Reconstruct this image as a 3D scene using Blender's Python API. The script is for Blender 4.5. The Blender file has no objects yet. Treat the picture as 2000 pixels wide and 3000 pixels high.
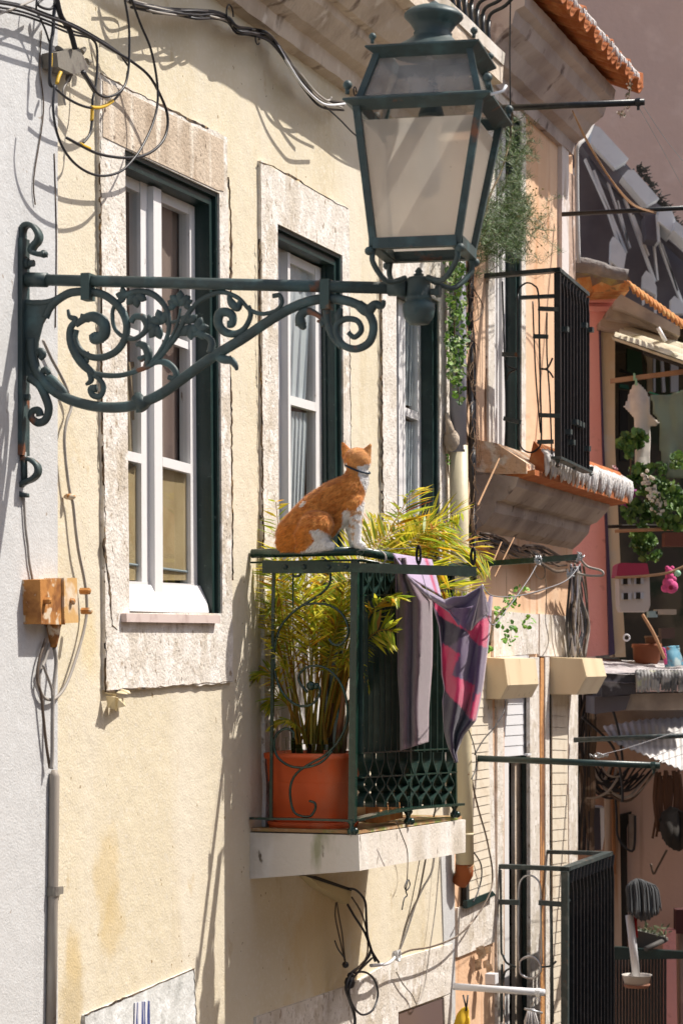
import bpy, math, random
from mathutils import Vector, Matrix, noise
from mathutils.geometry import tessellate_polygon
random.seed(7)
S = bpy.context.scene
COL = S.collection
# ---------------------------------------------------------------- camera
FPX, CX, YH = 7000.0, 1000.0, 1930.0
cam = bpy.data.cameras.new("camera"); camo = bpy.data.objects.new("camera", cam); COL.objects.link(camo)
camo.location = (0, 0, 0); camo.rotation_euler = (math.radians(90), 0, 0)
cam.sensor_width = 36; cam.sensor_fit = 'AUTO'; cam.lens = FPX / 3000 * 36
cam.shift_y = (YH - 1500) / 3000.0; cam.clip_start = .1; cam.clip_end = 400
cam.dof.use_dof = True; cam.dof.focus_distance = 8.6; cam.dof.aperture_fstop = 8.0
S.camera = camo
# ---------------------------------------------------------------- light
w = bpy.data.worlds.new("World"); S.world = w; w.use_nodes = True
nt = w.node_tree
sky = nt.nodes.new('ShaderNodeTexSky'); sky.sky_type = 'NISHITA'; sky.sun_disc = False
SUN = Vector((.557, .12, .8215)).normalized()
sky.sun_elevation = math.asin(SUN.z); sky.sun_rotation = math.atan2(SUN.x, SUN.y)
sky.air_density = 1.0; sky.dust_density = 3.0
nt.links.new(sky.outputs[0], nt.nodes['Background'].inputs[0]); nt.nodes['Background'].inputs[1].default_value = .108
sl = bpy.data.lights.new("sun", 'SUN'); sl.energy = 4.6; sl.angle = math.radians(.5); sl.color = (1, .95, .87)
so = bpy.data.objects.new("sun", sl); COL.objects.link(so); so.rotation_euler = SUN.to_track_quat('Z', 'Y').to_euler(); so.location = (6, 5, 12)
S.view_settings.view_transform = 'Standard'; S.view_settings.look = 'None'; S.view_settings.gamma = 1
S.view_settings.exposure = .45
# ---------------------------------------------------------------- frame of the facade: u along it (away), n out of it, z up
O = Vector((-.3265, 8.53, 0)); D = Vector((.3162, .9487, 0)).normalized(); N = Vector((D.y, -D.x, 0))
def P(u, wv, z): return O + D * u + N * wv + Vector((0, 0, z))
def ray(px, py): return Vector(((px - CX) / FPX, 1, (YH - py) / FPX))
def W(px, py, wv=0.0):
    r = ray(px, py); return r * ((wv + O.dot(N)) / r.dot(N))
def U(px, py, u):
    r = ray(px, py); return r * ((u + O.dot(D)) / r.dot(D))
def F(px, py, Y): return ray(px, py) * Y
def uz(p): return ((p - O).dot(D), p.z)
def uw(p): return ((p - O).dot(D), (p - O).dot(N), p.z)
def proj(p): return (CX + FPX * p.x / p.y, YH - FPX * p.z / p.y)
class Crop:
    def __init__(s, ox, oy, k): s.o = (ox, oy); s.k = k
    def __call__(s, pts): return [(s.o[0] + x / s.k, s.o[1] + y / s.k) for x, y in pts]
Z1 = Crop(0, 0, 2.24); Z2 = Crop(600, 0, 2.24); Z3 = Crop(1000, 0, 2.6133); Z4 = Crop(1400, 0, 2.6133)
Z5 = Crop(0, 600, 2.24); Z6 = Crop(500, 700, 2.24); Zb = Crop(1350, 750, 2.4123); Zc = Crop(700, 1250, 3.136)
Zs = Crop(0, 1400, 2.24); Zr = Crop(700, 1550, 2.0907); Zq = Crop(1300, 1550, 2.24); Zl = Crop(0, 2200, 1.96)
Zm = Crop(650, 2200, 1.96); Zn = Crop(1300, 2200, 2.24); Zt = Crop(1650, 1000, 2.3514); Z8 = Crop(1020, 1580, 3.5636)
Z7 = Crop(1020, 2050, 3.92); Zi = Crop(1100, 700, 2.94); Zp = Crop(1750, 850, 4.704); Zo = Crop(1740, 1850, 4.704)
Zv = Crop(730, 1600, 3.618); Zw = Crop(1680, 2300, 3.36)
# ---------------------------------------------------------------- materials
MATS = {}
def mat(name, col, rough=.7, layers=(), bump=(), metal=0, spec=.4, trans=0, attr=False, sheen=0):
    if name in MATS: return MATS[name]
    m = bpy.data.materials.new(name); m.use_nodes = True; n = m.node_tree.nodes; l = m.node_tree.links
    b = n['Principled BSDF']; out = n['Material Output']
    b.inputs['Roughness'].default_value = rough; b.inputs['Metallic'].default_value = metal
    b.inputs['Specular IOR Level'].default_value = spec
    tc = n.new('ShaderNodeTexCoord')
    if attr:
        a = n.new('ShaderNodeAttribute'); a.attribute_name = 'Col'; cur = a.outputs['Color']
    else:
        rgb = n.new('ShaderNodeRGB'); rgb.outputs[0].default_value = (*col, 1); cur = rgb.outputs[0]
    for k, (c2, scale, lo, hi, st, det) in enumerate(layers):
        mp = n.new('ShaderNodeMapping'); mp.inputs['Scale'].default_value = st; mp.inputs['Location'].default_value = (k * 3.7, k * 1.3, k * 2.1)
        l.new(tc.outputs['Object'], mp.inputs['Vector'])
        nz = n.new('ShaderNodeTexNoise'); nz.inputs['Scale'].default_value = scale; nz.inputs['Detail'].default_value = det
        l.new(mp.outputs[0], nz.inputs['Vector'])
        mr = n.new('ShaderNodeMapRange'); mr.inputs['From Min'].default_value = lo; mr.inputs['From Max'].default_value = hi
        l.new(nz.outputs[0], mr.inputs['Value'])
        mx = n.new('ShaderNodeMix'); mx.data_type = 'RGBA'; l.new(mr.outputs[0], mx.inputs['Factor'])
        l.new(cur, mx.inputs['A']); mx.inputs['B'].default_value = (*c2, 1); cur = mx.outputs['Result']
    l.new(cur, b.inputs['Base Color'])
    prev = None
    for (scale, strength, dist) in bump:
        nz = n.new('ShaderNodeTexNoise'); nz.inputs['Scale'].default_value = scale; nz.inputs['Detail'].default_value = 3
        l.new(tc.outputs['Object'], nz.inputs['Vector'])
        bp = n.new('ShaderNodeBump'); bp.inputs['Strength'].default_value = strength; bp.inputs['Distance'].default_value = dist
        l.new(nz.outputs[0], bp.inputs['Height'])
        if prev: l.new(prev, bp.inputs['Normal'])
        prev = bp.outputs[0]
    if prev: l.new(prev, b.inputs['Normal'])
    if sheen: b.inputs['Sheen Weight'].default_value = sheen
    if trans:
        t = n.new('ShaderNodeBsdfTranslucent'); l.new(cur, t.inputs['Color']); ms = n.new('ShaderNodeMixShader'); ms.inputs[0].default_value = trans
        l.new(b.outputs[0], ms.inputs[1]); l.new(t.outputs[0], ms.inputs[2]); l.new(ms.outputs[0], out.inputs['Surface'])
    MATS[name] = m; return m
def front(n, l, s):   # the fresnel node turns to total reflection on the inner face of a thin pane: use the outer face only
    ge = n.new('ShaderNodeNewGeometry'); i = n.new('ShaderNodeMath'); i.operation = 'SUBTRACT'; i.inputs[0].default_value = 1; l.new(ge.outputs['Backfacing'], i.inputs[1])
    k = n.new('ShaderNodeMath'); k.operation = 'MULTIPLY'; l.new(s, k.inputs[0]); l.new(i.outputs[0], k.inputs[1]); return k.outputs[0]
def glassmat(name, tint=(.9, .92, .92), rough=.0, refl=1.45):
    m = bpy.data.materials.new(name); m.use_nodes = True; n = m.node_tree.nodes; l = m.node_tree.links; n.clear()
    out = n.new('ShaderNodeOutputMaterial'); t = n.new('ShaderNodeBsdfTransparent'); t.inputs[0].default_value = (*tint, 1)
    g = n.new('ShaderNodeBsdfGlossy'); g.inputs['Roughness'].default_value = rough; g.inputs['Color'].default_value = (.9, .9, .9, 1)
    fr = n.new('ShaderNodeFresnel'); fr.inputs[0].default_value = refl; ms = n.new('ShaderNodeMixShader')
    l.new(front(n, l, fr.outputs[0]), ms.inputs[0]); l.new(t.outputs[0], ms.inputs[1]); l.new(g.outputs[0], ms.inputs[2]); l.new(ms.outputs[0], out.inputs[0])
    MATS[name] = m; return m
def dustyglass(name):
    m = bpy.data.materials.new(name); m.use_nodes = True; n = m.node_tree.nodes; l = m.node_tree.links; n.clear()
    out = n.new('ShaderNodeOutputMaterial'); t = n.new('ShaderNodeBsdfTransparent'); t.inputs[0].default_value = (.86, .85, .83, 1); d = n.new('ShaderNodeBsdfDiffuse'); d.inputs[0].default_value = (.55, .5, .45, 1)
    g = n.new('ShaderNodeBsdfGlossy'); g.inputs['Roughness'].default_value = .08; tc = n.new('ShaderNodeTexCoord'); nz = n.new('ShaderNodeTexNoise'); nz.inputs['Scale'].default_value = 9; nz.inputs['Detail'].default_value = 6; l.new(tc.outputs['Object'], nz.inputs['Vector'])
    mr = n.new('ShaderNodeMapRange'); mr.inputs['From Min'].default_value = .35; mr.inputs['From Max'].default_value = .75; mr.inputs['To Min'].default_value = .18; mr.inputs['To Max'].default_value = .62; l.new(nz.outputs[0], mr.inputs['Value'])
    ms = n.new('ShaderNodeMixShader'); l.new(mr.outputs[0], ms.inputs[0]); l.new(t.outputs[0], ms.inputs[1]); l.new(d.outputs[0], ms.inputs[2]); fr = n.new('ShaderNodeFresnel'); fr.inputs[0].default_value = 1.5; m2 = n.new('ShaderNodeMixShader'); l.new(front(n, l, fr.outputs[0]), m2.inputs[0]); l.new(ms.outputs[0], m2.inputs[1]); l.new(g.outputs[0], m2.inputs[2]); l.new(m2.outputs[0], out.inputs[0]); return m
V1 = (1, 1, 1); VS = (1, 1, .18); VS2 = (1.6, 1.6, .1)
cream = mat('cream_plaster', (.64, .56, .41), .9, [((.69, .62, .50), 2.2, .42, .68, VS, 5), ((.55, .45, .28), 3.4, .60, .80, VS, 6), ((.50, .38, .20), 9, .66, .80, (1, 1, .5), 6), ((.68, .61, .49), 60, .52, .7, V1, 3), ((.30, .22, .12), 38, .735, .75, V1, 2)], [(130, .42, .005), (18, .25, .012), (4, .3, .03)])
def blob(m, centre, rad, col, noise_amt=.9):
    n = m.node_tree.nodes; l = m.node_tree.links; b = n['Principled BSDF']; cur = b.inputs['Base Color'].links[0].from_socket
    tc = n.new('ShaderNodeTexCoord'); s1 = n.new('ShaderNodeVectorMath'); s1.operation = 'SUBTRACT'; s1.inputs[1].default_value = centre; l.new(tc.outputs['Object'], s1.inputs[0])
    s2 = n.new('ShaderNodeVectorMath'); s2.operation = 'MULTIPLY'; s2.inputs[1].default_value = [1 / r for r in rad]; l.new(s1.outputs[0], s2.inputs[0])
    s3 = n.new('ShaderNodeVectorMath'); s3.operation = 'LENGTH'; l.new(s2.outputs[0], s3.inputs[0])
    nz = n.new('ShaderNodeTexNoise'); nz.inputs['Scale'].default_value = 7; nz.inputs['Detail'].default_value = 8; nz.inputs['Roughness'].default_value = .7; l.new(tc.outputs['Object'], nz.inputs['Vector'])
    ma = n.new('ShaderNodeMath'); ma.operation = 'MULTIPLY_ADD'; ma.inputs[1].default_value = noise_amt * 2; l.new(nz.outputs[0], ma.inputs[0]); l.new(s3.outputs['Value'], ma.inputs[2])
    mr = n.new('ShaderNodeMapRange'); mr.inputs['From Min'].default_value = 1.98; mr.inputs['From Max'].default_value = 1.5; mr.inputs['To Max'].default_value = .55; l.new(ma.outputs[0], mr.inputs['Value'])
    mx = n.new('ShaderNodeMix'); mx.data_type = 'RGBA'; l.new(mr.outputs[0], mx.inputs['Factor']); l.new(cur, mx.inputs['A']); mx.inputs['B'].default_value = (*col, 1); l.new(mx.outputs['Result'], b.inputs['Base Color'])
B0 = P(0, 0, -5.6)
for (px_, py_, ru, rz, c_) in ((315, 2560, .10, .17, (.58, .44, .22)), (330, 2700, .10, .12, (.56, .42, .20)), (210, 2930, .09, .20, (.46, .34, .15)), (215, 2800, .07, .10, (.60, .46, .24)), (260, 1880, .08, .12, (.66, .52, .28)), (960, 2760, .5, .3, (.58, .42, .18))):  # last blob paints the mustard tone of the balcony shadow into the plaster
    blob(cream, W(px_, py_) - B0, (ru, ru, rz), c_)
whitep = mat('white_plaster', (.54, .535, .53), .9, [((.47, .465, .46), 3.5, .5, .72, VS, 5), ((.58, .58, .58), 50, .5, .7, V1, 3), ((.35, .30, .26), 34, .745, .755, V1, 2)], [(140, .5, .004), (8, .25, .02)])
stone = mat('pitted_white_stone', (.66, .605, .54), .85, [((.50, .43, .34), 5, .48, .7, (1, 1, .6), 7), ((.76, .71, .66), 16, .5, .62, V1, 6), ((.34, .27, .20), 42, .60, .70, (1, 1, .7), 5), ((.12, .09, .07), 75, .675, .71, (1, 1, .6), 4)], [(90, .7, .006), (22, .4, .01)])
stoneb = mat('stained_stone', (.52, .42, .32), .85, [((.30, .22, .15), 6, .5, .72, (1, 1, .6), 7), ((.68, .60, .50), 12, .55, .68, VS, 6), ((.13, .09, .06), 50, .63, .71, (1, 1, .6), 5)], [(90, .7, .006), (22, .4, .01)])
cornm = mat('cornice_plaster', (.62, .52, .42), .9, [((.40, .31, .23), 4, .48, .72, V1, 7), ((.16, .11, .08), 9, .60, .72, (1, 1, .4), 8), ((.72, .64, .55), 14, .56, .7, V1, 5)], [(60, .5, .006), (12, .4, .02)])
slabm = mat('slab_plaster', (.66, .60, .53), .9, [((.76, .73, .69), 5, .45, .65, VS, 5), ((.46, .40, .32), 4, .52, .68, (1, 1, .7), 8), ((.34, .33, .22), 9, .64, .74, (1, 1, .3), 8), ((.14, .11, .08), 26, .66, .72, (1, 1, .4), 6)], [(80, .5, .005), (14, .4, .01)])
orange = mat('orange_plaster', (.70, .44, .27), .9, [((.76, .54, .38), 3, .4, .7, VS, 5), ((.50, .22, .09), 7, .58, .75, VS, 6), ((.28, .14, .07), 22, .68, .76, VS, 5)], [(90, .5, .005), (9, .35, .02)])
pink = mat('pink_plaster', (.88, .43, .41), .9, [((.90, .47, .45), 3, .4, .7, V1, 4), ((.5, .2, .18), 14, .62, .8, V1, 5)], [(40, .4, .01)])
mauve = mat('mauve_plaster', (.76, .51, .40), .9, [((.68, .46, .37), 1.0, .4, .7, V1, 6), ((.80, .56, .45), 5, .55, .75, V1, 5)], [(15, .4, .02)])
gpaint = mat('dark_green_paint', (.010, .028, .026), .38, [((.02, .05, .045), 14, .5, .75, V1, 5), ((.10, .14, .12), 60, .66, .76, V1, 4)], [(120, .25, .002)], spec=.5)
gpaint2 = mat('worn_dark_green', (.012, .034, .027), .4, [((.03, .06, .05), 22, .52, .75, V1, 5), ((.16, .15, .11), 70, .70, .76, V1, 3)], [(160, .25, .001)], spec=.5)
bottle = mat('glossy_green_rail', (.008, .032, .022), .25, [((.03, .08, .055), 22, .52, .75, V1, 5), ((.13, .11, .07), 80, .70, .76, V1, 3)], [(160, .25, .001)], spec=.6)
lampm = mat('blue_green_lamp_paint', (.046, .066, .064), .5, [((.07, .125, .128), 16, .5, .75, V1, 6), ((.020, .045, .05), 28, .58, .75, V1, 5), ((.20, .08, .04), 11, .66, .72, V1, 8)], [(90, .3, .003)])
blackm = mat('black_iron', (.012, .013, .015), .4, [((.04, .04, .042), 30, .55, .8, V1, 4), ((.10, .05, .03), 40, .70, .76, V1, 4)], [(140, .3, .002)])
ironm = mat('grey_green_iron', (.035, .05, .05), .45, [((.10, .11, .105), 25, .5, .75, V1, 5), ((.14, .06, .03), 30, .66, .74, V1, 4)], [(120, .4, .003)])
whitew = mat('white_wood_paint', (.74, .72, .71), .5, [((.62, .58, .55), 12, .58, .75, (1, 1, .3), 6), ((.30, .24, .19), 40, .71, .745, (1, 1, .3), 5)], [(50, .25, .003)])
glass = glassmat('window_glass', refl=1.5)
frost = mat('frosted_lamp_glass', (.92, .88, .82), .45, [((.80, .75, .68), 7, .42, .75, V1, 4), ((.24, .19, .16), 40, .70, .78, V1, 4)], (), trans=.7, spec=.5)
def _fr():
    m = frost; n = m.node_tree.nodes; l = m.node_tree.links; o = n['Material Output']; s = o.inputs['Surface'].links[0].from_socket
    r = n.new('ShaderNodeBsdfRefraction'); r.inputs['Roughness'].default_value = .35; r.inputs['IOR'].default_value = 1.04; r.inputs['Color'].default_value = (.92, .89, .86, 1)
    x = n.new('ShaderNodeMixShader'); x.inputs[0].default_value = .55; l.new(s, x.inputs[1]); l.new(r.outputs[0], x.inputs[2]); l.new(x.outputs[0], o.inputs['Surface'])
_fr()
wirem = mat('black_cable', (.012, .012, .016), .45, (), (), spec=.5)
greyc = mat('grey_cable', (.30, .27, .24), .6, [((.42, .38, .34), 15, .5, .7, V1, 3)], ())
brownc = mat('brown_cable', (.10, .07, .05), .6, [((.35, .28, .22), 9, .55, .65, V1, 3)], ())
rust = mat('rusty_metal', (.46, .20, .05), .75, [((.22, .08, .02), 22, .45, .65, V1, 6), ((.62, .50, .36), 26, .56, .62, V1, 5)], [(60, .5, .004)])
greybox = mat('grey_metal_box', (.20, .18, .15), .7, [((.11, .09, .08), 25, .5, .7, V1, 5)], [(70, .4, .004)])
yellowt = mat('yellow_tape', (.62, .38, .03), .5)
terra = mat('terracotta_plastic', (.70, .115, .028), .5, [((.64, .20, .10), 6, .5, .72, (1, 1, .5), 7), ((.35, .05, .02), 14, .62, .8, V1, 5)], [(50, .15, .003)])
tile = mat('clay_roof_tile', (.38, .11, .03), .85, [((.50, .20, .07), 16, .5, .7, V1, 5), ((.24, .08, .03), 10, .58, .75, V1, 6)], [(60, .6, .006)])
lichen = mat('lichen_and_lit_tile', (.62, .58, .55), .9, [((.74, .73, .72), 30, .48, .65, V1, 6), ((.26, .21, .18), 24, .58, .7, VS, 7), ((.42, .17, .07), 30, .66, .75, V1, 5)], [(70, .8, .008)])
mosst = mat('mossy_orange_tile', (.50, .20, .06), .85, [((.55, .33, .12), 20, .48, .65, V1, 5), ((.16, .12, .05), 26, .58, .7, V1, 6)], [(70, .6, .006)])
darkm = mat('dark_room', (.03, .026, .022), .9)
roomm = mat('room_wall', (.50, .36, .28), .9, [((.40, .27, .2), 2, .4, .6, V1, 3)])
curt = mat('white_curtain', (.85, .86, .88), .9, (), [(80, .2, .003)], trans=.35)
whitepl = mat('white_plastic', (.72, .72, .74), .4)
boxm = mat('beige_metal', (.70, .57, .38), .5, [((.60, .46, .29), 4, .45, .7, VS, 6), ((.30, .22, .14), 30, .70, .74, V1, 4), ((.46, .34, .2), 8, .62, .72, VS2, 6)], [(20, .1, .003)])
creampipe = mat('cream_pipe_paint', (.66, .57, .38), .5, [((.50, .40, .24), 10, .55, .7, VS, 5), ((.24, .10, .04), 14, .70, .73, V1, 6)], [(40, .3, .003)])
greypipe = mat('grey_pvc_pipe', (.33, .32, .36), .45, [((.26, .25, .28), 8, .5, .7, VS, 4)])
leafy = mat('palm_leaflet', (.2, .3, .03), .45, [], (), attr=True, trans=.5)
leafg = mat('green_leaf', (.05, .12, .02), .5, [], (), attr=True, trans=.25)
woodm = mat('weathered_wood', (.42, .23, .12), .8, [((.30, .15, .08), 9, .45, .7, (1, 1, .2), 5)], [(60, .3, .003)])
concrete = mat('street_paving', (.34, .31, .28), .9, [((.26, .24, .22), 3, .4, .6, V1, 5)], [(20, .4, .01)])
# ---------------------------------------------------------------- mesh builder
class MB:
    def __init__(s): s.v = []; s.f = []; s.m = []; s.c = None
    def add(s, vs, fs, mi=0, col=None):
        o = len(s.v); s.v.extend(vs); s.f.extend([tuple(i + o for i in f) for f in fs]); s.m.extend([mi] * len(fs))
        if col is not None:
            if s.c is None: s.c = []
            s.c.extend([col] * len(vs) if not isinstance(col, list) else col)
        return s
    def slab(s, poly, off, mi=0):      # polygon pushed along a vector: real thickness
        n = len(poly); off = Vector(off); vs = list(poly) + [p + off for p in poly]
        tri = tessellate_polygon([poly]) if n > 4 else ([(0, 1, 2, 3)] if n == 4 else [(0, 1, 2)])
        fs = [tuple(t) for t in tri] + [tuple(i + n for i in reversed(t)) for t in tri]
        fs += [(i, i + n, (i + 1) % n + n, (i + 1) % n) for i in range(n)]
        return s.add(vs, fs, mi)
    def box(s, c, ax, ay, az, mi=0):   # centre and three half axes
        c = Vector(c); vs = [c + ax * i + ay * j + az * k for i in (-1, 1) for j in (-1, 1) for k in (-1, 1)]
        return s.add(vs, [(0, 1, 3, 2), (4, 6, 7, 5), (0, 4, 5, 1), (2, 3, 7, 6), (0, 2, 6, 4), (1, 5, 7, 3)], mi)
    def ubox(s, u0, u1, w0, w1, z0, z1, mi=0):
        return s.box(P((u0 + u1) / 2, (w0 + w1) / 2, (z0 + z1) / 2), D * (abs(u1 - u0) / 2), N * (abs(w1 - w0) / 2), Vector((0, 0, abs(z1 - z0) / 2)), mi)
    def tube(s, path, r, seg=8, mi=0, cap=True, flat=None):
        n = len(path); rs = r if isinstance(r, (list, tuple)) else [r] * n
        if len(rs) != n: rs = [rs[0] + (rs[-1] - rs[0]) * i / (n - 1) for i in range(n)] if len(rs) == 2 else [rs[min(len(rs) - 1, int(i * len(rs) / n))] for i in range(n)]
        t0 = (path[1] - path[0]).normalized(); a = t0.cross(Vector((.13, .31, .94))).normalized(); o = len(s.v); vs = []; fs = []
        for i, p in enumerate(path):
            t = (path[min(i + 1, n - 1)] - path[max(i - 1, 0)])
            if t.length < 1e-9: t = t0
            t = t.normalized(); a = (a - t * a.dot(t))
            if a.length < 1e-6: a = t.orthogonal()
            a.normalize(); b = t.cross(a)
            for k in range(seg):
                th = 2 * math.pi * k / seg; v = a * math.cos(th) * rs[i] + b * math.sin(th) * rs[i]
                if flat is not None: v = v + flat[0] * (v.dot(flat[0]) * (flat[1] - 1))
                vs.append(p + v)
        for i in range(n - 1):
            for k in range(seg): fs.append((i * seg + k, i * seg + (k + 1) % seg, (i + 1) * seg + (k + 1) % seg, (i + 1) * seg + k))
        if cap: fs += [tuple(range(seg))[::-1], tuple((n - 1) * seg + k for k in range(seg))]
        return s.add(vs, fs, mi)
    def strap(s, path, axis, wd, th, mi=0):   # flat iron bent along a path, wide along axis
        n = len(path); vs = []; fs = []
        for i, p in enumerate(path):
            t = (path[min(i + 1, n - 1)] - path[max(i - 1, 0)]).normalized(); b = t.cross(axis).normalized()
            vs += [p + axis * wd / 2 + b * th / 2, p + axis * wd / 2 - b * th / 2, p - axis * wd / 2 - b * th / 2, p - axis * wd / 2 + b * th / 2]
        for i in range(n - 1):
            for k in range(4): fs.append((i * 4 + k, i * 4 + (k + 1) % 4, i * 4 + 4 + (k + 1) % 4, i * 4 + 4 + k))
        fs += [(3, 2, 1, 0), (n * 4 - 4, n * 4 - 3, n * 4 - 2, n * 4 - 1)]
        return s.add(vs, fs, mi)
    def lathe(s, c, prof, seg=24, axis=Vector((0, 0, 1)), mi=0, sq=None, rot=None):
        c = Vector(c); ax = axis.normalized(); a = ax.orthogonal().normalized() if rot is None else rot; b = ax.cross(a); vs = []; fs = []
        for r, h in prof:
            for k in range(seg):
                th = 2 * math.pi * k / seg; cx, cy = math.cos(th), math.sin(th)
                if sq: q = (abs(cx) ** sq + abs(cy) ** sq) ** (-1 / sq); cx *= q; cy *= q
                vs.append(c + a * cx * r + b * cy * r + ax * h)
        for i in range(len(prof) - 1):
            for k in range(seg): fs.append((i * seg + k, i * seg + (k + 1) % seg, (i + 1) * seg + (k + 1) % seg, (i + 1) * seg + k))
        fs += [tuple(range(seg))[::-1], tuple((len(prof) - 1) * seg + k for k in range(seg))]
        return s.add(vs, fs, mi)
    def ball(s, c, r, seg=10, sc=(1, 1, 1), mi=0):
        c = Vector(c); vs = []; fs = []; m = seg // 2
        for i in range(m + 1):
            ph = math.pi * i / m
            for k in range(seg):
                th = 2 * math.pi * k / seg
                vs.append(c + Vector((math.sin(ph) * math.cos(th) * r * sc[0], math.sin(ph) * math.sin(th) * r * sc[1], math.cos(ph) * r * sc[2])))
        for i in range(m):
            for k in range(seg): fs.append((i * seg + k, (i + 1) * seg + k, (i + 1) * seg + (k + 1) % seg, i * seg + (k + 1) % seg))
        return s.add(vs, fs, mi)
    def leaf(s, base, tip, side, wd, col=None, mi=0, bend=0.0, up=Vector((0, 0, 1))):
        d = tip - base; m1 = base + d * .35 + up * bend * d.length * .6; m2 = base + d * .7 + up * bend * d.length * .5
        vs = [base, m1 + side * wd, m1 - side * wd, m2 + side * wd * .7, m2 - side * wd * .7, tip]
        return s.add(vs, [(0, 1, 2), (1, 3, 4, 2), (3, 5, 4)], mi, col)
    def grid(s, rows, mi=0, col=None):
        nr = len(rows); nc = len(rows[0]); vs = [p for r in rows for p in r]
        fs = [(i * nc + j, i * nc + j + 1, (i + 1) * nc + j + 1, (i + 1) * nc + j) for i in range(nr - 1) for j in range(nc - 1)]
        return s.add(vs, fs, mi, col)
    def ring(s, outer, inner, w0, w1, wi=None, mi=0):  # plate with openings in the facade plane; outer/inner lists of (u,z)
        inner = inner or []
        loops = [outer] + inner
        fl = [Vector((a, b, 0)) for lp in loops for a, b in lp]; tri = tessellate_polygon([[Vector((a, b, 0)) for a, b in lp] for lp in loops])
        s.add([P(p.x, w1, p.y) for p in fl], [tuple(t) for t in tri], mi)
        for q, lp in enumerate(loops):
            n = len(lp); lo = w0 if q == 0 else (wi if wi is not None else w0)
            vs = [P(a, w1, b) for a, b in lp] + [P(a, lo, b) for a, b in lp]
            s.add(vs, [(i, (i + 1) % n, (i + 1) % n + n, i + n) for i in range(n)], mi)
        return s
def smooth(pts, k=6, closed=False):
    pts = [Vector(p) for p in pts]; out = []; n = len(pts)
    for i in range(n - 1):
        p0 = pts[max(i - 1, 0)]; p1 = pts[i]; p2 = pts[i + 1]; p3 = pts[min(i + 2, n - 1)]
        for j in range(k):
            t = j / k; out.append(.5 * ((2 * p1) + (p2 - p0) * t + (2 * p0 - 5 * p1 + 4 * p2 - p3) * t * t + (3 * p1 - p0 - 3 * p2 + p3) * t ** 3))
    out.append(pts[-1]); return out
def lerp(a, b, t): return a + (b - a) * t
BASE = {}
def thing(name, label, cat, loc=None, group=None, kind=None):
    o = bpy.data.objects.new(name, None); COL.objects.link(o); o.location = loc if loc is not None else (0, 0, 0); o.empty_display_size = .1
    o['label'] = label; o['category'] = cat
    if group: o['group'] = group
    if kind: o['kind'] = kind
    BASE[o.name] = Vector(o.location); return o
def part(mb, name, mats, parent, sm=False, label=None):
    base = BASE[parent.name]; me = bpy.data.meshes.new(name)
    me.from_pydata([tuple(v - base) for v in mb.v], [], mb.f)
    for m in (mats if isinstance(mats, (list, tuple)) else [mats]): me.materials.append(m)
    me.polygons.foreach_set('material_index', mb.m)
    if sm: me.polygons.foreach_set('use_smooth', [True] * len(mb.f))
    if mb.c: fillcol(me, mb.c)
    me.validate(); me.update()
    o = bpy.data.objects.new(name, me); COL.objects.link(o); o.parent = parent; BASE[o.name] = base
    if label: o['label'] = label
    return o
def fillcol(me, cols):
    a = me.color_attributes.new('Col', 'FLOAT_COLOR', 'POINT')
    a.data.foreach_set('color', [x for c in cols for x in (c[0], c[1], c[2], 1.0)])
def solo(mb, name, mats, label, cat, group=None, kind=None, sm=False):
    xs = [v.x for v in mb.v]; ys = [v.y for v in mb.v]; zs = [v.z for v in mb.v]
    base = Vector(((min(xs) + max(xs)) / 2, (min(ys) + max(ys)) / 2, min(zs))); me = bpy.data.meshes.new(name)
    me.from_pydata([tuple(v - base) for v in mb.v], [], mb.f)
    for m in (mats if isinstance(mats, (list, tuple)) else [mats]): me.materials.append(m)
    me.polygons.foreach_set('material_index', mb.m)
    if sm: me.polygons.foreach_set('use_smooth', [True] * len(mb.f))
    if mb.c: fillcol(me, mb.c)
    me.validate(); me.update()
    o = bpy.data.objects.new(name, me); COL.objects.link(o); o.location = base; BASE[o.name] = base
    if label: o['label'] = label
    if cat: o['category'] = cat
    if group: o['group'] = group
    if kind: o['kind'] = kind
    return o
def WU(pts, wv=0.0): return [uz(W(x, y, wv)) for x, y in pts]
def wpoly(mb, pts, wv, back=.02, mi=0): return mb.slab([W(x, y, wv) for x, y in pts], -N * back, mi)
def upoly(mb, pts, u, th=.01, mi=0): return mb.slab([U(x, y, u) for x, y in pts], D * th, mi)
def fpoly(mb, pts, Y, th=.05, mi=0): return mb.slab([F(x, y, Y) for x, y in pts], Vector((0, th, 0)), mi)
def crackline(mb, pts, wv, wd, mi=0, seed=0):    # jagged dark gap between render and stone
    rnd = random.Random(seed); pp = []
    for i in range(len(pts) - 1):
        n = max(2, int(math.dist(pts[i], pts[i + 1]) / 12))
        for k in range(n): t = k / n; pp.append((lerp(pts[i][0], pts[i + 1][0], t) + rnd.uniform(-2, 2), lerp(pts[i][1], pts[i + 1][1], t) + rnd.uniform(-2, 2)))
    pp.append(pts[-1]); L = [W(x, y, wv) for x, y in pp]; vs = []; cur = .5
    for i, p in enumerate(L):
        t = (L[min(i + 1, len(L) - 1)] - L[max(i - 1, 0)]).normalized(); b = t.cross(N); cur = min(1, max(0.02, cur + rnd.uniform(-.45, .45))); hw = wd * max(0, cur - .3) ** 1.4 * 1.1 + .0002
        vs += [p + b * hw, p - b * hw, p - b * hw * .6 - N * .006, p + b * hw * .6 - N * .006]
    fs = []
    for i in range(len(L) - 1):
        for k in range(4): fs.append((i * 4 + k, i * 4 + (k + 1) % 4, i * 4 + 4 + (k + 1) % 4, i * 4 + 4 + k))
    mb.add(vs, fs, mi)
crackm = mat('crack_dark', (.15, .10, .06), .95, [((.02, .012, .008), 25, .45, .6, V1, 4), ((.42, .26, .10), 18, .62, .7, V1, 4)])
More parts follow.
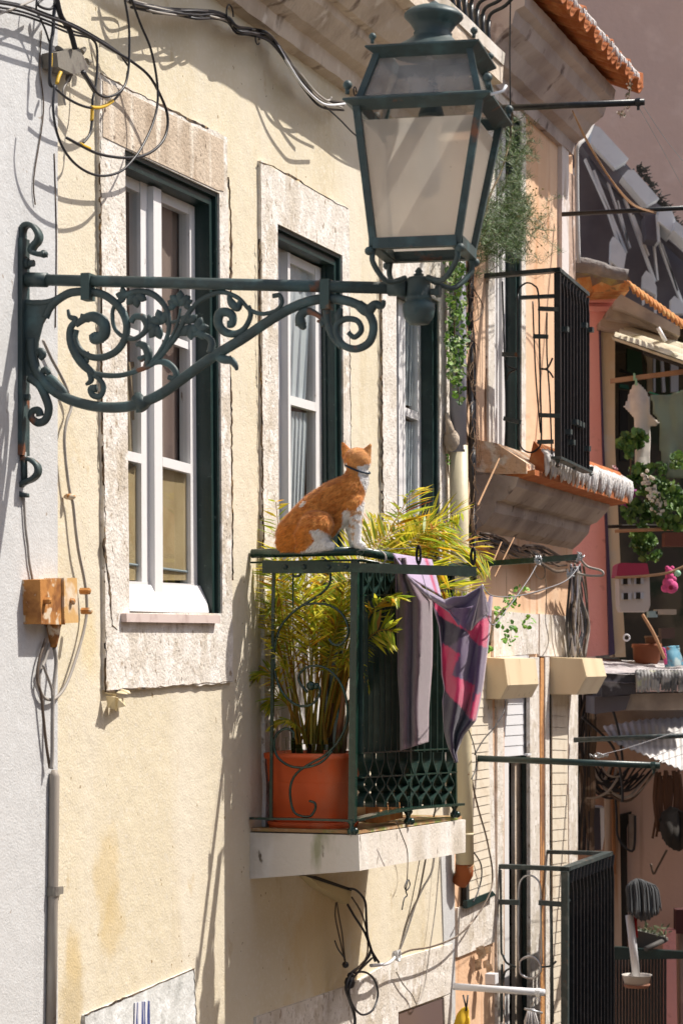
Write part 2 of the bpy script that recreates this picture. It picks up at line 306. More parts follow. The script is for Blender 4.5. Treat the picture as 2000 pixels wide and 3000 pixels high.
# ================================================================ GROUND
g = MB(); g.add([Vector((-60, -20, -5.6)), Vector((60, -20, -5.6)), Vector((60, 120, -5.6)), Vector((-60, 120, -5.6))], [(0, 1, 2, 3)])
solo(g, 'street', concrete, None, None, kind='structure')
# ================================================================ YELLOW HOUSE
UL, UR = -1.61, uz(W(1328, 1900))[0]
yh = thing('yellow_house', 'cream yellow plastered house with three stone framed windows and the cat balcony', 'house', P(0, 0, -5.6))
op1 = WU([(355, 437), (632, 567), (641, 1797), (368, 1795)])
op2 = WU([(803, 656), (993, 749), (1004, 2425), (810, 2447)])
op3 = WU([(1151, 819), (1277, 884), (1281, 2200), (1157, 2230)])
m = MB(); m.ring([(UL, 4.6), (UR, 4.6), (UR, -5.6), (UL, -5.6)], [op1, op2, op3], -.001, 0); m.ubox(UR - .01, UR, -.5, -.002, -5.6, 4.6)
part(m, 'wall', cream, yh)
def room(op, parent, depth=.55, c=roomm):
    us = [p[0] for p in op]; zs = [p[1] for p in op]; a, b, c0, d = min(us) - .12, max(us) + .12, min(zs) - .12, max(zs) + .12
    q = [P(a, -.004, c0), P(b, -.004, c0), P(b, -.004, d), P(a, -.004, d)]; r = [p - N * depth for p in q]
    m = MB(); m.add(q + r, [(4, 5, 6, 7), (0, 1, 5, 4), (1, 2, 6, 5), (2, 3, 7, 6), (3, 0, 4, 7)]); part(m, 'room', c, parent)
def inset(q, d, db=None):
    db = d if db is None else db
    (a, b), (c, e), (f, g_), (h, i) = q; return [(a + d, b - d), (c - d, e - d), (f - d, g_ + db), (h + d, i + db)]
def frame(op, name, parent, depth=.072, m0=gpaint, w0=.006, bottom=False):
    m = MB(); db = 0 if not bottom else .03
    a = op; b = inset(op, .014, db * .3); c = inset(op, .024, db * .5); d = inset(op, .045, db)
    m.ring(a, [b], -.02, w0, -.02); m.ring(b, [c], -.03, w0 - .018, -.04); m.ring(c, [d], -.04, w0 - .012, -depth)
    return part(m, name, m0, parent)
WIN = []
for op, outer in ((op1, [(290, 214), (665, 402), (682, 1998), (310, 2025)]), (op2, [(763, 473), (1022, 612), (1036, 2430), (777, 2447)]), (op3, [(1118, 640), (1312, 745), (1316, 2250), (1122, 2290)])):
    win = thing('tmp', '', 'x')
    bpy.data.objects.remove(win)
    mm = MB(); ou = WU(outer, .012)
    # slightly eroded outer edge
    rnd = random.Random(3); e = []
    for k in range(4):
        p, q = ou[k], ou[(k + 1) % 4]; L = math.dist(p, q); n = int(L / .05)
        for j in range(n): t = j / n; e.append((lerp(p[0], q[0], t) + rnd.gauss(0, .0028), lerp(p[1], q[1], t) + rnd.gauss(0, .0028)))
    mm.ring(e, [op], -.003, .014, -.09)
    wn = part(mm, 'window', stone, yh); WIN.append(wn); room(op, wn)
frame(op1, 'window_frame', WIN[0]); frame(op2, 'window_frame', WIN[1]); frame(op3, 'window_frame', WIN[2])
# dirtier stone lintels
for wn, pl in ((WIN[0], [(303, 236), (655, 412), (657, 560), (636, 556), (360, 428), (303, 400)]),):
    m = MB(); m.slab([W(x, y, .0165) for x, y in pl], -N * .003); part(m, 'lintel', stoneb, wn)
SW = -.060
def wbar(m, pts, wf=SW, dp=.04, mi=0): m.slab([W(x, y, wf) for x, y in pts], -N * dp, mi)
def hbar(m, x0, y0, x1, y1, th, wf=SW, dp=.03): wbar(m, [(x0, y0), (x1, y1), (x1, y1 + th), (x0, y0 + th)], wf, dp)
m = MB()
hbar(m, 330, 492, 447, 550, 34, SW - .004); hbar(m, 470, 560, 586, 612, 30, SW - .004)
wbar(m, [(412, 530), (447, 545), (450, 1745), (416, 1740)]); wbar(m, [(474, 560), (474, 560), (478, 1740), (478, 1740)], SW, .01)
wbar(m, [(450, 545), (473, 556), (478, 1775), (455, 1775)], SW + .022, .05)
wbar(m, [(556, 600), (585, 612), (588, 1750), (560, 1748)])
hbar(m, 330, 940, 414, 972, 22, SW - .006, .02); hbar(m, 474, 972, 558, 1004, 22, SW - .006, .02)
hbar(m, 330, 1310, 416, 1330, 28, SW + .004); hbar(m, 477, 1338, 560, 1360, 28, SW + .004)
wbar(m, [(330, 1700), (590, 1712), (590, 1745), (330, 1745)], SW + .002)
part(m, 'sash', whitew, WIN[0])
m = MB(); m.add([W(355, 1712, SW + .01), W(598, 1716, SW + .01), W(612, 1792, -.008), W(362, 1784, -.008), W(612, 1798, -.008), W(362, 1790, -.008), W(598, 1740, SW + .01), W(355, 1740, SW + .01)], [(0, 1, 2, 3), (3, 2, 4, 5), (1, 6, 4, 2), (0, 3, 5, 7)])
part(m, 'wooden_sill', whitew, WIN[0])
m = MB(); wbar(m, [(371, 1797), (645, 1803), (646, 1826), (372, 1822)], .034, .12); part(m, 'marble_sill', mat('pink_marble', (.68, .56, .52), .35, [((.50, .38, .35), 14, .5, .7, V1, 6)]), WIN[0])
def pane(m, pts, wf): m.slab([W(x, y, wf) for x, y in pts], -N * .004)
m = MB(); pane(m, [(330, 500), (416, 540), (418, 1742), (330, 1735)], SW - .010); pane(m, [(474, 570), (558, 610), (561, 1745), (476, 1740)], SW - .010); part(m, 'pane', glass, WIN[0])
# window 2 : tall balcony door, right leaf glazed
m = MB()
wbar(m, [(806, 720), (842, 738), (846, 2420), (810, 2425)], SW - .02, .03)
wbar(m, [(843, 738), (850, 741), (856, 2420), (848, 2420)], SW + .012, .05)
wbar(m, [(924, 778), (944, 788), (948, 2410), (928, 2412)]); hbar(m, 848, 742, 930, 782, 26, SW - .004)
hbar(m, 848, 1158, 928, 1180, 26, SW + .003); hbar(m, 852, 1530, 930, 1534, 30, SW + .003)
wbar(m, [(853, 1560), (932, 1562), (936, 2415), (858, 2420)], SW - .012, .02)
for k in range(4): wbar(m, [(862 + k * 17, 1600), (868 + k * 17, 1600), (872 + k * 17, 2380), (866 + k * 17, 2380)], SW - .006, .01)
part(m, 'sash', whitew, WIN[1])
m = MB(); pane(m, [(846, 748), (928, 785), (932, 1550), (852, 1550)], SW - .010); part(m, 'pane', glass, WIN[1])
m = MB(); wbar(m, [(952, 760), (990, 780), (1001, 2420), (962, 2425)], SW + .02, .012); part(m, 'shutter', gpaint, WIN[1])
# window 3
m = MB()
wbar(m, [(1166, 850), (1178, 856), (1182, 2215), (1170, 2215)], SW + .01, .04); wbar(m, [(1180, 858), (1186, 860), (1190, 2215), (1184, 2215)], SW + .012, .04)
wbar(m, [(1222, 875), (1240, 884), (1243, 2200), (1226, 2200)]); hbar(m, 1150, 850, 1168, 860, 24); hbar(m, 1184, 868, 1226, 890, 24)
for y in (1183, 1500): hbar(m, 1150, y - 8, 1170, y, 22, SW + .003); hbar(m, 1186, y + 10, 1228, y + 26 if y < 1400 else y + 18, 24, SW + .003)
wbar(m, [(1186, 1760), (1226, 1764), (1228, 2205), (1188, 2210)], SW - .012, .02)
part(m, 'sash', whitew, WIN[2])
m = MB(); pane(m, [(1150, 850), (1168, 860), (1172, 2215), (1154, 2215)], SW - .010); pane(m, [(1185, 870), (1226, 890), (1228, 1780), (1188, 1770)], SW - .010); part(m, 'pane', glass, WIN[2])
# curtains
def curtain(pts, wv, label, folds=9):
    (ax, ay), (bx, by), (cx, cy), (dx, dy) = pts; rows = []
    for i in range(24):
        t = i / 23; row = []
        for j in range(40):
            s = j / 39; x = lerp(lerp(ax, bx, s), lerp(dx, cx, s), t); y = lerp(lerp(ay, by, s), lerp(dy, cy, s), t)
            row.append(W(x, y, wv + .006 * math.sin(s * folds * 6.28 + t * 1.2) * (.5 + .5 * t)))
        rows.append(row)
    m = MB(); m.grid(rows); m.grid([[p - N * .002 for p in r] for r in rows[::-1]])
    solo(m, 'curtain', curt, label, 'curtain', group='white curtains behind the window glass', sm=True)
curtain([(820, 740), (912, 775), (895, 1170), (815, 1170)], -.083, 'upper white curtain drawn behind the middle window', 4)
curtain([(820, 1200), (900, 1210), (884, 1600), (820, 1600)], -.083, 'lower gathered white curtain behind the middle window above the cat', 7)
curtain([(1180, 900), (1215, 915), (1205, 1190), (1180, 1185)], -.083, 'small white curtain behind the top pane of the right window', 3)
curtain([(1180, 1230), (1212, 1240), (1202, 1700), (1180, 1700)], -.083, 'long white curtain behind the lower pane of the right window', 4)
# tan and brown sheets behind window 1, in the tones of its reflections
ac = thing('reflection_shape', 'rounded tan sheet standing in for a reflection in the big left window', 'reflection_shape', W(450, 1740, -.5))
m = MB(); rows = []  # added tan sheet with rounded top, stands in for the tan reflection
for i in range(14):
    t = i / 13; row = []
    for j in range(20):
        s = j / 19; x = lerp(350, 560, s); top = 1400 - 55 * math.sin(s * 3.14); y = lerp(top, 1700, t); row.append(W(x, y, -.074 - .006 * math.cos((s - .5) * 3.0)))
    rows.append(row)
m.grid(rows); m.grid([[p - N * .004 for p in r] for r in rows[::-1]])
tan = mat('tan_reflection', (.50, .36, .19), .9, [((.40, .27, .13), 8, .4, .7, V1, 4)], [(80, .3, .004)])
part(m, 'tan_shape', tan, ac, True)
cl = MB(); rows = []  # added sheet, its dull brown stands in for reflected facades
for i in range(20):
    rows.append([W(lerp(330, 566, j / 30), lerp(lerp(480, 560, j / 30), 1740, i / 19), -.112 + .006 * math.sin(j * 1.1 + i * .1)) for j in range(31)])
cl.grid(rows); cl.grid([[p - N * .003 for p in r] for r in rows[::-1]]); solo(cl, 'curtain', mat('brown_reflection', (.30, .21, .17), .9, [((.20, .13, .11), 5, .45, .6, VS, 5)]), 'dull brown sheet filling the back of the big left window, standing in for reflected house fronts', 'curtain', sm=True)
cl = MB(); rows = []  # added sheet, tan tone and slanted edge imitate a reflected sunlit house
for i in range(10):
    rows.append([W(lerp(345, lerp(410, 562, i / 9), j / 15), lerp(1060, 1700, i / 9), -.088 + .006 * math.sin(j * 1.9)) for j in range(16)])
cl.grid(rows); cl.grid([[p - N * .003 for p in r] for r in rows[::-1]]); solo(cl, 'curtain', mat('tan_slant_reflection', (.36, .27, .17), .9, [((.26, .18, .10), 6, .48, .6, (1, 1, .4), 4)]), 'tan slanted sheet behind the lower panes of the big left window, standing in for a reflected sunlit house', 'curtain', sm=True)
rl = MB(); rl.tube([W(345, 1648, -.0735), W(556, 1676, -.0735)], .004); solo(rl, 'rail', mat('grey_rail', (.30, .36, .38), .4, metal=.3), 'grey horizontal rail low behind the big left window', 'rail')
# crack lines, broken render
def CK(*a, **k): m = MB(); crackline(m, *a, **k); part(m, 'crack', crackm, yh)
CK([(297, 330), (296, 560), (299, 900), (303, 1250), (308, 1500)], .0155, .005, seed=1)
CK([(310, 1480), (308, 1600), (322, 1720), (330, 1830), (345, 1845)], .016, .010, seed=2)
CK([(313, 1850), (311, 1960), (312, 2024), (420, 2016), (560, 2004), (680, 1997)], .0158, .0045, seed=3)
CK([(672, 520), (678, 640), (679, 800), (676, 900)], .0158, .011, seed=4); CK([(676, 1040), (680, 1200), (682, 1400), (684, 1700)], .0158, .006, seed=6)
CK([(296, 214), (380, 262), (470, 304), (560, 352), (612, 376)], .0158, .006, seed=5)
CK([(764, 473), (800, 488), (870, 524), (960, 580), (1020, 612)], .0158, .006, seed=8)
CK([(762, 700), (764, 1000), (767, 1120), (770, 1300), (776, 1800)], .0158, .006, seed=9)
CK([(1024, 900), (1028, 1250), (1030, 1600)], .0158, .003, seed=10)
CK([(1117, 800), (1118, 1000), (1121, 1300), (1124, 1600)], .0158, .007, seed=11)
CK([(570, 2840), (576, 2995)], .014, .005, seed=21); CK([(250, 2975), (400, 2910), (571, 2838)], .014, .004, seed=22)

# stones of the lower windows
m = MB(); wpoly(m, [(250, 2975), (571, 2838), (578, 3140), (250, 3200)], .012); part(m, 'lower_window_stone', mat('grey_lower_stone', (.62, .62, .60), .85, [((.42, .42, .40), 12, .5, .68, V1, 7), ((.78, .78, .77), 20, .5, .65, V1, 5)], [(70, .5, .006)]), yh)
bl = MB(); bt = mat('blue_streaked_paint', (.05, .07, .22), .6, [((.72, .72, .74), 30, .5, .56, VS2, 5)])
bl.slab([W(x, y, .016) for x, y in [(396, 2938), (439, 2932), (441, 3050), (394, 3050)]], -N * .003); part(bl, 'painted_patch', bt, yh, label='blue and white streaked patch of paint')
m = MB(); wpoly(m, [(752, 2980), (1027, 2886), (1155, 2812), (1326, 2764), (1320, 2909), (1166, 2965), (1168, 3100), (750, 3160)], .012); wpoly(m, [(1300, 2922), (1322, 2910), (1330, 3100), (1306, 3100)], .012); part(m, 'lower_window_stone', stone, yh)
m = MB(); wpoly(m, [(1168, 2967), (1299, 2924), (1305, 3100), (1170, 3100)], .004, .003); part(m, 'lower_window_pane', mat('dull_brown_pane', (.16, .11, .10), .3), yh)
m = MB(); wpoly(m, [(1288, 2400), (1330, 2390), (1334, 3100), (1306, 3100), (1300, 2760)], .006); part(m, 'corner_strip', whitep, yh)
# torn plaster under the window
m = MB()
for (a, b, c, d) in ((308, 2030, 340, 2040), (330, 2040, 345, 2085), (340, 2030, 372, 2030), (360, 2045, 345, 2075), (310, 2038, 336, 2078), (348, 2028, 380, 2024)):
    m.slab([W(a, b, .012), W(c, b + 4, .05), W(c - 4, d, .03), W(a + 6, d - 6, .015)], N * .004)
part(m, 'torn_plaster', mat('torn_plaster', (.66, .56, .36), .9), yh)
# cornice
prof = [(-.02, 2.26), (.045, 2.27), (.055, 2.33), (.10, 2.345), (.16, 2.40), (.17, 2.43), (.20, 2.435), (.235, 2.47), (.27, 2.52), (.275, 2.545), (.335, 2.55), (.335, 2.625), (-.02, 2.64)]
def extr(m, prof, u0, u1, steps=1, jit=0, seed=0):
    n = len(prof); vs = []; fs = []; rnd = random.Random(seed)
    for i in range(steps + 1):
        u = lerp(u0, u1, i / steps); vs += [P(u, a + rnd.gauss(0, jit) * (a > 0), b + rnd.gauss(0, jit)) for a, b in prof]
    for i in range(steps): fs += [(i * n + k, i * n + (k + 1) % n, (i + 1) * n + (k + 1) % n, (i + 1) * n + k) for k in range(n)]
    fs += [tuple(range(n)), tuple(range(steps * n, steps * n + n))[::-1]]; m.add(vs, fs)
m = MB(); extr(m, prof, UL, 2.28, 50, .0018, 2); part(m, 'cornice', cornm, yh)
m = MB(); extr(m, [(.1, 2.626), (.345, 2.627), (.35, 2.68), (.1, 2.70)], UL, 2.27, 30, .001, 4); part(m, 'balcony_floor', slabm, yh)
# bent black railing on the cornice
def bow(u): return [P(u, .30, 2.68), P(u, .30, 2.78), P(u, .315, 2.83), P(u, .38, 2.86), P(u, .43, 2.92), P(u, .445, 3.0), P(u, .44, 3.12), P(u, .40, 3.3), P(u, .34, 3.5)]
for k in range(26):
    u = 2.16 - k * .095; m = MB(); m.tube(smooth(bow(u), 4), .0085); m.tube([P(u, .30, 2.69), P(u, .30, 2.72), P(u, .30, 2.75), P(u, .30, 2.80)], [.012, .016, .011, .016]); part(m, 'railing_bar', blackm, yh, True)
m = MB(); m.tube([P(2.2, .34, 3.5), P(-.5, .34, 3.5)], .018); m.ubox(-.4, 2.2, .285, .315, 2.69, 2.70); part(m, 'railing_rail', blackm, yh)
# ================================================================ WHITE HOUSE on the left
wh = thing('white_house', 'bright white plastered house wall at the left edge carrying the street lamp', 'house', P(-3, 0, -5.6))
m = MB(); m.ubox(-6.5, UL - .0005, -.3, .006, -5.6, 4.6); part(m, 'wall', whitep, wh)
# ================================================================ balcony of the yellow house
zs1 = -.62; bal = None
m = MB()
def slabc(px, py, wv): return W(px, py, wv)
A = U(1050, 2447, 0); fa = [U(732, 2443, 0.0), A, U(1053, 2551, 0), U(732, 2575, 0.0)]
wB = uw(A)[1]; fb = [W(732, 2443, 0)] ; B1 = W(1363, 2401, wB); B2 = W(1363, 2497, wB); u2 = uw(B1)[0]
top = [P(0, .0, A.z), A, B1, P(u2, 0, B1.z)]; bot = [P(0, 0, fa[3].z), fa[2], B2, P(u2, 0, B2.z - .02)]
vs = []; NS = 14
m.add(top + bot, [(0, 1, 2, 3), (4, 7, 6, 5), (0, 4, 5, 1), (1, 5, 6, 2), (2, 6, 7, 3)])
bal = part(m, 'balcony', slabm, yh)
WBR = wB - .02
tm = MB(); tm.slab([top[0] + Vector((0, 0, .004)) + D * .01, A + Vector((0, 0, .004)) - N * .005 + D * .01, B1 + Vector((0, 0, .004)) - N * .01 - D * .02, top[3] + Vector((0, 0, .004)) - D * .01], Vector((0, 0, .012)))
part(tm, 'floor_tiles', mat('mossy_floor', (.36, .20, .09), .8, [((.20, .24, .06), 10, .5, .65, V1, 5), ((.50, .42, .30), 18, .55, .7, V1, 4)], [(50, .4, .005)]), bal)
# handrail (side + front)
def SU(px, py, u=0.0): return U(px, py, u)
rw = uw(U(1053, 1612, 0))[1]
hr = MB()
h0 = [U(738, 1622, 0), U(1052, 1614, 0), W(1170, 1636, rw), W(1366, 1668, rw)]
hr.tube(h0[:2], .0165, 12); hr.tube(h0[1:], .0165, 12); hr.ball(h0[1], .0175, 12)
lo = Vector((0, 0, -.032))
hr.strap([p + lo for p in h0[:2]], N.cross(Vector((0, 0, 1))), .034, .006); hr.strap([p + lo for p in h0[1:]], N, .034, .006)
hr.tube([W(1366, 1668, rw), P(u2 - .01, .0, W(1366, 1668, rw).z)], .016, 10)
part(hr, 'handrail', bottle, bal, True)
m = MB(); m.strap(smooth([U(735, 2397, 0), U(900, 2400, 0), U(1036, 2404, 0)], 2), D, .03, .008); part(m, 'bottom_rail', bottle, bal)
m = MB(); m.strap([U(1036, 2402, 0), W(1094, 2388, rw), W(1200, 2368, rw), W(1346, 2356, rw)], N, .042, .009); part(m, 'bottom_rail', bottle, bal)
def post(pt, pb, h=.009):
    m = MB(); m.box((pt + pb) / 2, D * h, N * h, (pt - pb) / 2); part(m, 'post', bottle, bal)
post(U(802, 1650, 0), U(794, 2398, 0), .0055); post(U(1040, 1640, 0), U(1032, 2410, 0), .0125)
post(W(1322, 1660, rw - .01), W(1330, 2362, rw - .01), .010); post(W(1196, 1640, rw - .01), W(1198, 2372, rw - .01), .009)
for x, y in ((1030, 2428), (1195, 2400), (1330, 2380)):
    c = W(x, y, rw - .005) if x > 1040 else U(x, y, 0); m = MB(); m.lathe(c + Vector((0, 0, -.022)), [(.004, 0), (.016, .006), (.018, .016), (.010, .026), (.008, .034), (.018, .05), (.016, .056)], 12); m.ball(c + N * .012 + Vector((0, 0, -.008)), .014); part(m, 'foot', bottle, bal, True)
# side scrolls
sc = [[(560, 270), (555, 330), (520, 380), (450, 430), (400, 460), (330, 510), (260, 590), (225, 690), (215, 800), (230, 920), (280, 1020), (360, 1080), (440, 1075), (490, 1020), (490, 965), (440, 960)],
      [(395, 465), (470, 455), (560, 470), (630, 520), (665, 590), (665, 650), (625, 705), (575, 705), (550, 672)],
      [(420, 1000), (372, 940), (370, 890), (420, 845), (500, 840), (570, 880), (630, 960), (662, 1080), (655, 1200), (600, 1310), (520, 1390), (430, 1440), (350, 1500), (315, 1580), (320, 1680), (350, 1745), (430, 1760), (465, 1720), (465, 1680), (430, 1665)],
      [(330, 1280), (332, 1245), (285, 1222), (230, 1260), (215, 1330), (240, 1400), (310, 1450), (400, 1460), (500, 1430), (570, 1360)],
      [(330, 280), (340, 290), (370, 285), (380, 265)]]
for q, pts in enumerate(sc):
    pp = [U(x, y, .0) for x, y in Zr(pts)]; m = MB(); m.tube(smooth(pp, 6), .0046, 8)
    if q == 0: m.ball(pp[-1], .017); m.ball(pp[-1] + N * .02, .012)
    part(m, 'scroll', bottle, bal, True)
m = MB(); m.tube([U(858, 1680, 0), U(858, 1780, 0)], .003); part(m, 'scroll', bottle, bal)
# front balusters
xt = [1052, 1066, 1082, 1100, 1116, 1134, 1152, 1172, 1190, 1212, 1232, 1250, 1270, 1286, 1302, 1316]
for x in xt:
    m = MB(); m.strap([W(x, 1650, rw - .012), W(x, 1900, rw - .012), W(x, 2204, rw - .012)], N, .030, .008); part(m, 'baluster', gpaint2, bal)
for k in range(8):
    xa = 1050 + k * 34
    for sgn in (1, -1):
        m = MB(); cx = xa + 17; pts = [(cx + sgn * 13, 2204), (cx + sgn * 12, 2230), (cx + sgn * 3, 2262), (cx + sgn * 3, 2272), (cx + sgn * 14, 2300), (cx - sgn * 1, 2322), (cx - sgn * 13, 2345), (cx - sgn * 14, 2364)]
        m.strap(smooth([W(min(x, 1332), y, rw - .012 + sgn * .0005) for x, y in pts], 4), N, .030, .008); part(m, 'lattice', gpaint2, bal); m = MB()
        pts = [(cx + sgn * 12, 1650), (cx + sgn * 10, 1690), (cx + sgn * 2, 1712), (cx + sgn * 12, 1738), (cx + sgn * 12, 1760)]
        m.strap(smooth([W(min(x, 1332), y, rw - .012 + sgn * .0005) for x, y in pts], 4), N, .030, .006); part(m, 'lattice', gpaint2, bal)
for y0, y1 in ((2206, 2192), (2278, 2262), (1744, 1740)):
    m = MB(); m.strap([W(1050, y0, rw - .012), W(1328, y1, rw - .012)], N, .03, .006); part(m, 'cross_rail', bottle, bal)
# folded dark shutter standing at the far end of the balcony
m = MB()
for k in range(5): m.slab([P(1.30, .06 + k * .055, A.z + .03), P(1.30, .112 + k * .055, A.z + .03), P(1.30, .112 + k * .055, .26), P(1.30, .06 + k * .055, .26)], D * .02)
part(m, 'folded_shutter', mat('dark_shutter', (.018, .028, .024), .7, [((.06, .07, .06), 30, .55, .75, VS, 5)], [(40, .5, .004)]), bal)
# ================================================================ STREET LAMP on the white wall
ul = -1.85
lp = thing('street_lamp', 'old blue green street lamp on an ornate iron bracket fixed to the white wall', 'street lamp', U(68, 1500, ul))
def Lp(pts): return [U(x, y, ul) for x, y in pts]
FL = (D, .55)
# wall plate with top and bottom curls
m = MB(); m.ubox(ul - .024, ul + .024, .004, .020, U(66, 1335, ul).z, U(66, 700, ul).z); part(m, 'wall_plate', lampm, lp)
m = MB(); m.strap(smooth(Lp(Z5([(150, 230), (150, 175), (165, 140), (200, 130), (235, 155), (258, 200), (250, 240), (220, 275), (212, 305), (235, 322), (300, 326)])), 5), D, .034, .012); m.ball(U(129, 744, ul), .012); part(m, 'top_curl', lampm, lp, True)
m = MB(); m.strap(smooth(Lp(Z5([(150, 1665), (200, 1672), (245, 1710), (250, 1760), (215, 1800), (150, 1830), (125, 1870), (150, 1905), (180, 1905)])), 5), D, .030, .011); part(m, 'bottom_curl', lampm, lp, True)
m = MB(); m.tube([P(ul, .014, U(66, 1325, ul).z), P(ul, .016, U(66, 1420, ul).z)], .009); part(m, 'stem', lampm, lp, True)
for (x, y) in ((200, 385), (170, 1262)):
    m = MB(); c = U(*Z5([(x, y)])[0], ul); m.lathe(c - N * .022, [(.016, 0), (.016, .018), (.010, .02), (.010, .034)], 8, N); part(m, 'bolt', lampm, lp)
pA = U(80, 819, ul); pB = U(1192, 845, ul)
m = MB(); m.tube([pA, pB], .0165, 14); part(m, 'arm_pipe', lampm, lp, True)
m = MB(); m.tube([pA, lerp(pA, pB, .055)], .021, 14); part(m, 'arm_sleeve', lampm, lp, True)
m = MB(); m.tube([lerp(pA, pB, .955), lerp(pA, pB, 1.0)], .022, 14); part(m, 'arm_sleeve', lampm, lp, True)
for x, y0, y1 in ((258, 803, 880), (957, 822, 905)):
    m = MB(); m.box((U(x, y0, ul) + U(x, y1, ul)) / 2, N * .013, D * .021, Vector((0, 0, (y1 - y0) / 2 / 1030))); part(m, 'strap', mat('rusty_green', (.05, .08, .075), .7, [((.25, .12, .05), 20, .55, .68, V1, 5)], [(60, .4, .004)]), lp)
def arm(crop, pts, r, name='scroll', k=6, fl=.8):
    m = MB(); pp = smooth(Lp(crop(pts)), k); n = len(pp)
    if isinstance(r, tuple):
        rr = []
        for i in range(n):
            q = i / (n - 1) * (len(r) - 1); a = int(min(q, len(r) - 2)); rr.append(lerp(r[a], r[a + 1], q - a) / 1000)
    else: rr = r / 1000
    m.tube(pp, rr, 10, flat=(D, fl)); part(m, name, lampm, lp, True)
def z6to5(p): return [(x + 1120, y + 224) for x, y in p]
# main lower arm
arm(Z5, [(205, 880), (212, 1000), (250, 1100), (330, 1200), (440, 1270), (570, 1312), (700, 1330), (830, 1325), (930, 1300), (1060, 1240), (1200, 1140), (1350, 1030), (1450, 965)] + z6to5([(480, 650), (620, 555), (760, 470), (900, 412), (1020, 392), (1150, 405), (1250, 445), (1310, 510), (1330, 590), (1300, 680), (1215, 722), (1130, 695), (1085, 620), (1092, 560), (1150, 525), (1225, 538), (1250, 600), (1205, 645), (1165, 615)]), (15, 15, 15, 14, 12, 9, 7), 'main_arm', 6, .9)
m = MB(); m.tube([U(398, 1160, ul), U(426, 1195, ul)], [.017, .020], 12); m.tube([U(403, 1150, ul), U(408, 1208, ul)], .009, 8); part(m, 'arm_collar', lampm, lp, True)
arm(Z6, [(1230, 430), (1290, 470), (1340, 430), (1385, 440), (1398, 402)], (14, 17, 12, 9, 5), 'arm_tip')
# web plate by the wall, upper circle and inner spirals
m = MB(); web = Z5([(160, 625), (340, 622), (400, 590), (430, 605), (340, 680), (280, 780), (250, 900), (245, 1000), (270, 1100), (330, 1180), (230, 1150), (160, 1110)]); m.slab([U(x, y, ul - .004) for x, y in web], D * .008); part(m, 'web_plate', lampm, lp)
arm(Z5, [(300, 740), (340, 660), (430, 592), (500, 572), (600, 572), (700, 600), (790, 680), (832, 780), (820, 880), (765, 960), (680, 1000), (600, 998), (530, 955), (495, 880), (505, 820)], (12, 12, 11, 10, 8))
arm(Z5, [(160, 640), (250, 645), (340, 632), (420, 590)], 9, 'web_rim')
arm(Z5, [(620, 1110), (560, 1060), (500, 980), (465, 890), (465, 810), (500, 755), (460, 735), (448, 688)], (9, 14, 13, 10, 8, 4))
arm(Z5, [(500, 790), (560, 745), (620, 735), (680, 775), (688, 840), (655, 875), (615, 885), (600, 850)], (8, 14, 17, 18, 14, 7))
arm(Z5, [(600, 1105), (700, 1120), (800, 1118), (900, 1090), (1010, 1040), (1090, 950), (1160, 860), (1220, 740), (1300, 640), (1400, 585)] + z6to5([(340, 350), (400, 365), (460, 400), (520, 465), (600, 492), (690, 470), (730, 420), (715, 372), (670, 375)]), (8, 7, 8, 7, 6, 6, 7))
arm(Z5, [(790, 610), (900, 570), (1000, 585), (1080, 660), (1110, 760), (1100, 860), (1050, 960), (990, 1040)], (9, 9, 7, 6))
arm(Z5, [(770, 640), (740, 700), (750, 800), (800, 860), (870, 882), (935, 850), (965, 800), (942, 742), (885, 735), (862, 775)], (6, 6, 7, 11, 8))
arm(Z5, [(600, 1110), (650, 1140), (682, 1195), (660, 1255), (612, 1250), (598, 1210), (635, 1205)], (7, 8, 9, 12))
arm(Z5, [(585, 1090), (600, 1150), (565, 1180)], (8, 9, 4))
arm(Z5, [(1010, 1040), (1060, 1030), (1115, 1050), (1155, 1100), (1140, 1140), (1105, 1130)], (6, 10, 9, 7))
arm(Z5, [(950, 1065), (975, 1000), (960, 940), (920, 915), (895, 925)], (5, 13, 11, 5))
arm(Z5, [(905, 1000), (930, 1010), (960, 990)], (4, 10, 6))
arm(Z5, [(1385, 970), (1390, 900), (1350, 860), (1290, 850), (1250, 870)], (13, 9, 8, 5))
arm(Z5, [(195, 1130), (260, 1180), (300, 1260), (322, 1340), (300, 1410), (250, 1430), (208, 1395), (215, 1355), (255, 1350), (265, 1385)], (14, 13, 12, 10, 12))
arm(Z6, [(510, 440), (525, 500), (490, 580), (430, 622), (360, 612), (315, 560), (320, 495), (365, 480), (405, 505), (405, 555), (375, 560)], (7, 8, 12, 14, 12, 10))
arm(Z6, [(380, 370), (400, 420), (440, 450), (460, 400)], (5, 12, 12, 6))
arm(Z6, [(300, 765), (350, 790), (400, 800), (428, 835), (434, 862)], (14, 12, 9, 4))
arm(Z6, [(1020, 460), (1030, 560), (1060, 640), (1120, 710)], (12, 9, 8))
arm(Z6, [(855, 565), (850, 510), (890, 475), (950, 490), (1010, 540), (1060, 610), (1100, 680)], (16, 13, 8, 7, 6)); arm(Z6, [(880, 590), (860, 560), (855, 520)], (6, 14, 10))
arm(Z6, [(1100, 560), (1100, 500), (1120, 455)], (6, 14, 5)); arm(Z6, [(1000, 570), (985, 545), (960, 540)], (7, 6, 3))
arm(Z5, [(240, 980), (262, 960), (285, 985), (262, 1010)], (8, 12, 8)); arm(Z5, [(270, 1110), (300, 1085), (325, 1110)], (7, 12, 7)); arm(Z5, [(290, 1150), (330, 1140), (370, 1180), (420, 1230), (430, 1280)], (10, 12, 15, 12, 8))
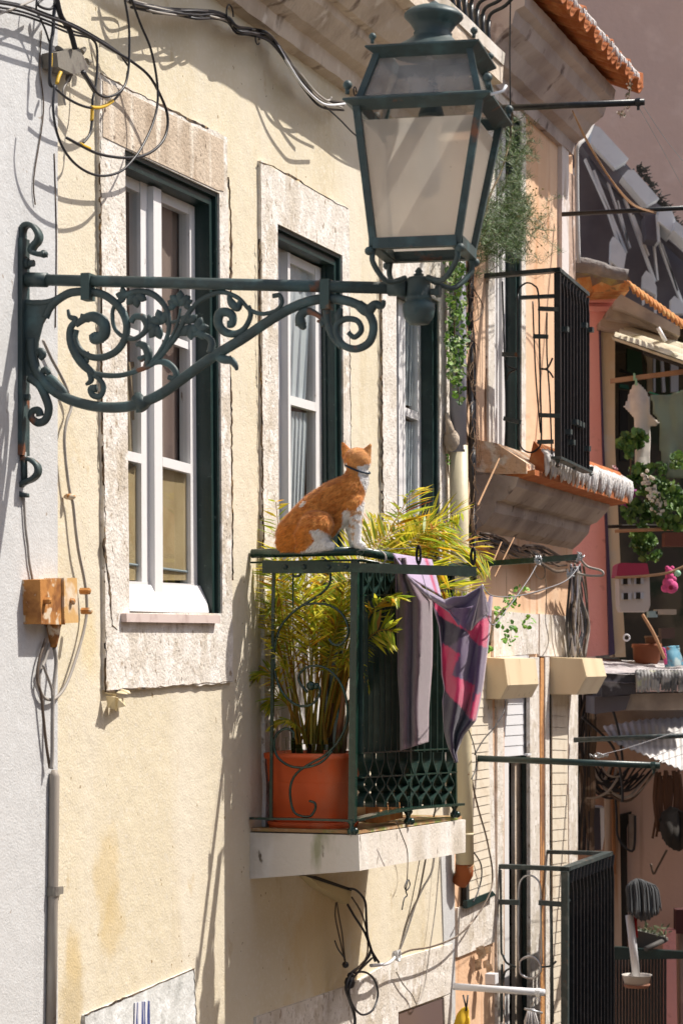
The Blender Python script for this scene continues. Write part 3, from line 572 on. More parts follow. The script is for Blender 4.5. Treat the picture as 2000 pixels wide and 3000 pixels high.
def leafcl(c, sz, rot, n=3):
    m = MB(); q = Z5([c])[0]
    for i in range(n):
        a = rot + (i - (n - 1) / 2) * .95; d = Vector((0, 0, 0)) + N * math.cos(a) + Vector((0, 0, math.sin(a))); c3 = U(q[0], q[1], ul)
        m.tube([c3 - d * sz * .1, c3 + d * sz * .4, c3 + d * sz * .8, c3 + d * sz * 1.1], [sz * .22, sz * .42, sz * .34, sz * .06], 8, flat=(D, .5))
    part(m, 'cast_leaf', lampm, lp, True)
for c, s_, r in (((890, 590), .034, -1.4), ((820, 600), .026, 2.9), ((1180, 650), .034, 1.5), ((1150, 660), .024, 2.6), ((1210, 650), .024, .3), ((1060, 770), .034, 1.9), ((1030, 800), .034, -2.2), ((1000, 780), .026, 3.0), ((1250, 800), .034, -1.5), ((1290, 820), .034, .2), ((1240, 770), .028, 1.6), ((560, 760), .022, 1.2), ((650, 850), .026, -2.0), ((500, 980), .016, .8), ((560, 1000), .018, 0)): leafcl(c, s_, r)
arm(Z5, [(1185, 680), (1175, 740), (1140, 840), (1080, 940)], 4); arm(Z5, [(1090, 780), (1180, 760)], 5); arm(Z5, [(1230, 820), (1160, 870), (1090, 950)], 4)
# socket and acorn under the lantern
tc = U(1226, 880, ul); pxm = FPX / tc.y
def zc(y): return (1930 - y) / pxm
so_ = MB(); so_.lathe(Vector((tc.x, tc.y, 0)), [(.026, zc(950)), (.030, zc(945)), (.040, zc(930)), (.044, zc(905)), (.043, zc(890)), (.034, zc(884)), (.034, zc(880)), (.036, zc(878)), (.036, zc(870)), (.033, zc(868)), (.031, zc(825)), (.033, zc(822)), (.033, zc(817)), (.026, zc(812)), (.012, zc(812)), (.014, zc(804)), (.008, zc(800)), (.011, zc(795)), (.003, zc(784))], 20)
part(so_, 'socket', lampm, lp, True)
m = MB(); c = U(1262, 855, ul); m.lathe(c, [(.009, 0), (.009, .012), (.016, .013), (.016, .026)], 6, N); part(m, 'bolt', lampm, lp)
# lantern, slightly turned and leaning
zb = zc(735); yaw = math.radians(12.5)
ld = Vector((math.sin(yaw), math.cos(yaw), 0)); ln = Vector((ld.y, -ld.x, 0)); up = (Vector((0, 0, 1)) + ln * .045).normalized()
base = Vector((tc.x + .012, tc.y, zb))
def LP(a, b, h): return base + ln * a + ld * b + up * h       # a right, b away, h up
H = lambda y: (735 - y) / pxm
h1, h2, h3 = H(330), H(172), H(25)
b0, b1, b2 = .112, .165, .121
def quadring(m, s0, hh0, s1, hh1): pass
def edge(m, p, q, r, mi=0): 
    t = (q - p).normalized(); a = (ln - t * ln.dot(t)).normalized(); b = t.cross(a); m.box((p + q) / 2, a * r, b * r, (q - p) / 2, mi)
clearg = dustyglass('dusty_clear_glass')
cor = [(-1, -1), (1, -1), (1, 1), (-1, 1)]
for i, (a, b) in enumerate(cor):
    c, d = cor[(i + 1) % 4]
    m = MB(); edge(m, LP(a * b0, b * b0, 0), LP(a * b1, b * b1, h1), .0095); part(m, 'lantern_frame', lampm, lp)
    m = MB(); edge(m, LP(a * b1 * .96, b * b1 * .96, h1 + .006), LP(a * b2, b * b2, h2 - .003), .0085); part(m, 'lantern_frame', lampm, lp)
    m = MB(); edge(m, LP(a * b0, b * b0, .004), LP(c * b0, d * b0, .004), .014); part(m, 'lantern_rail', lampm, lp)
    # overhanging mid gutter
    m = MB(); o1 = b1 + .030
    m.add([LP(a * (b1 - .006), b * (b1 - .006), h1 + .016), LP(c * (b1 - .006), d * (b1 - .006), h1 + .016), LP(c * o1, d * o1, h1 + .004), LP(a * o1, b * o1, h1 + .004), LP(a * (b1 - .010), b * (b1 - .010), h1 - .022), LP(c * (b1 - .010), d * (b1 - .010), h1 - .022), LP(c * o1, d * o1, h1 - .001), LP(a * o1, b * o1, h1 - .001)], [(0, 1, 2, 3), (4, 7, 6, 5), (3, 2, 6, 7), (0, 4, 5, 1)]); part(m, 'gutter', lampm, lp)
    m = MB(); o2 = b2 + .030
    m.add([LP(a * (b2 - .01), b * (b2 - .01), h2 + .014), LP(c * (b2 - .01), d * (b2 - .01), h2 + .014), LP(c * o2, d * o2, h2 + .006), LP(a * o2, b * o2, h2 + .006), LP(a * (b2 - .004), b * (b2 - .004), h2 - .022), LP(c * (b2 - .004), d * (b2 - .004), h2 - .022), LP(c * o2, d * o2, h2 + .001), LP(a * o2, b * o2, h2 + .001)], [(0, 1, 2, 3), (4, 7, 6, 5), (3, 2, 6, 7), (0, 4, 5, 1)]); part(m, 'gutter', lampm, lp)
    # panes
    h = .93; t0 = .03 / h1
    s0 = lerp(b0, b1, .03) - .006; s1 = lerp(b0, b1, .875) - .008; m = MB()
    m.slab([LP(a * s0, b * s0, h1 * .03), LP(c * s0, d * s0, h1 * .03), LP(c * s1, d * s1, h1 * .875), LP(a * s1, b * s1, h1 * .875)], (ln * (a + c) + ld * (b + d)) * -.0015); part(m, 'pane', frost, lp)
    m = MB(); s0 = b1 * .95; s1 = b2 - .004
    m.slab([LP(a * s0, b * s0, h1 + .01), LP(c * s0, d * s0, h1 + .01), LP(c * s1, d * s1, h2 - .02), LP(a * s1, b * s1, h2 - .02)], (ln * (a + c) + ld * (b + d)) * -.0015); part(m, 'pane', clearg, lp)
    m = MB(); p = LP(a * (b1 + .02), b * (b1 + .02), h1 + .016); m.tube([p, p + up * .014], .006); m.ball(p + up * .024, .0125); part(m, 'finial', lampm, lp, True)
    m = MB(); p = LP(a * (b2 + .014), b * (b2 + .014), h2 + .014); m.tube([p, p + up * .010], .005); m.ball(p + up * .018, .010); part(m, 'finial', lampm, lp, True)
    # curved cradle arms
    cc = Vector((tc.x, tc.y, 0)); p0 = LP(a * b0, b * b0, -.01); p1 = LP(a * b0 * 1.0, b * b0, -.045); e = cc + (ln * a + ld * b) * .03 + Vector((0, 0, zc(818))); p2 = lerp(p1, e, .45) - up * .032
    m = MB(); m.tube(smooth([p0, p1, p2, e], 6), .0075, 8); m.ball(p0 - up * .006 + (ln * a + ld * b) * .01, .012); part(m, 'cradle_arm', lampm, lp, True)
m = MB(); m.add([LP(a * b0, b * b0, -.006) for a, b in cor] + [LP(a * b0 * .82, b * b0 * .82, -.006) for a, b in cor], [(i, (i + 1) % 4, (i + 1) % 4 + 4, i + 4) for i in range(4)]); part(m, 'floor_plate', lampm, lp)
m = MB(); hd = LP(0, 0, h2 + .008)
m.lathe(hd, [(b2 * .92, 0), (b2 * .90, .008), (b2 * .75, .022), (.070, .034), (.056, .045), (.051, .052), (.052, .058), (.048, .062), (.062, .084), (.077, .098), (.080, .103), (.078, .109), (.066, .120), (.046, .128), (.020, .134), (.016, .137), (.008, .143)], 40, up); part(m, 'hood', lampm, lp, True)
ceram = mat('ceramic_socket', (.52, .46, .38), .4)
m = MB(); m.lathe(LP(.005, 0, h1 - .048), [(.030, 0), (.033, .004), (.033, .032), (.028, .034)], 20, up); part(m, 'bulb_socket', ceram, lp, True)
m = MB(); m.lathe(LP(.005, 0, h1 - .015), [(.034, 0), (.034, .01), (.016, .07), (.009, .13), (.009, h2 - h1 + .01)], 16, up); part(m, 'socket_stem', lampm, lp, True)
m = MB(); m.lathe(LP(.005, 0, h1 - .05), [(.013, 0), (.018, -.03), (.036, -.09), (.038, -.13), (.028, -.165), (.004, -.18)], 18, up); part(m, 'bulb', mat('milky_bulb', (.5, .48, .45), .4), lp, True)
m = MB(); m.tube([LP(b1 + .03, -b1 - .02, h1 - .004), LP(b1 + .06, -b1 - .005, h1 + .006), LP(b1 + .066, -b1 + .0, h1 + .022)], .004); part(m, 'hook', whitepl, lp, True)
# ================================================================ junction boxes, conduits and cables at the left
rb = thing('junction_box', 'rusty orange junction box on the seam of the white and yellow walls', 'junction box', W(172, 1800))
def pbox(m, pts, w0, w1): m.slab([W(x, y, w1) for x, y in pts], -N * (w1 - w0))
m = MB(); pbox(m, [(118, 1698), (190, 1694), (192, 1830), (122, 1828)], .005, .062); part(m, 'body', rust, rb)
m = MB(); pbox(m, [(188, 1693), (226, 1693), (231, 1824), (190, 1826)], .005, .070); part(m, 'lid', mat('orange_flaking_lid', (.60, .36, .14), .7, [((.68, .56, .42), 14, .5, .62, V1, 6), ((.35, .14, .04), 20, .6, .7, V1, 5)], [(60, .4, .004)]), rb)
m = MB(); m.lathe(W(158, 1828, .03) - Vector((0, 0, .068)), [(.009, 0), (.012, .012), (.016, .03), (.020, .055), (.024, .068)], 12); part(m, 'cable_gland', rust, rb, True)
for x, y in ((190, 1762), (236, 1732), (240, 1790), (120, 1760)):
    m = MB(); m.lathe(W(x, y, .05), [(.010, 0), (.010, .03), (.005, .033)], 6, N); part(m, 'screw', rust, rb)
jb = thing('junction_box', 'grey weathered junction box hanging in the black cable loops', 'junction box', W(215, 215, .05))
m = MB(); pbox(m, Z1([(375, 345), (520, 310), (585, 440), (575, 475), (480, 485), (385, 440)]), .012, .06); part(m, 'body', greybox, jb)
for x, y in ((540, 335), (575, 405), (395, 330), (395, 430), (455, 495)):
    m = MB(); q = Z1([(x, y)])[0]; c = W(q[0], q[1], .035); d = (c - W(212, 178, .035)).normalized(); m.tube([c - d * .01, c + d * .018], [.011, .008], 8); part(m, 'gland', greybox, jb)
def cable(crop, pts, wv, r, label, name='cable', mt=wirem, group=None, k=6, cat='cable'):
    if not isinstance(wv, (list, tuple)): wv = [wv] * len(pts)
    if len(wv) != len(pts): wv = [lerp(wv[0], wv[-1], i / (len(pts) - 1)) for i in range(len(pts))]
    q = crop(pts) if crop else pts; m = MB(); m.tube(smooth([W(x, y, wv[i]) for i, (x, y) in enumerate(q)], k), r, 7)
    return solo(m, name, mt, label, cat, group, sm=True)
TG = 'tangled cables at the top left'
cable(Z1, [(810, -60), (845, 150), (850, 300), (845, 450), (820, 560), (760, 620), (690, 636), (640, 612), (600, 560), (545, 470)], .09, .0038, 'black cable dropping from the top and hooking back to the grey junction box', group=TG)
cable(Z1, [(845, -60), (920, 150), (990, 320), (1030, 520), (1035, 680), (1000, 820), (940, 950), (880, 1040), (800, 1120), (700, 1153), (600, 1140), (500, 1080), (420, 980), (370, 850), (350, 700), (360, 560)], .10, .0040, 'black cable making the lowest wide loop that hangs over the lintel corner', group=TG)
cable(Z1, [(-60, 10), (120, 40), (300, 105), (450, 160), (600, 240), (760, 340), (860, 400), (980, 500), (1060, 640), (1100, 760), (1090, 880), (1030, 970), (930, 1025), (800, 1035), (650, 1010), (540, 960), (440, 905)], .085, .0046, 'thickest black cable crossing from the top left corner and curling back under itself', group=TG)
cable(Z1, [(600, 250), (635, 300), (640, 420), (630, 560), (610, 650), (605, 780), (590, 880), (545, 940)], .07, .0038, 'black cable dropping straight down through the loops with a yellow taped splice', group=TG)
cable(Z1, [(370, 585), (450, 650), (560, 700), (650, 705), (740, 665), (820, 560), (840, 470)], .075, .0040, 'black cable sagging in a shallow bowl under the grey junction box', group=TG)
cable(Z1, [(365, -60), (400, 100), (460, 200), (495, 320)], .07, .0085, 'thick black cable entering the grey junction box from above', group=TG)
cable(Z1, [(370, -60), (355, 100), (350, 200), (335, 300), (330, 450), (330, 550), (360, 570)], .06, .0055, 'black cable running down beside the grey junction box with yellow tape', group=TG)
cable(Z1, [(545, 470), (600, 560), (625, 600)], .075, .0075, 'short thick black stub leaving the grey junction box below', group=TG)
for i, (dy, ww, lab) in enumerate(((-25, .05, 'upper'), (18, .06, 'middle'), (40, .04, 'lower'))):
    cable(Z1, [(-60, 20 + dy), (150, 60 + dy), (330, 125 + dy), (480, 185 + dy), (600, 235 + dy * .4), (760, 330), (840, 430 if i != 1 else 400)], ww, .0035, lab + ' black strand of the bundle sloping across the top left corner', group=TG)
cable(Z1, [(250, -60), (240, 60), (270, 130), (300, 200), (330, 290)], .05, .003, 'thin black cable dropping from the bundle at the far left', group=TG)
cable(Z1, [(300, -20), (250, 30), (330, 60), (380, 0), (420, -60)], .06, .004, 'black cable curl at the very top beside the white wall', group=TG)
cable(Z1, [(-40, 110), (80, 60), (200, 10), (330, -60)], .07, .003, 'pale grey wire slanting up at the top left corner', mt=greyc, group=TG)
cable(Z1, [(-40, 80), (60, 75), (150, 30), (260, 90)], .05, .003, 'grey wire curling among the black bundle at the top left', mt=greyc, group=TG)
cable(Z1, [(430, 690), (415, 600), (440, 540), (465, 490)], .04, .003, 'thin grey wire under the grey junction box', mt=greyc, group=TG)
for (pts, lab) in (([(606, 700), (606, 745), (603, 790)], 'yellow tape wrapped on the dropping black cable'), ([(600, 704), (650, 706), (700, 690), (740, 662)], 'yellow sleeve on the sagging bowl shaped cable'), ([(335, 350), (335, 400), (332, 440)], 'yellow tape on the cable left of the grey junction box'), ([(400, 475), (385, 510), (375, 548)], 'yellow connector just below the grey junction box'), ([(530, 945), (560, 962), (590, 975)], 'yellow tape near the end of the thickest cable')):
    m = MB(); m.tube(smooth([W(x, y, .085 if pts[0][0] < 600 and pts[0][0] > 500 else (.0705 if pts[0][0] == 606 else (.075 if pts[0][0] == 600 else .06))) for x, y in Z1(pts)], 4), .0056, 8); solo(m, 'tape', yellowt, lab, 'tape', 'yellow tape on the cables', sm=True)
# grey cables and conduit down the seam
cable(Z5, [(285, 890), (340, 1010), (400, 1120), (445, 1220), (470, 1320), (440, 1420), (425, 1520), (430, 1650), (455, 1860), (480, 1960), (500, 2150), (520, 2290), (558, 2480), (572, 2650), (550, 2800), (505, 2960), (440, 3140), (370, 3235), (300, 3240), (262, 3170), (268, 3060), (300, 2980), (325, 2880)], .02, .0048, 'long grey cable looping round the rusty junction box', mt=greyc)
cable(Zs, [(158, 130), (170, 330), (185, 450), (195, 560), (225, 720), (240, 840)], .012, .0038, 'grey cable coming down from the lamp bracket to the rusty junction box', mt=greyc)
cable(Zs, [(358, 1115), (370, 1220), (352, 1400), (346, 1600), (345, 1800), (340, 1910)], .03, .0058, 'grey cable dropping out of the gland under the rusty box', mt=greyc)
cable(Zs, [(300, 1060), (258, 1200), (245, 1320), (270, 1420), (285, 1560), (305, 1750), (328, 1905)], .02, .0045, 'brownish cable joining the top of the wall conduit', mt=brownc)
cable(Zs, [(285, 1230), (315, 1310), (340, 1380), (345, 1430)], .03, .0042, 'short grey cable crossing inside the loop below the rusty box', mt=greyc)
cable(None, [(104, 600), (100, 520), (128, 330), (118, 200), (122, 90)], .01, .0022, 'thin grey wire rising on the white wall above the bracket', mt=brownc)
cable(None, [(163, 960), (166, 700), (160, 450)], .008, .002, 'thin dark wire running down the seam of the two walls', mt=brownc)
cd_ = thing('conduit', 'grey metal conduit running down the seam of the two walls', 'conduit', W(152, 2900))
m = MB(); m.tube([W(160, 2255, .02), W(160, 2275, .02), W(156, 2600, .02), W(148, 3150, .02)], [.008, .0155, .0155, .0155], 12); part(m, 'pipe', mat('grey_conduit', (.30, .26, .22), .6, [((.42, .38, .33), 14, .5, .65, VS, 4), ((.12, .08, .06), 22, .65, .72, V1, 5)]), cd_, True)
m = MB(); m.tube([W(156, 2598, .02), W(155, 2625, .02)], .0185, 12); m.ubox(uz(W(136, 2610))[0], uz(W(176, 2610))[0], .0, .012, uz(W(156, 2622))[1], uz(W(156, 2600))[1]); part(m, 'clamp', greybox, cd_)
for y, x in ((1455, 205),):
    m = MB(); m.ball(W(x, y, .02), .012, sc=(1.6, 1, .8)); solo(m, 'cable_clip', rust, 'small rusty clip holding the grey cable to the wall', 'clip', sm=True)
# cables along the cornice
rnd = random.Random(12)
LB9 = ['grey cable starting furthest left along the yellow house cornice', 'black cable hugging the cornice above the other strands', 'black middle strand of the cornice bundle, thin and taut', 'grey cable sagging clear of the cornice bundle before the lantern', 'thick black cable at the heart of the cornice bundle', 'black cable weaving across the cornice bundle towards the lantern', 'grey strand running lowest of the grey cables along the cornice', 'black loosely sagging strand ending beside the lantern roof', 'black outermost strand, hanging furthest from the wall, in the cornice bundle']
for i in range(9):
    o_ = (-26, -18, -10, -4, 0, 6, 12, 20, 30)[i]; pts = []
    for (x, y) in [(740, -70), (860, 20), (1000, 55), (1150, 78), (1300, 86), (1420, 95), (1500, 130), (1560, 190), (1640, 210), (1750, 225), (1820, 300), (1900, 430), (2000, 560), (2100, 670), (2250, 690)]:
        sag = 22 if 2000 < x < 2200 else 9
        pts.append((x + rnd.uniform(-9, 9), y + o_ * .8 + rnd.uniform(-sag, sag) * (.5 + .12 * i)))
    mt = wirem if i % 3 else greyc
    n = 15 if i % 2 == 0 else 13
    cable(Z1, pts[(i % 3):n], [rnd.uniform(.03, .10) for _ in pts[(i % 3):n]], rnd.choice([.0035, .0045, .006]), LB9[i], mt=mt, group='bundled cables under the cornice')
cable(Z2, [(480, 300), (560, 440), (640, 560), (740, 660), (820, 690), (960, 675)], [.09, .14], .005, 'white cable sagging lowest below the cornice bundle', mt=whitepl)
cable(Z2, [(540, 400), (620, 480), (720, 600), (800, 660), (830, 640)], [.08, .12], .005, 'pale cable curling just above the lowest white one', mt=greyc)
cable(Z2, [(480, 310), (600, 500), (760, 670), (880, 780), (985, 885), (1100, 960), (1200, 1000)], [.08, .05], .0032, 'single thin black wire leaving the cornice bundle towards the lantern')
for (x, y, r, lab) in ((345, 255, 16, 'left'), (985, 600, 14, 'right'), (165, 95, 26, 'largest')):
    q = Z2([(x, y)])[0]; cpt = W(q[0], q[1], .08); m = MB(); m.tube([cpt + (D * math.cos(a / 12 * 6.28) + Vector((0, 0, 1)) * math.sin(a / 12 * 6.28)) * (r / 800) for a in range(12)], .0028, 6); solo(m, 'cable_coil', wirem, lab + ' small coil of wire by the cornice bundle', 'cable coil', sm=True)
# ================================================================ CAT on the handrail
K = 1 / 3.136 / 822
def CP(x, y, du=0): return U(700 + x / 3.136, 1250 + y / 3.136, .0 + du)
import bmesh
cm = MB()
def chain(pts):
    for i in range(len(pts) - 1):
        a, b = pts[i], pts[i + 1]; n = max(2, int(math.dist(a[:2], b[:2]) / 22))
        for j in range(n + 1):
            t = j / n; q = [lerp(a[k], b[k], t) for k in range(4)]; cm.ball(CP(q[0], q[1], q[3]), q[2] * K, 12)
chain([(508, 992, 174, 0), (590, 905, 180, .0), (700, 795, 180, .0), (820, 700, 168, .005), (925, 628, 158, .01), (1020, 580, 148, .015), (1068, 505, 124, .02), (1086, 425, 104, .022), (1088, 350, 96, .02)])
chain([(440, 1060, 108, .0), (560, 1050, 115, 0), (700, 1000, 118, .01), (860, 880, 105, .01), (990, 740, 115, .015)])
chain([(640, 990, 140, -.04), (705, 920, 156, -.052), (750, 900, 124, -.058)])
chain([(700, 1010, 95, -.05), (770, 1060, 66, -.055)]); chain([(560, 1110, 48, -.055), (700, 1105, 46, -.06), (850, 1092, 36, -.06)])
chain([(1050, 700, 105, .0), (1068, 800, 72, -.008), (1082, 900, 50, -.01), (1085, 1000, 42, -.01), (1088, 1075, 40, -.012), (1130, 1092, 36, -.012)])
chain([(985, 760, 88, .03), (1005, 880, 55, .045), (1030, 980, 40, .05), (1045, 1075, 36, .05), (1080, 1092, 32, .05)])
chain([(430, 1110, 40, .03), (520, 1125, 36, .075), (660, 1128, 32, .095), (800, 1120, 26, .10)])
for q in range(3): cm.ball(CP(1118 + q * 16, 1100, -.02 + q * .008), 17 * K, 8); cm.ball(CP(812 + q * 18, 1108, -.072 + q * .006), 18 * K, 8)
cm.ball(CP(1085, 300, .018), 118 * K, 20, (1.05, 1.0, .92)); cm.ball(CP(1040, 325, .02), 82 * K, 14); cm.ball(CP(1135, 325, .02), 80 * K, 14); cm.ball(CP(1095, 325, .055), 50 * K, 12)
for (tx, ty, bx, by, dx) in ((952, 150, 1000, 262, 0), (1206, 168, 1156, 266, .004)):
    n = 9
    for j in range(n): t = j / (n - 1); cm.ball(CP(lerp(bx, tx, t), lerp(by, ty, t), .014 + dx), lerp(60, 15, t) * K, 10, (1, .6, 1))
me = bpy.data.meshes.new('c'); me.from_pydata([tuple(v) for v in cm.v], [], cm.f); tmp = bpy.data.objects.new('c', me); COL.objects.link(tmp)
r = tmp.modifiers.new('r', 'REMESH'); r.mode = 'VOXEL'; r.voxel_size = .0038; r2 = tmp.modifiers.new('s', 'SMOOTH'); r2.iterations = 3; r2.factor = .5
dg = bpy.context.evaluated_depsgraph_get(); dg.update(); ev = bpy.data.meshes.new_from_object(tmp.evaluated_get(dg)); bpy.data.objects.remove(tmp)
ct = thing('cat', 'ginger and white cat sitting on the green balcony handrail looking away', 'cat', CP(700, 1160))
def inpoly(x, y, pl):
    c = False; n = len(pl)
    for i in range(n):
        x0, y0 = pl[i]; x1, y1 = pl[(i + 1) % n]
        if (y0 > y) != (y1 > y) and x < (x1 - x0) * (y - y0) / (y1 - y0) + x0: c = not c
    return c
WP = [[(650, 955), (730, 945), (850, 1000), (900, 1060), (880, 1180), (600, 1200), (540, 1170), (640, 1110), (700, 1040)], [(1085, 365), (1260, 330), (1260, 480), (1195, 640), (1165, 720), (1120, 860), (1210, 1050), (1210, 1160), (930, 1160), (975, 985), (880, 1030), (880, 1000), (950, 900), (950, 770), (1010, 760), (1050, 830), (1090, 740), (1170, 640), (1150, 560), (1100, 450)], [(585, 690), (620, 680), (600, 725), (560, 735)], [(940, 330), (985, 330), (985, 390), (940, 400)]]
ST = [[(1035, 770), (1120, 760), (1125, 800), (1045, 805)], [(1040, 830), (1110, 860), (1095, 885), (1045, 860)], [(1010, 890), (1060, 900), (1075, 945), (1015, 925)], [(1030, 970), (1055, 975), (1050, 1040), (1035, 1030)]]
def catcol(p):
    q = proj(p); x = (q[0] - 700) * 3.136; y = (q[1] - 1250) * 3.136
    nx = noise.noise(p * 130); ny = noise.noise(p * 130 + Vector((5, 3, 1))); x += nx * 12; y += ny * 12
    far = (p - O).dot(D) > .055
    if any(inpoly(x, y, s) for s in ST): return (.62, .38, .20)
    if any(inpoly(x, y, s) for s in WP) or (far and y > 380): return (.86, .83, .79)
    s = noise.noise(Vector((p.x * 42, p.y * 42, p.z * 90))) + .6 * noise.noise(Vector((p.x * 120, p.y * 120, p.z * 60))); t = max(0, min(1, .42 + .5 * s))
    c = Vector((.42, .11, .010)).lerp(Vector((.84, .38, .09)), t)
    if y < 420 and x > 1010: c = c.lerp(Vector((.70, .36, .14)), .45)
    if y > 900 and x < 600: c = c.lerp(Vector((.62, .20, .012)), .5)
    return tuple(c)
mb = MB(); mb.v = [v.co.copy() for v in ev.vertices]; mb.f = [tuple(p.vertices) for p in ev.polygons]; mb.m = [0] * len(mb.f); mb.c = [catcol(v) for v in mb.v]
furm = mat('cat_fur', (1, 1, 1), .85, (), [(260, .5, .002)], attr=True, sheen=.25)
body = part(mb, 'body', furm, ct, True)
fb = MB(); fb.c = []; rnd = random.Random(5); polys = list(ev.polygons); vco = mb.v
rc = CP(700, 900)
for q in range(42000):
    pl = rnd.choice(polys); vs = pl.vertices; a, b, c = vco[vs[0]], vco[vs[1]], vco[vs[2]]; s, t = rnd.random(), rnd.random()
    if s + t > 1: s, t = 1 - s, 1 - t
    p = a + (b - a) * s + (c - a) * t; nn = pl.normal
    flow = (-N * .75 - Vector((0, 0, 1)) * .8) if proj(p)[0] < 1050 and proj(p)[1] > 1390 else Vector((0, 0, -1)) - N * .1
    d = flow - nn * flow.dot(nn)
    if d.length < .01: d = nn.orthogonal()
    d = (d.normalized() + nn * rnd.uniform(.25, .6) + Vector((rnd.gauss(0, .18), rnd.gauss(0, .18), rnd.gauss(0, .18)))).normalized()
    py = proj(p)[1]; L = rnd.uniform(.007, .015) * (.6 if py < 1370 or (py > 1540 and proj(p)[0] > 1000) else 1); sd = d.cross(nn).normalized() * .0010
    cc = catcol(p); k = rnd.uniform(.5, 1.4); cc = (min(.9, cc[0] * k), min(.9, cc[1] * k), min(.9, cc[2] * k))
    p = p - nn * .001; fb.v += [p + sd, p - sd, p + d * L]; fb.c += [cc] * 3; o = len(fb.v) - 3; fb.f.append((o, o + 1, o + 2)); fb.m.append(0)
part(fb, 'fur', furm, ct)
cc_ = CP(1088, 388, .02); ring = []
for k in range(29):
    a = k / 28 * 6.2832; ring.append(cc_ + (N * 112 + Vector((0, 0, -44))) * K * math.cos(a) + (D * 106 + Vector((0, 0, 12))) * K * math.sin(a))
m = MB(); m.tube(ring, .0036, 8); part(m, 'collar', mat('navy_collar', (.015, .03, .05), .7), ct, True)
for x in (1050, 1130):
    m = MB(); m.ball(CP(x, 298, .058), .0065, 10); part(m, 'eye', mat('cat_eye', (.25, .30, .05), .1), ct, True)
m = MB(); m.ball(CP(1095, 318, .078), .004, 8); part(m, 'nose', mat('cat_nose', (.5, .2, .16), .5), ct, True)
# ================================================================ flower pot and palm
pc = P(.20, .172, -.617)
pot = thing('flower_pot', 'large terracotta coloured pot on a saucer behind the scroll panel of the balcony', 'flower pot', pc)
def sqrot(): return N
m = MB(); m.lathe(pc + Vector((0, 0, .022)), [(.118, 0), (.124, .004), (.137, .15), (.139, .153), (.142, .156), (.147, .235), (.154, .237), (.156, .255), (.150, .258), (.143, .240), (.05, .236)], 48, mi=0, sq=6, rot=N); part(m, 'body', terra, pot, True)
m = MB(); m.lathe(pc, [(.110, 0), (.135, .004), (.146, .030), (.141, .032), (.12, .012)], 48, sq=6, rot=N); part(m, 'saucer', terra, pot, True)
m = MB(); m.lathe(pc + Vector((0, 0, .24)), [(.138, 0), (.10, .012), (.03, .018)], 30, sq=6, rot=N); part(m, 'soil', mat('potting_soil', (.05, .032, .02), .95, [], [(50, 1, .01)]), pot)
pt = thing('potted_palm', 'bushy yellow green palm growing out of the terracotta pot behind the railing', 'palm', pc + Vector((0, 0, .25)))
rnd = random.Random(42)
YG = [(.72, .66, .05), (.46, .52, .045), (.28, .38, .035), (.80, .66, .09), (.14, .22, .03), (.60, .44, .04)]
def UP(q): return U(q[0], q[1], q[2])
def frond(b, c, t, L=.13, n=26, start=.3, wd=.0048, bright=0.0, dens=1):
    b, c, t = UP(b), UP(c), UP(t); path = [b * (1 - s) ** 2 + c * 2 * s * (1 - s) + t * s * s for s in [i / 16 for i in range(17)]]
    m = MB(); m.c = []; m.tube(path, [.0042, .0012], 5); m.c += [rnd.choice([(.50, .28, .04), (.40, .34, .05)])] * len(m.v)
    side0 = Vector((rnd.gauss(0, 1), rnd.gauss(0, 1), rnd.gauss(0, .4))); 
    for i in range(n):
        s = start + (1 - start) * (i / (n - 1)); x = s * 16; k = min(15, int(x)); p = path[k].lerp(path[k + 1], x - k); tg = (path[min(k + 1, 16)] - path[max(k - 1, 0)]).normalized()
        sd = (side0 - tg * side0.dot(tg)).normalized(); ll = L * (math.sin(math.pi * min(1, .12 + .83 * (s - start) / (1 - start))) ** .6) * rnd.uniform(.8, 1.1)
        for sg in (-1, 1):
            d = (tg * rnd.uniform(.55, .95) + sd * sg * rnd.uniform(.7, 1) + Vector((0, 0, -.15)) + Vector((rnd.gauss(0, .1), rnd.gauss(0, .1), rnd.gauss(0, .1)))).normalized()
            wv = d.cross(Vector((rnd.gauss(0, .5), rnd.gauss(0, .5), 1))).normalized(); col = rnd.choice(YG[:4] if rnd.random() < .55 + bright else YG)
            if rnd.random() < .05: col = (.45, .20, .04)
            if rnd.random() < .12: col = tuple(v * k_ for v, k_ in zip(col, (1.1, .7, .6)))
            m.leaf(p, p + d * ll + Vector((0, 0, -.018)), wv, wd * rnd.uniform(.8, 1.2), col, 0, .06)
    return part(m, 'frond', leafy, pt)
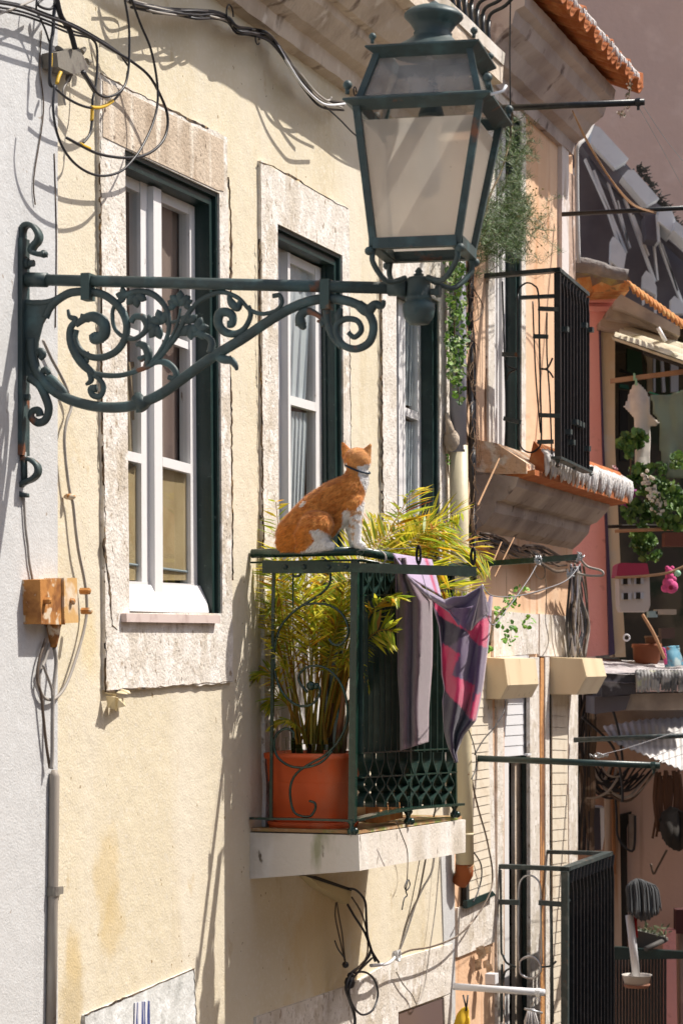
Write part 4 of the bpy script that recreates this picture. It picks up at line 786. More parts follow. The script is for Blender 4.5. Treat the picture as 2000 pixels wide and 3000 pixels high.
FR = [((880, 2180, .15), (840, 1800, .12), (808, 1470, .12), .12), ((880, 2180, .15), (820, 1850, .2), (780, 1560, .28), .12), ((870, 2180, .15), (800, 1760, .12), (755, 1740, .12), .12),
      ((870, 2180, .1), (820, 1900, .06), (750, 1990, .06), .11), ((900, 2180, .2), (880, 1820, .1), (905, 1640, .05), .14), ((920, 2180, .2), (900, 1780, .15), (830, 1660, .1), .14),
      ((930, 2180, .2), (960, 1760, .2), (1010, 1640, .3), .14), ((930, 2180, .2), (1000, 1600, .3), (1160, 1560, .6), .15), ((940, 2180, .2), (1060, 1640, .45), (1215, 1435, .7), .17),
      ((950, 2180, .25), (1150, 1480, .7), (1290, 1560, .9), .16), ((950, 2180, .25), (1190, 1390, .8), (1425, 1640, 1.0), .17), ((960, 2180, .25), (1120, 1560, .7), (1330, 1600, 1.0), .16),
      ((950, 2180, .25), (1100, 1640, .5), (1400, 1740, .95), .15), ((960, 2180, .3), (1080, 1650, .45), (1240, 1700, .7), .14), ((960, 2180, .22), (1060, 1720, .15), (1165, 1750, .10), .11), ((960, 2180, .22), (1050, 1800, .15), (1150, 1850, .08), .10),
      ((950, 2180, .2), (1000, 1800, .15), (1075, 2000, .12), .09), ((940, 2180, .2), (990, 1850, .1), (1030, 1950, .1), .10), ((900, 2180, .15), (830, 2000, .1), (790, 2060, .08), .10),
      ((900, 2180, .2), (900, 1900, .1), (960, 1780, .1), .13), ((880, 2180, .2), (850, 1900, .1), (860, 1770, .05), .13), ((910, 2180, .2), (940, 1900, .25), (1000, 1730, .2), .13),
      ((905, 2180, .2), (870, 1700, .2), (860, 1600, .25), .14), ((925, 2180, .2), (930, 1700, .3), (940, 1560, .35), .14), ((935, 2180, .3), (1000, 1900, .3), (1050, 1850, .3), .12),
      ((930, 2180, .25), (1000, 1700, .5), (1100, 1520, .75), .15), ((940, 2180, .25), (1100, 1560, .65), (1350, 1500, 1.0), .16), ((900, 2180, .15), (850, 1950, .06), (795, 1880, .04), .12), ((900, 2190, .15), (870, 2080, .06), (800, 2120, .06), .08),
      ((880, 2180, .15), (830, 1780, .08), (795, 1650, .05), .12), ((910, 2180, .1), (920, 1850, .05), (880, 1720, .03), .13), ((930, 2180, .2), (980, 1820, .1), (1015, 1700, .05), .12)]
for f in FR: frond(f[0], f[1], f[2], f[3] * 1.08, 34, .42 if f[2][0] < 1050 else .5, .0046 if f[2][0] < 1100 else .0062, .4)
for q in range(11):
    x, y = rnd.uniform(770, 1040), rnd.uniform(1640, 1830); frond((rnd.uniform(870, 960), 2180, .18), (lerp(910, x, .5), rnd.uniform(1750, 1950), rnd.uniform(.05, .3)), (x, y, rnd.uniform(.03, .3)), .12, 28, .45, .0044, .4)
for q in range(9):
    x, y = rnd.uniform(1090, 1360), rnd.uniform(1500, 1700); frond((950, 2180, .25), (lerp(960, x, .55), y - 90, .6), (x, y, rnd.uniform(.6, 1.1)), .15, 28, .5, .0058, .4)
for (x0, y0, x1, y1, r, c) in ((878, 2225, 862, 2010, .014, (.30, .24, .05)), (935, 2225, 950, 1980, .015, (.55, .32, .03)), (905, 2225, 905, 2040, .010, (.20, .12, .05)), (985, 2225, 1012, 2000, .014, (.45, .22, .10)), (862, 2225, 852, 2080, .008, (.10, .06, .03)), (965, 2225, 975, 2060, .010, (.24, .13, .05)), (1002, 2225, 1024, 2050, .011, (.30, .20, .10)), (915, 2225, 930, 2030, .008, (.40, .30, .05))):
    m = MB(); m.c = []; q = [U(lerp(x0, x1, t / 8) + rnd.uniform(-1.5, 1.5), lerp(y0, y1, t / 8), .16 + .03 * (x0 % 3)) for t in range(9)]; m.tube(q, [r, r * .55], 10)
    m.c += [tuple(max(.01, v * (1 if (i // 10) % 9 > 3 else .5) * rnd.uniform(.8, 1.15)) for v in c) for i in range(len(m.v))]; part(m, 'cane', leafy, pt, True)
gp = thing('pot_weeds', 'low round leaved green plants growing round the foot of the palm in the pot', 'plant', pc + Vector((0, 0, .25)))
m = MB(); m.c = []
for i in range(34):
    x = rnd.uniform(830, 1010); y = rnd.uniform(2160, 2205); p = U(x, y, rnd.uniform(.05, .2)); m.tube([p, p - Vector((0, 0, .03))], .001, 4); m.c += [(.08, .14, .03)] * 8
    a = rnd.uniform(0, 6.3); d = (N * math.cos(a) + D * math.sin(a)); nn = (Vector((0, 0, 1)) + d * .5).normalized(); s1 = nn.cross(d).normalized(); c3 = [p + d * .014 * math.cos(k) + s1 * .014 * math.sin(k) for k in [j * 6.283 / 8 for j in range(8)]]
    m.add(c3, [tuple(range(8))], 0, rnd.choice([(.10, .26, .04), (.16, .34, .05), (.05, .15, .03)]))
part(m, 'leaves', leafg, gp)
# ================================================================ clothes bars, wires and towel
ba = thing('clothes_bar', 'green flat iron clothes bar bolted on the side of the balcony under the cat', 'clothes bar', U(1060, 1660, -.02))
m = MB(); m.slab([U(x, y, -.026) for x, y in [(768, 1643), (944, 1644), (1000, 1648), (1393, 1662), (1393, 1689), (1000, 1675), (944, 1680), (768, 1679)]], D * .008); part(m, 'bar', bottle, ba)
m = MB(); m.slab([U(x, y, -.020) for x, y in [(768, 1641), (1393, 1660), (1393, 1664), (768, 1645)]], D * .022); part(m, 'flange', bottle, ba)
for x in (836, 891, 962, 1014):
    m = MB(); m.lathe(U(x, 1661, -.026), [(.009, 0), (.009, .003), (.005, .007)], 10, -D); part(m, 'bolt', gpaint, ba, True)
fbn = thing('clothes_bar', 'green clothes bar reaching out past the far end of the cat balcony', 'clothes bar', U(1400, 1650, 1.42))
m = MB(); m.slab([U(x, y, 1.42) for x, y in [(1290, 1655), (1365, 1648), (1702, 1622), (1702, 1640), (1460, 1656), (1290, 1676)]], D * .012); part(m, 'bar', bottle, fbn)
m = MB(); m.tube([U(1385, 1690, 1.42), U(1440, 1650, 1.42)], .005); part(m, 'brace', bottle, fbn)
def pathU(pts, r, label, mt=greyc, name='clothes_line', cat='clothes line', group=None, k=5):
    m = MB(); m.tube(smooth([U(*p) for p in pts], k), r, 6); return solo(m, name, mt, label, cat, group, sm=True)
steelw = mat('steel_wire', (.45, .46, .48), .35, metal=.6)
pathU([(1571, 1655, 1.42), (1545, 1700, 1.0), (1480, 1790, .4), (1440, 1830, .05), (1410, 1760, .0)], .0022, 'thin steel wire slanting from the far clothes bar down behind the ivy sprig', steelw)
pathU([(1700, 1650, 1.42), (1665, 1695, 1.2), (1612, 1720, .9), (1520, 1745, .4), (1440, 1745, .05), (1411, 1712, -.0)], .0022, 'steel wire curving from the tip of the far clothes bar to the striped towel corner', steelw)
pathU([(1050, 1612, -.02), (1150, 1608, -.02), (1215, 1604, -.02)], .0012, 'thin wire from the handrail corner under the cat to the first wire coil', steelw)
pathU([(1236, 1682, -.02), (1250, 1730, -.02), (1262, 1752, -.02)], .0012, 'short thin wire hanging from the clothes bar onto the grey towel', steelw)
for i, (x, y0, y1) in enumerate(((732, 60, 265), (1300, 85, 270))):
    m = MB()
    for k in range(4):
        hw = 26 - k * 5; hh = (y1 - y0) / 2 - k * 9; cx, cy = x, (y0 + y1) / 2; ring = []
        for a in range(17):
            th = a / 16 * 6.283; ring.append(U(1020 + (cx + hw * math.cos(th) * 1.1) / 3.5636, 1580 + (cy + hh * math.sin(th)) / 3.5636, -.022 + .004 * k))
        m.tube(ring, .0022, 6)
    solo(m, 'wire_coil', blackm, ('oval coil of black wire clipped on the clothes bar above the grey towel', 'oval coil of black wire clipped at the outer tip of the clothes bar')[i], 'wire coil', sm=True)
m = MB(); q = [U(1112, 1612, .02), U(1126, 1624, .02), U(1128, 1640, .02), U(1118, 1652, .02), U(1108, 1646, .02)]
for k in range(3): m.tube([p + D * .006 * k for p in smooth(q, 4)], .0018, 6)
solo(m, 'wire_tie', greyc, 'grey wire wound round the front handrail beside the lilac towel', 'wire', sm=True)
# towel
GR, DK, MG, LI = (.17, .11, .13), (.035, .020, .048), (.62, .035, .13), (.50, .38, .55)
PU = (.17, .125, .21)
tw = MB(); tw.c = []
def tgrid(rows, colf):
    nr, nc = len(rows), len(rows[0]); base = len(tw.v); vs = [p for r in rows for p in r]; cols = [colf(j / (nc - 1), i / (nr - 1), rows[i][j]) for i in range(nr) for j in range(nc)]
    tw.add(vs, [(i * nc + j, i * nc + j + 1, (i + 1) * nc + j + 1, (i + 1) * nc + j) for i in range(nr - 1) for j in range(nc - 1)], 0, cols)
def interp(tab, y):
    for i in range(len(tab) - 1):
        if tab[i][0] <= y <= tab[i + 1][0]: return lerp(tab[i][1], tab[i + 1][1], (y - tab[i][0]) / (tab[i + 1][0] - tab[i][0]))
    return tab[-1][1] if y > tab[-1][0] else tab[0][1]
# grey hanging end A
La = [(1634, 1153), (1680, 1157), (1830, 1160), (1973, 1166), (2080, 1173), (2195, 1174)]; Ra = [(1634, 1200), (1690, 1212), (1762, 1262), (1860, 1264), (1945, 1263), (2080, 1253), (2195, 1252)]
rows = []
for i in range(70):
    y = 1634 + i * 8.05; row = []
    for j in range(30):
        s = j / 29; x = lerp(interp(La, y), interp(Ra, y), s); bs = .66 + .06 * math.sin(i * .09)
        wq = .16 + .02 * math.sin(s * 16 + i * .03) if s < bs else .16 + (s - bs) * 1.4
        yy = y + (9 - s * 24 if i > 60 else 0) * (i - 60) / 9 * (1 if i > 60 else 0)
        row.append(U(x, yy, wq + .004 * math.sin(i * .3) + .012 * noise.noise(Vector((s * 5, i * .09, 1.3)))))
    rows.append(row)
tgrid(rows, lambda s, t, p: tuple(v * (1 + .22 * noise.noise(p * 220)) * (1.5 if s < .03 or s > .965 or t > .985 else (.8 if .95 < t < .965 else 1)) for v in GR))
# lilac over the rail
rows = []
for i in range(14):
    t = i / 13; row = []
    for j in range(14):
        s = j / 13; x0, y0 = lerp(1148, 1262, s), lerp(1622, 1640, s); x1, y1 = lerp(1194, 1290, s), lerp(1690, 1748, s); row.append(U(lerp(x0, x1, t), lerp(y0, y1, t), .12 + s * .35 + .01 * math.sin(s * 18)))
    rows.append(row)
tgrid(rows, lambda s, t, p: MG if s > .82 and int(s * 40) % 2 else LI)
# swag
rows = []; Ttop = [(1192, 1686), (1235, 1722), (1300, 1760), (1330, 1748), (1360, 1745), (1405, 1718), (1412, 1712)]; Tbot = [(1192, 1690), (1258, 1755), (1315, 1795), (1340, 1830), (1376, 1845), (1400, 1812), (1430, 1790)]
for i in range(16):
    t = i / 15; row = []
    for j in range(43):
        x = j / 42 * 6; k = min(5, int(x)); f = x - k; a = Vector(Ttop[k]).lerp(Vector(Ttop[k + 1]), f); b = Vector(Tbot[k]).lerp(Vector(Tbot[k + 1]), f); q = a.lerp(b, t); row.append(U(q.x, q.y, .05 + .02 * math.sin(t * 7 + j * .2) - .03 * math.sin(j / 42 * 3.14)))
    rows.append(row)
tgrid(rows, lambda s, t, p: tuple(v * (1.15 if t > .93 else 1) for v in (PU if s > .35 else (.30, .24, .33))))
# hanging end B with blocks of colour
PM = [[(850, 600), (1000, 650), (1160, 870), (1220, 950), (1100, 880), (950, 800), (870, 700)], [(970, 1080), (1060, 1120), (1160, 1200), (1090, 1420), (1000, 1560), (960, 1400)], [(1090, 1420), (1330, 1530), (1300, 1650), (1280, 1800), (1450, 1900), (1300, 1900), (1190, 1780), (1000, 1560)], [(1230, 960), (1300, 900), (1600, 700), (1600, 1140), (1390, 1120), (1280, 1040)], [(1330, 1610), (1500, 1590), (1500, 2100), (1380, 1950), (1280, 1800)], [(1480, 500), (1530, 500), (1530, 1140), (1440, 1140)]]
PD = [[(930, 780), (1100, 880), (1220, 960), (1150, 1060), (1060, 1120), (960, 1060)], [(1000, 1560), (1190, 1780), (1330, 1960), (1200, 2700), (980, 2700)]]
Lb = [(1745, 1262), (1772, 1266), (1835, 1284), (1900, 1290), (1975, 1292), (2018, 1300), (2050, 1297), (2140, 1302), (2180, 1312), (2232, 1334)]; Rb = [(1745, 1440), (1835, 1433), (1917, 1424), (2000, 1413), (2052, 1404), (2109, 1392), (2152, 1356), (2205, 1334), (2232, 1338)]
rows = []
for i in range(90):
    y = 1745 + i * 5.5; row = []
    for j in range(46):
        s = j / 45; x = lerp(interp(Lb, y), interp(Rb, y), s); dw = .035 * math.sin(s * 9 + i * .03) + (.0 if s < .86 else (s - .86) * 1.1); yo = max(0, (14 - i)) / 14 * (52 * math.sin(min(1, s / .8) * 2.6) if s < .95 else 0)
        row.append(U(x, y + yo * .7, .03 + dw + .022 * noise.noise(Vector((s * 4, i * .08, 5.1))) + .004 * math.sin((s * 1.2 + i * .012) * 22)))
    rows.append(row)
def colB(s, t, p):
    q = proj(p); x, y = (q[0] - 1020) * 3.5636, (q[1] - 1580) * 3.5636; k = 1 + .14 * noise.noise(p * 200)
    c = MG if any(inpoly(x, y, a) for a in PM) else (DK if any(inpoly(x, y, a) for a in PD) else (.13, .075, .16)); return (.40, .30, .38) if s < .022 or s > .975 else tuple(v * k for v in c)
tgrid(rows, colB)
# flap corner
rows = []
for i in range(12):
    t = i / 11; row = []
    for j in range(10):
        s = j / 9; a = Vector((1390, 480)); b = Vector((1272, 950)); c = Vector((1462, 752)); q = a.lerp(b.lerp(c, s), t); row.append(U(1020 + q.x / 3.5636, 1580 + q.y / 3.5636, .01 + .012 * math.sin(s * 8) * t - .02))
    rows.append(row)
tgrid(rows, lambda s, t, p: (.22, .17, .21) if .03 < s < .97 and t < .97 else (.45, .38, .42))
n0 = len(tw.v)
two = solo(tw, 'towel', mat('terry_cloth', (1, 1, 1), .95, (), [(420, .9, .004), (60, .3, .004)], attr=True, sheen=.4), 'grey purple and magenta block patterned bath towel draped over the front rail and clothes bar', 'towel', sm=True)
so2 = two.modifiers.new('t', 'SOLIDIFY'); so2.thickness = .004
# bowl and feet on the balcony
m = MB(); c = P(.75, .20, -.612); m.lathe(c, [(.05, 0), (.06, .004), (.105, .055), (.108, .057), (.10, .052), (.05, .01)], 28); solo(m, 'bowl', mat('old_white_bowl', (.60, .55, .46), .6, [((.35, .30, .22), 10, .5, .7, V1, 4)]), 'shallow off white bowl on the balcony floor behind the lattice', 'bowl', sm=True)
m = MB(); c = P(.32, .33, -.60); m.slab([c, c + N * .05, c + N * .05 + D * .3, c + D * .3], Vector((0, 0, .06))); solo(m, 'planter', mosst, 'mossy clay trough lying on the balcony floor beside the corner post', 'planter')
# ================================================================ downpipe, ivy, dry vine
dp = thing('downpipe', 'rain pipe, grey above and cream below, at the yellow house corner', 'downpipe', W(1345, 2500, .06))
m = MB(); m.tube([W(1338, 700, .07), W(1340, 1000, .07), W(1341, 1325, .07)], .0385, 20); part(m, 'upper_pipe', greypipe, dp, True)
m = MB(); m.tube([W(1342, 1305, .07), W(1346, 1660, .07), W(1354, 2200, .07), W(1361, 2530, .07)], .042, 20); m.tube([W(1346, 1655, .07), W(1346, 1664, .07)], .0435, 20); m.tube([W(1359, 2440, .07), W(1359, 2447, .07)], .0435, 20); part(m, 'lower_pipe', creampipe, dp, True)
m = MB(); m.tube([W(1361, 2525, .07), W(1358, 2560, .055), W(1345, 2585, .03)], [.043, .043, .04], 16); part(m, 'elbow', mat('rusty_cream', (.55, .42, .25), .7, [((.35, .09, .02), 9, .5, .56, V1, 6)], [(60, .4, .004)]), dp, True)
m = MB(); m.ball(W(1322, 1290, .05), .04, 10, (1, 1, 1.3)); m.tube([W(1308, 1210, .03), W(1318, 1260, .05), W(1316, 1330, .03)], [.008, .02, .012], 8); part(m, 'mortar_lump', stoneb, dp, True)
rnd = random.Random(9)
def leafcloud(name, label, cat, spots, n, sz, cols, group=None, mt=leafg, stem=None, round_=True, thick=.05):
    """spots: list of (px, py, w, rpx, rpy)"""
    t0 = spots[0]; th = thing(name, label, cat, W(t0[0], t0[1] + t0[4], t0[2]) if t0[2] < 5 else F(t0[0], t0[1] + t0[4], t0[2]), group)
    m = MB(); m.c = []
    tot = sum(s[3] * s[4] for s in spots)
    for s in spots:
        for i in range(int(n * s[3] * s[4] / tot) + 1):
            a = rnd.uniform(0, 6.283); r = math.sqrt(rnd.random()); x = s[0] + s[3] * r * math.cos(a); y = s[1] + s[4] * r * math.sin(a)
            if noise.noise(Vector((x * .05, y * .05, 3.3))) < -.12 and rnd.random() < .6: continue
            dd = rnd.uniform(-thick, thick); p = W(x, y, s[2] + dd) if s[2] < 5 else F(x, y, s[2] + dd)
            nn = (Vector((rnd.gauss(0, .7), rnd.gauss(-.6, .5), rnd.gauss(.4, .5)))).normalized(); t = nn.orthogonal().normalized(); b = nn.cross(t); q = rnd.uniform(0, 6.28); t, b = t * math.cos(q) + b * math.sin(q), b * math.cos(q) - t * math.sin(q); z = sz * rnd.uniform(.6, 1.25)
            c = rnd.choice(cols)
            if round_: vs = [p + t * z, p + t * z * .45 + b * z * .75, p - t * z * .5 + b * z * .55, p - t * z * .75, p - t * z * .5 - b * z * .55, p + t * z * .45 - b * z * .75]; vs[3] += nn * z * .25; m.add(vs, [(0, 1, 2, 3), (0, 3, 4, 5)], 0, c)
            else: m.leaf(p, p + t * z * 2, b, z * .35, c)
    part(m, 'foliage', mt, th)
    if stem:
        m = MB(); m.tube(smooth([W(x, y, wv) if wv < 5 else F(x, y, wv) for x, y, wv in stem], 4), [.006, .002], 6); part(m, 'stem', mat('brown_stem', (.12, .08, .04), .8), th, True)
    return th
G1 = [(.06, .14, .02), (.12, .24, .03), (.20, .34, .05), (.03, .08, .015), (.30, .36, .14)]
leafcloud('ivy', 'green ivy covering the grey upper part of the downpipe', 'ivy', [(1335, 850, .11, 33, 90), (1338, 980, .11, 36, 90), (1336, 1070, .11, 28, 60), (1345, 1140, .1, 18, 45), (1330, 770, .1, 30, 50)], 900, .0135, G1, stem=[(1335, 760, .1), (1330, 1000, .1), (1345, 1180, .1)])
leafcloud('ivy', 'tiny tuft of weed on the cream pipe below the grey joint', 'weed', [(1312, 1345, .06, 8, 18)], 26, .008, G1, stem=[(1310, 1340, .05), (1314, 1400, .05)])
vs_ = thing('cable_bundle', 'black weathered bundle of cables and dry stems down the edge of the orange house', 'cable bundle', W(1385, 1700, .03))
for i in range(11):
    x = rnd.uniform(1374, 1384); m = MB(); m.tube(smooth([W(x + rnd.uniform(-4, 4) + (y - 760) * .010, y, rnd.uniform(.01, .05)) for y in range(720, 1701, 70)], 3), rnd.choice([.005, .007, .009]), 6); part(m, 'strand', wirem, vs_, True)
for i in range(60):
    y = rnd.uniform(800, 1650); x = 1382 + (y - 760) * .01; m = MB(); m.tube(smooth([W(x, y, .05), W(x + rnd.uniform(-14, 16), y + rnd.uniform(10, 40), .07), W(x + rnd.uniform(-10, 24), y + rnd.uniform(30, 90), .06)], 3), .0013, 4); part(m, 'dry_stem', mat('dry_stem', (.20, .13, .08), .9), vs_, True)
# ================================================================ ORANGE HOUSE
oh = thing('orange_house', 'orange plastered house with upper iron balcony, tiled ledge and roller shutters', 'house', P(UR + .01, 0, -5.6))
UE = 5.12
def zof(px, py, wv=0): return W(px, py, wv).z
def ypx(px, z, wv=0): p = W(px, 1900, wv); return 1930 - z * FPX / p.y
zt = zof(1515, 352); opo = [(uz(W(1440, 900))[0], zt), (uz(W(1519, 900))[0], zt), (uz(W(1519, 900))[0], zof(1519, 1400)), (uz(W(1440, 900))[0], zof(1519, 1400))]
opl = [(uz(W(1476, 900))[0], zof(1545, 2035)), (uz(W(1548, 900))[0], zof(1545, 2035)), (uz(W(1548, 900))[0], -5), (uz(W(1476, 900))[0], -5)]
m = MB(); m.ring([(UR + .004, 4.6), (UE, 4.6), (UE, -5.6), (UR + .004, -5.6)], [opo, opl], -.001, 0); m.ubox(UE - .02, UE - .001, -3, -.002, -5.6, 4.6); part(m, 'wall', orange, oh)
wo = MB(); ou = [(opo[0][0] - .12, zt + .17), (opo[1][0] + .09, zt + .17), (opo[2][0] + .09, opo[2][1] - .05), (opo[0][0] - .12, opo[2][1] - .05)]; wo.ring(ou, [opo], -.003, .014, -.10); won = part(wo, 'window', stone, oh); room(opo, won)
frame(opo, 'window_frame', won)
m = MB()
for (x0, x1, w_) in ((1444, 1452, -.05), (1456, 1466, -.07), (1470, 1480, -.055), (1484, 1492, -.07), (1496, 1505, -.055)):
    m.slab([W(x0, 300, w_), W(x1, 320, w_), W(x1, 1400, w_), W(x0, 1400, w_)], -N * .03)
for y in (360, 640, 900, 1180): m.slab([W(1440, y, -.075), W(1508, y + 22, -.075), W(1508, y + 34, -.075), W(1440, y + 12, -.075)], -N * .02)
part(m, 'sash', whitew, won)
m = MB(); m.slab([W(1442, 300, -.09), W(1508, 330, -.09), W(1508, 1400, -.09), W(1442, 1400, -.09)], -N * .004); part(m, 'pane', glass, won)
m = MB(); rnd = random.Random(31); m.slab([W(x, y, .004) for x, y in [(1424, 800), (1434, 830), (1438, 1000), (1434, 1100), (1439, 1300), (1424, 1330), (1420, 1150), (1428, 1000)]], -N * .003); part(m, 'stain', mat('brown_stain', (.16, .08, .04), .9, [((.45, .24, .12), 20, .5, .6, VS, 6)], [(60, .5, .005)]), oh)
# pilaster, corner, eaves
uP = uz(W(1632, 900))[0]; uP2 = uz(W(1652, 900))[0]
m = MB(); m.ubox(uP, uP2, -.002, .025, .7, 2.83); part(m, 'pilaster', mat('whitewash', (.66, .60, .58), .9, [((.42, .32, .24), 12, .58, .7, VS, 6)], [(40, .5, .006)]), oh)
m = MB(); m.ubox(uP2, UE, -.002, .016, .7, 2.7); part(m, 'corner_band', mat('peeled_band', (.46, .33, .26), .9, [((.22, .15, .12), 7, .52, .64, V1, 7), ((.64, .56, .52), 11, .58, .66, V1, 6)], [(40, .6, .01)]), oh)
m = MB(); m.tube(smooth([W(1738, 352, .10), W(1718, 400, .08), W(1690, 430, .05), W(1688, 480, .04), W(1690, 640, .04), W(1694, 770, .04)], 3), .012, 8); part(m, 'edge_strip', whitep, oh, True)
eav = [(-.02, 2.80), (.03, 2.80), (.04, 2.86), (.09, 2.88), (.14, 2.95), (.20, 3.0), (.22, 3.06), (.26, 3.08), (.27, 3.14), (-.02, 3.2)]
m = MB(); extr(m, eav, UR + .3, 5.0, 50, .0016, 7); part(m, 'cornice', mat('eave_plaster', (.50, .43, .40), .9, [((.33, .27, .25), 3, .45, .7, V1, 6), ((.14, .10, .09), 7, .62, .72, V1, 8)], [(40, .5, .006)]), oh)
def barrel(m, c, ax, outv, r, L, upv=Vector((0, 0, 1)), th=.012, inv=False, seg=8):
    vs = []; s = -1 if inv else 1
    for k, e in enumerate((0, L)):
        rr = r * (1 - .12 * k)
        for q in (rr, rr - th):
            for i in range(seg + 1):
                a = math.pi * i / seg; vs.append(c + outv * e + ax * math.cos(a) * q + upv * (math.sin(a) * q * s))
    n = seg + 1; fs = []
    for i in range(seg): fs += [(i, i + 1, 2 * n + i + 1, 2 * n + i), (n + i, 3 * n + i, 3 * n + i + 1, n + i + 1), (i, n + i, n + i + 1, i + 1), (2 * n + i, 2 * n + i + 1, 3 * n + i + 1, 3 * n + i)]
    fs += [(0, 2 * n, 3 * n, n), (n - 1, 2 * n - 1, 4 * n - 1, 3 * n - 1)]; m.add(vs, fs)
rf = MB(); rnd = random.Random(5)
rf.slab([P(UR + .3, -.3, 3.42), P(5.05, -.3, 3.42), P(5.05, .33, 3.17), P(UR + .3, .33, 3.17)], Vector((0, 0, .02)))
rfo = part(rf, 'roof', tile, oh)
k = 0; u = UR + .35
sv = (N * .93 + Vector((0, 0, -.36))).normalized(); upn = (N * .36 + Vector((0, 0, .93))).normalized()
while u < 5.1:
    z0 = 3.185 + rnd.uniform(-.008, .008); m = MB()
    barrel(m, P(u, .36 + rnd.uniform(-.02, .02), z0), D, -sv, .062, .45, upn); part(m, 'roof_tile', tile, rfo, True)
    m = MB(); barrel(m, P(u + .055, .41 + rnd.uniform(-.015, .015), z0 - .01), D, -sv, .055, .45, upn, inv=True); part(m, 'roof_tile', tile, rfo, True)
    for q in (-.01, .03):
        m = MB(); zz = z0 + .045; m.tube([P(u + q, .375, zz + .01), P(u + q, .388, zz - .005), P(u + q, .392, zz - .03), P(u + q, .390, zz - rnd.uniform(.05, .075))], [.006, .009, .008, .002], 7); part(m, 'lit_tile_lip', lichen, rfo, True)  # pale caps paint the sunlit lips of the roof tiles
    u += .11
m = MB(); m.slab([P(5.0, .38, 3.16), P(5.12, .40, 3.18), P(5.12, -.2, 3.42), P(5.0, -.2, 3.4)], Vector((0, 0, .07))); part(m, 'end_tile', tile, rfo)
leafcloud('weed', 'dry weed sprouting from the end tile of the orange house roof', 'weed', [(1842, 240, .38, 9, 34), (1838, 300, .38, 7, 30), (1818, 335, .38, 12, 12)], 110, .009, [(.20, .12, .08), (.30, .22, .16), (.10, .10, .05)], thick=.02, stem=[(1840, 210, .38), (1842, 280, .38), (1815, 345, .38)])
# upper balcony (iron only, on the tiled ledge)
ub = MB(); wu = .375
hA, hB, hC = W(1420, 814, .0), None, None
uA = uz(W(1420, 900))[0]; cornerp = U(1636, 797, uA); wu = uw(cornerp)[1]; endp = W(1719, 868, wu); uB = uw(endp)[0]
st = [U(1420, 815, uA), cornerp, endp, P(uB, 0, endp.z)]
def rail(m, a, b, ax, wd=.04, th=.012): m.strap([a, b], ax, wd, th)
ubm = MB(); ubm.slab([st[0] - D * .02, st[1] - D * .02 + N * .01, st[1] + D * .03, st[0] + D * .03], Vector((0, 0, .02))); ubo = part(ubm, 'upper_balcony', ironm, oh)
m = MB(); m.slab([st[1] + N * .012 - D * .02, st[2] + N * .012, st[2] - N * .03, st[1] - N * .03 - D * .02], Vector((0, 0, .018))); part(m, 'handrail', ironm, ubo)
m = MB(); m.slab([st[3] - D * .015, st[2] - D * .015, st[2] + D * .015, st[3] + D * .015], Vector((0, 0, .018))); part(m, 'handrail', ironm, ubo)
zbu = U(1630, 1335, uA).z
cnr = [U(1632, 800, uA), U(1634, 1338, uA)]; m = MB(); m.box((cnr[0] + cnr[1]) / 2, N * .015, D * .012, (cnr[0] - cnr[1]) / 2); part(m, 'post', blackm, ubo)
nb = 9
for i in range(1, nb + 1):
    uu = lerp(uA, uB, i / nb); x0 = P(uu, wu - .01, st[1].z + (st[2].z - st[1].z) * i / nb - .01); x1 = P(uu, wu - .01, zbu - .02); m = MB(); m.strap([x0, lerp(x0, x1, .04) - D * .02, lerp(x0, x1, .09), lerp(x0, x1, .5), x1], N, .042, .013); part(m, 'baluster', blackm, ubo)
    zz = lerp(x0.z, x1.z, rnd.choice([.12, .2, .3, .78, .85, .9])); m = MB(); m.ubox(uu - .02, uu + .02, wu - .03, wu + .03, zz, zz + .025); part(m, 'band', ironm, ubo)
m = MB(); m.strap([P(uA - .02, wu - .01, zbu - .01), P(uB + .05, wu - .01, zbu - .03)], N, .05, .012); part(m, 'bottom_rail', ironm, ubo)
for x, y in ((1632, 1352), (1680, 1358), (1730, 1378)):
    c = W(x, y, wu - .01); m = MB(); m.lathe(c - Vector((0, 0, .03)), [(.004, 0), (.013, .01), (.006, .02), (.012, .03), (.014, .05)], 8); part(m, 'foot', ironm, ubo)
def side(pts, r=.0045, crop=Zb, u=None, par=None, mt=blackm, name='scroll'):
    m = MB(); m.tube(smooth([U(x, y, uA if u is None else u) for x, y in crop(pts)], 4), r, 6); part(m, name, mt, par or ubo, True)
side([(290, 180), (300, 500), (310, 850), (318, 1100), (308, 1370)]); side([(400, 260), (410, 230), (440, 200), (470, 190), (510, 205), (545, 270), (552, 600), (560, 1000), (565, 1300), (530, 1370), (480, 1388), (430, 1360), (405, 1290), (405, 1180)]); side([(400, 260), (398, 600), (402, 900), (405, 1180)])
side([(305, 740), (330, 780), (390, 800)]); side([(320, 880), (335, 830), (390, 800)]); side([(565, 800), (610, 790), (645, 720)]); side([(565, 795), (615, 810), (650, 860)])
side([(505, 320), (515, 600), (530, 900), (560, 1250)], .004); side([(605, 400), (605, 700), (625, 1000), (640, 1400)], .004)
for a, b in (((292, 695), (412, 698)), ((545, 372), (690, 378)), ((510, 568), (612, 570)), ((555, 1125), (700, 1130)), ((302, 1148), (420, 1175)), ((540, 1315), (650, 1312))):
    m = MB(); q = Zb([a, b]); m.strap([U(*q[0], uA - .004), U(*q[1], uA - .004)], D, .022, .020); part(m, 'clip', ironm, ubo)
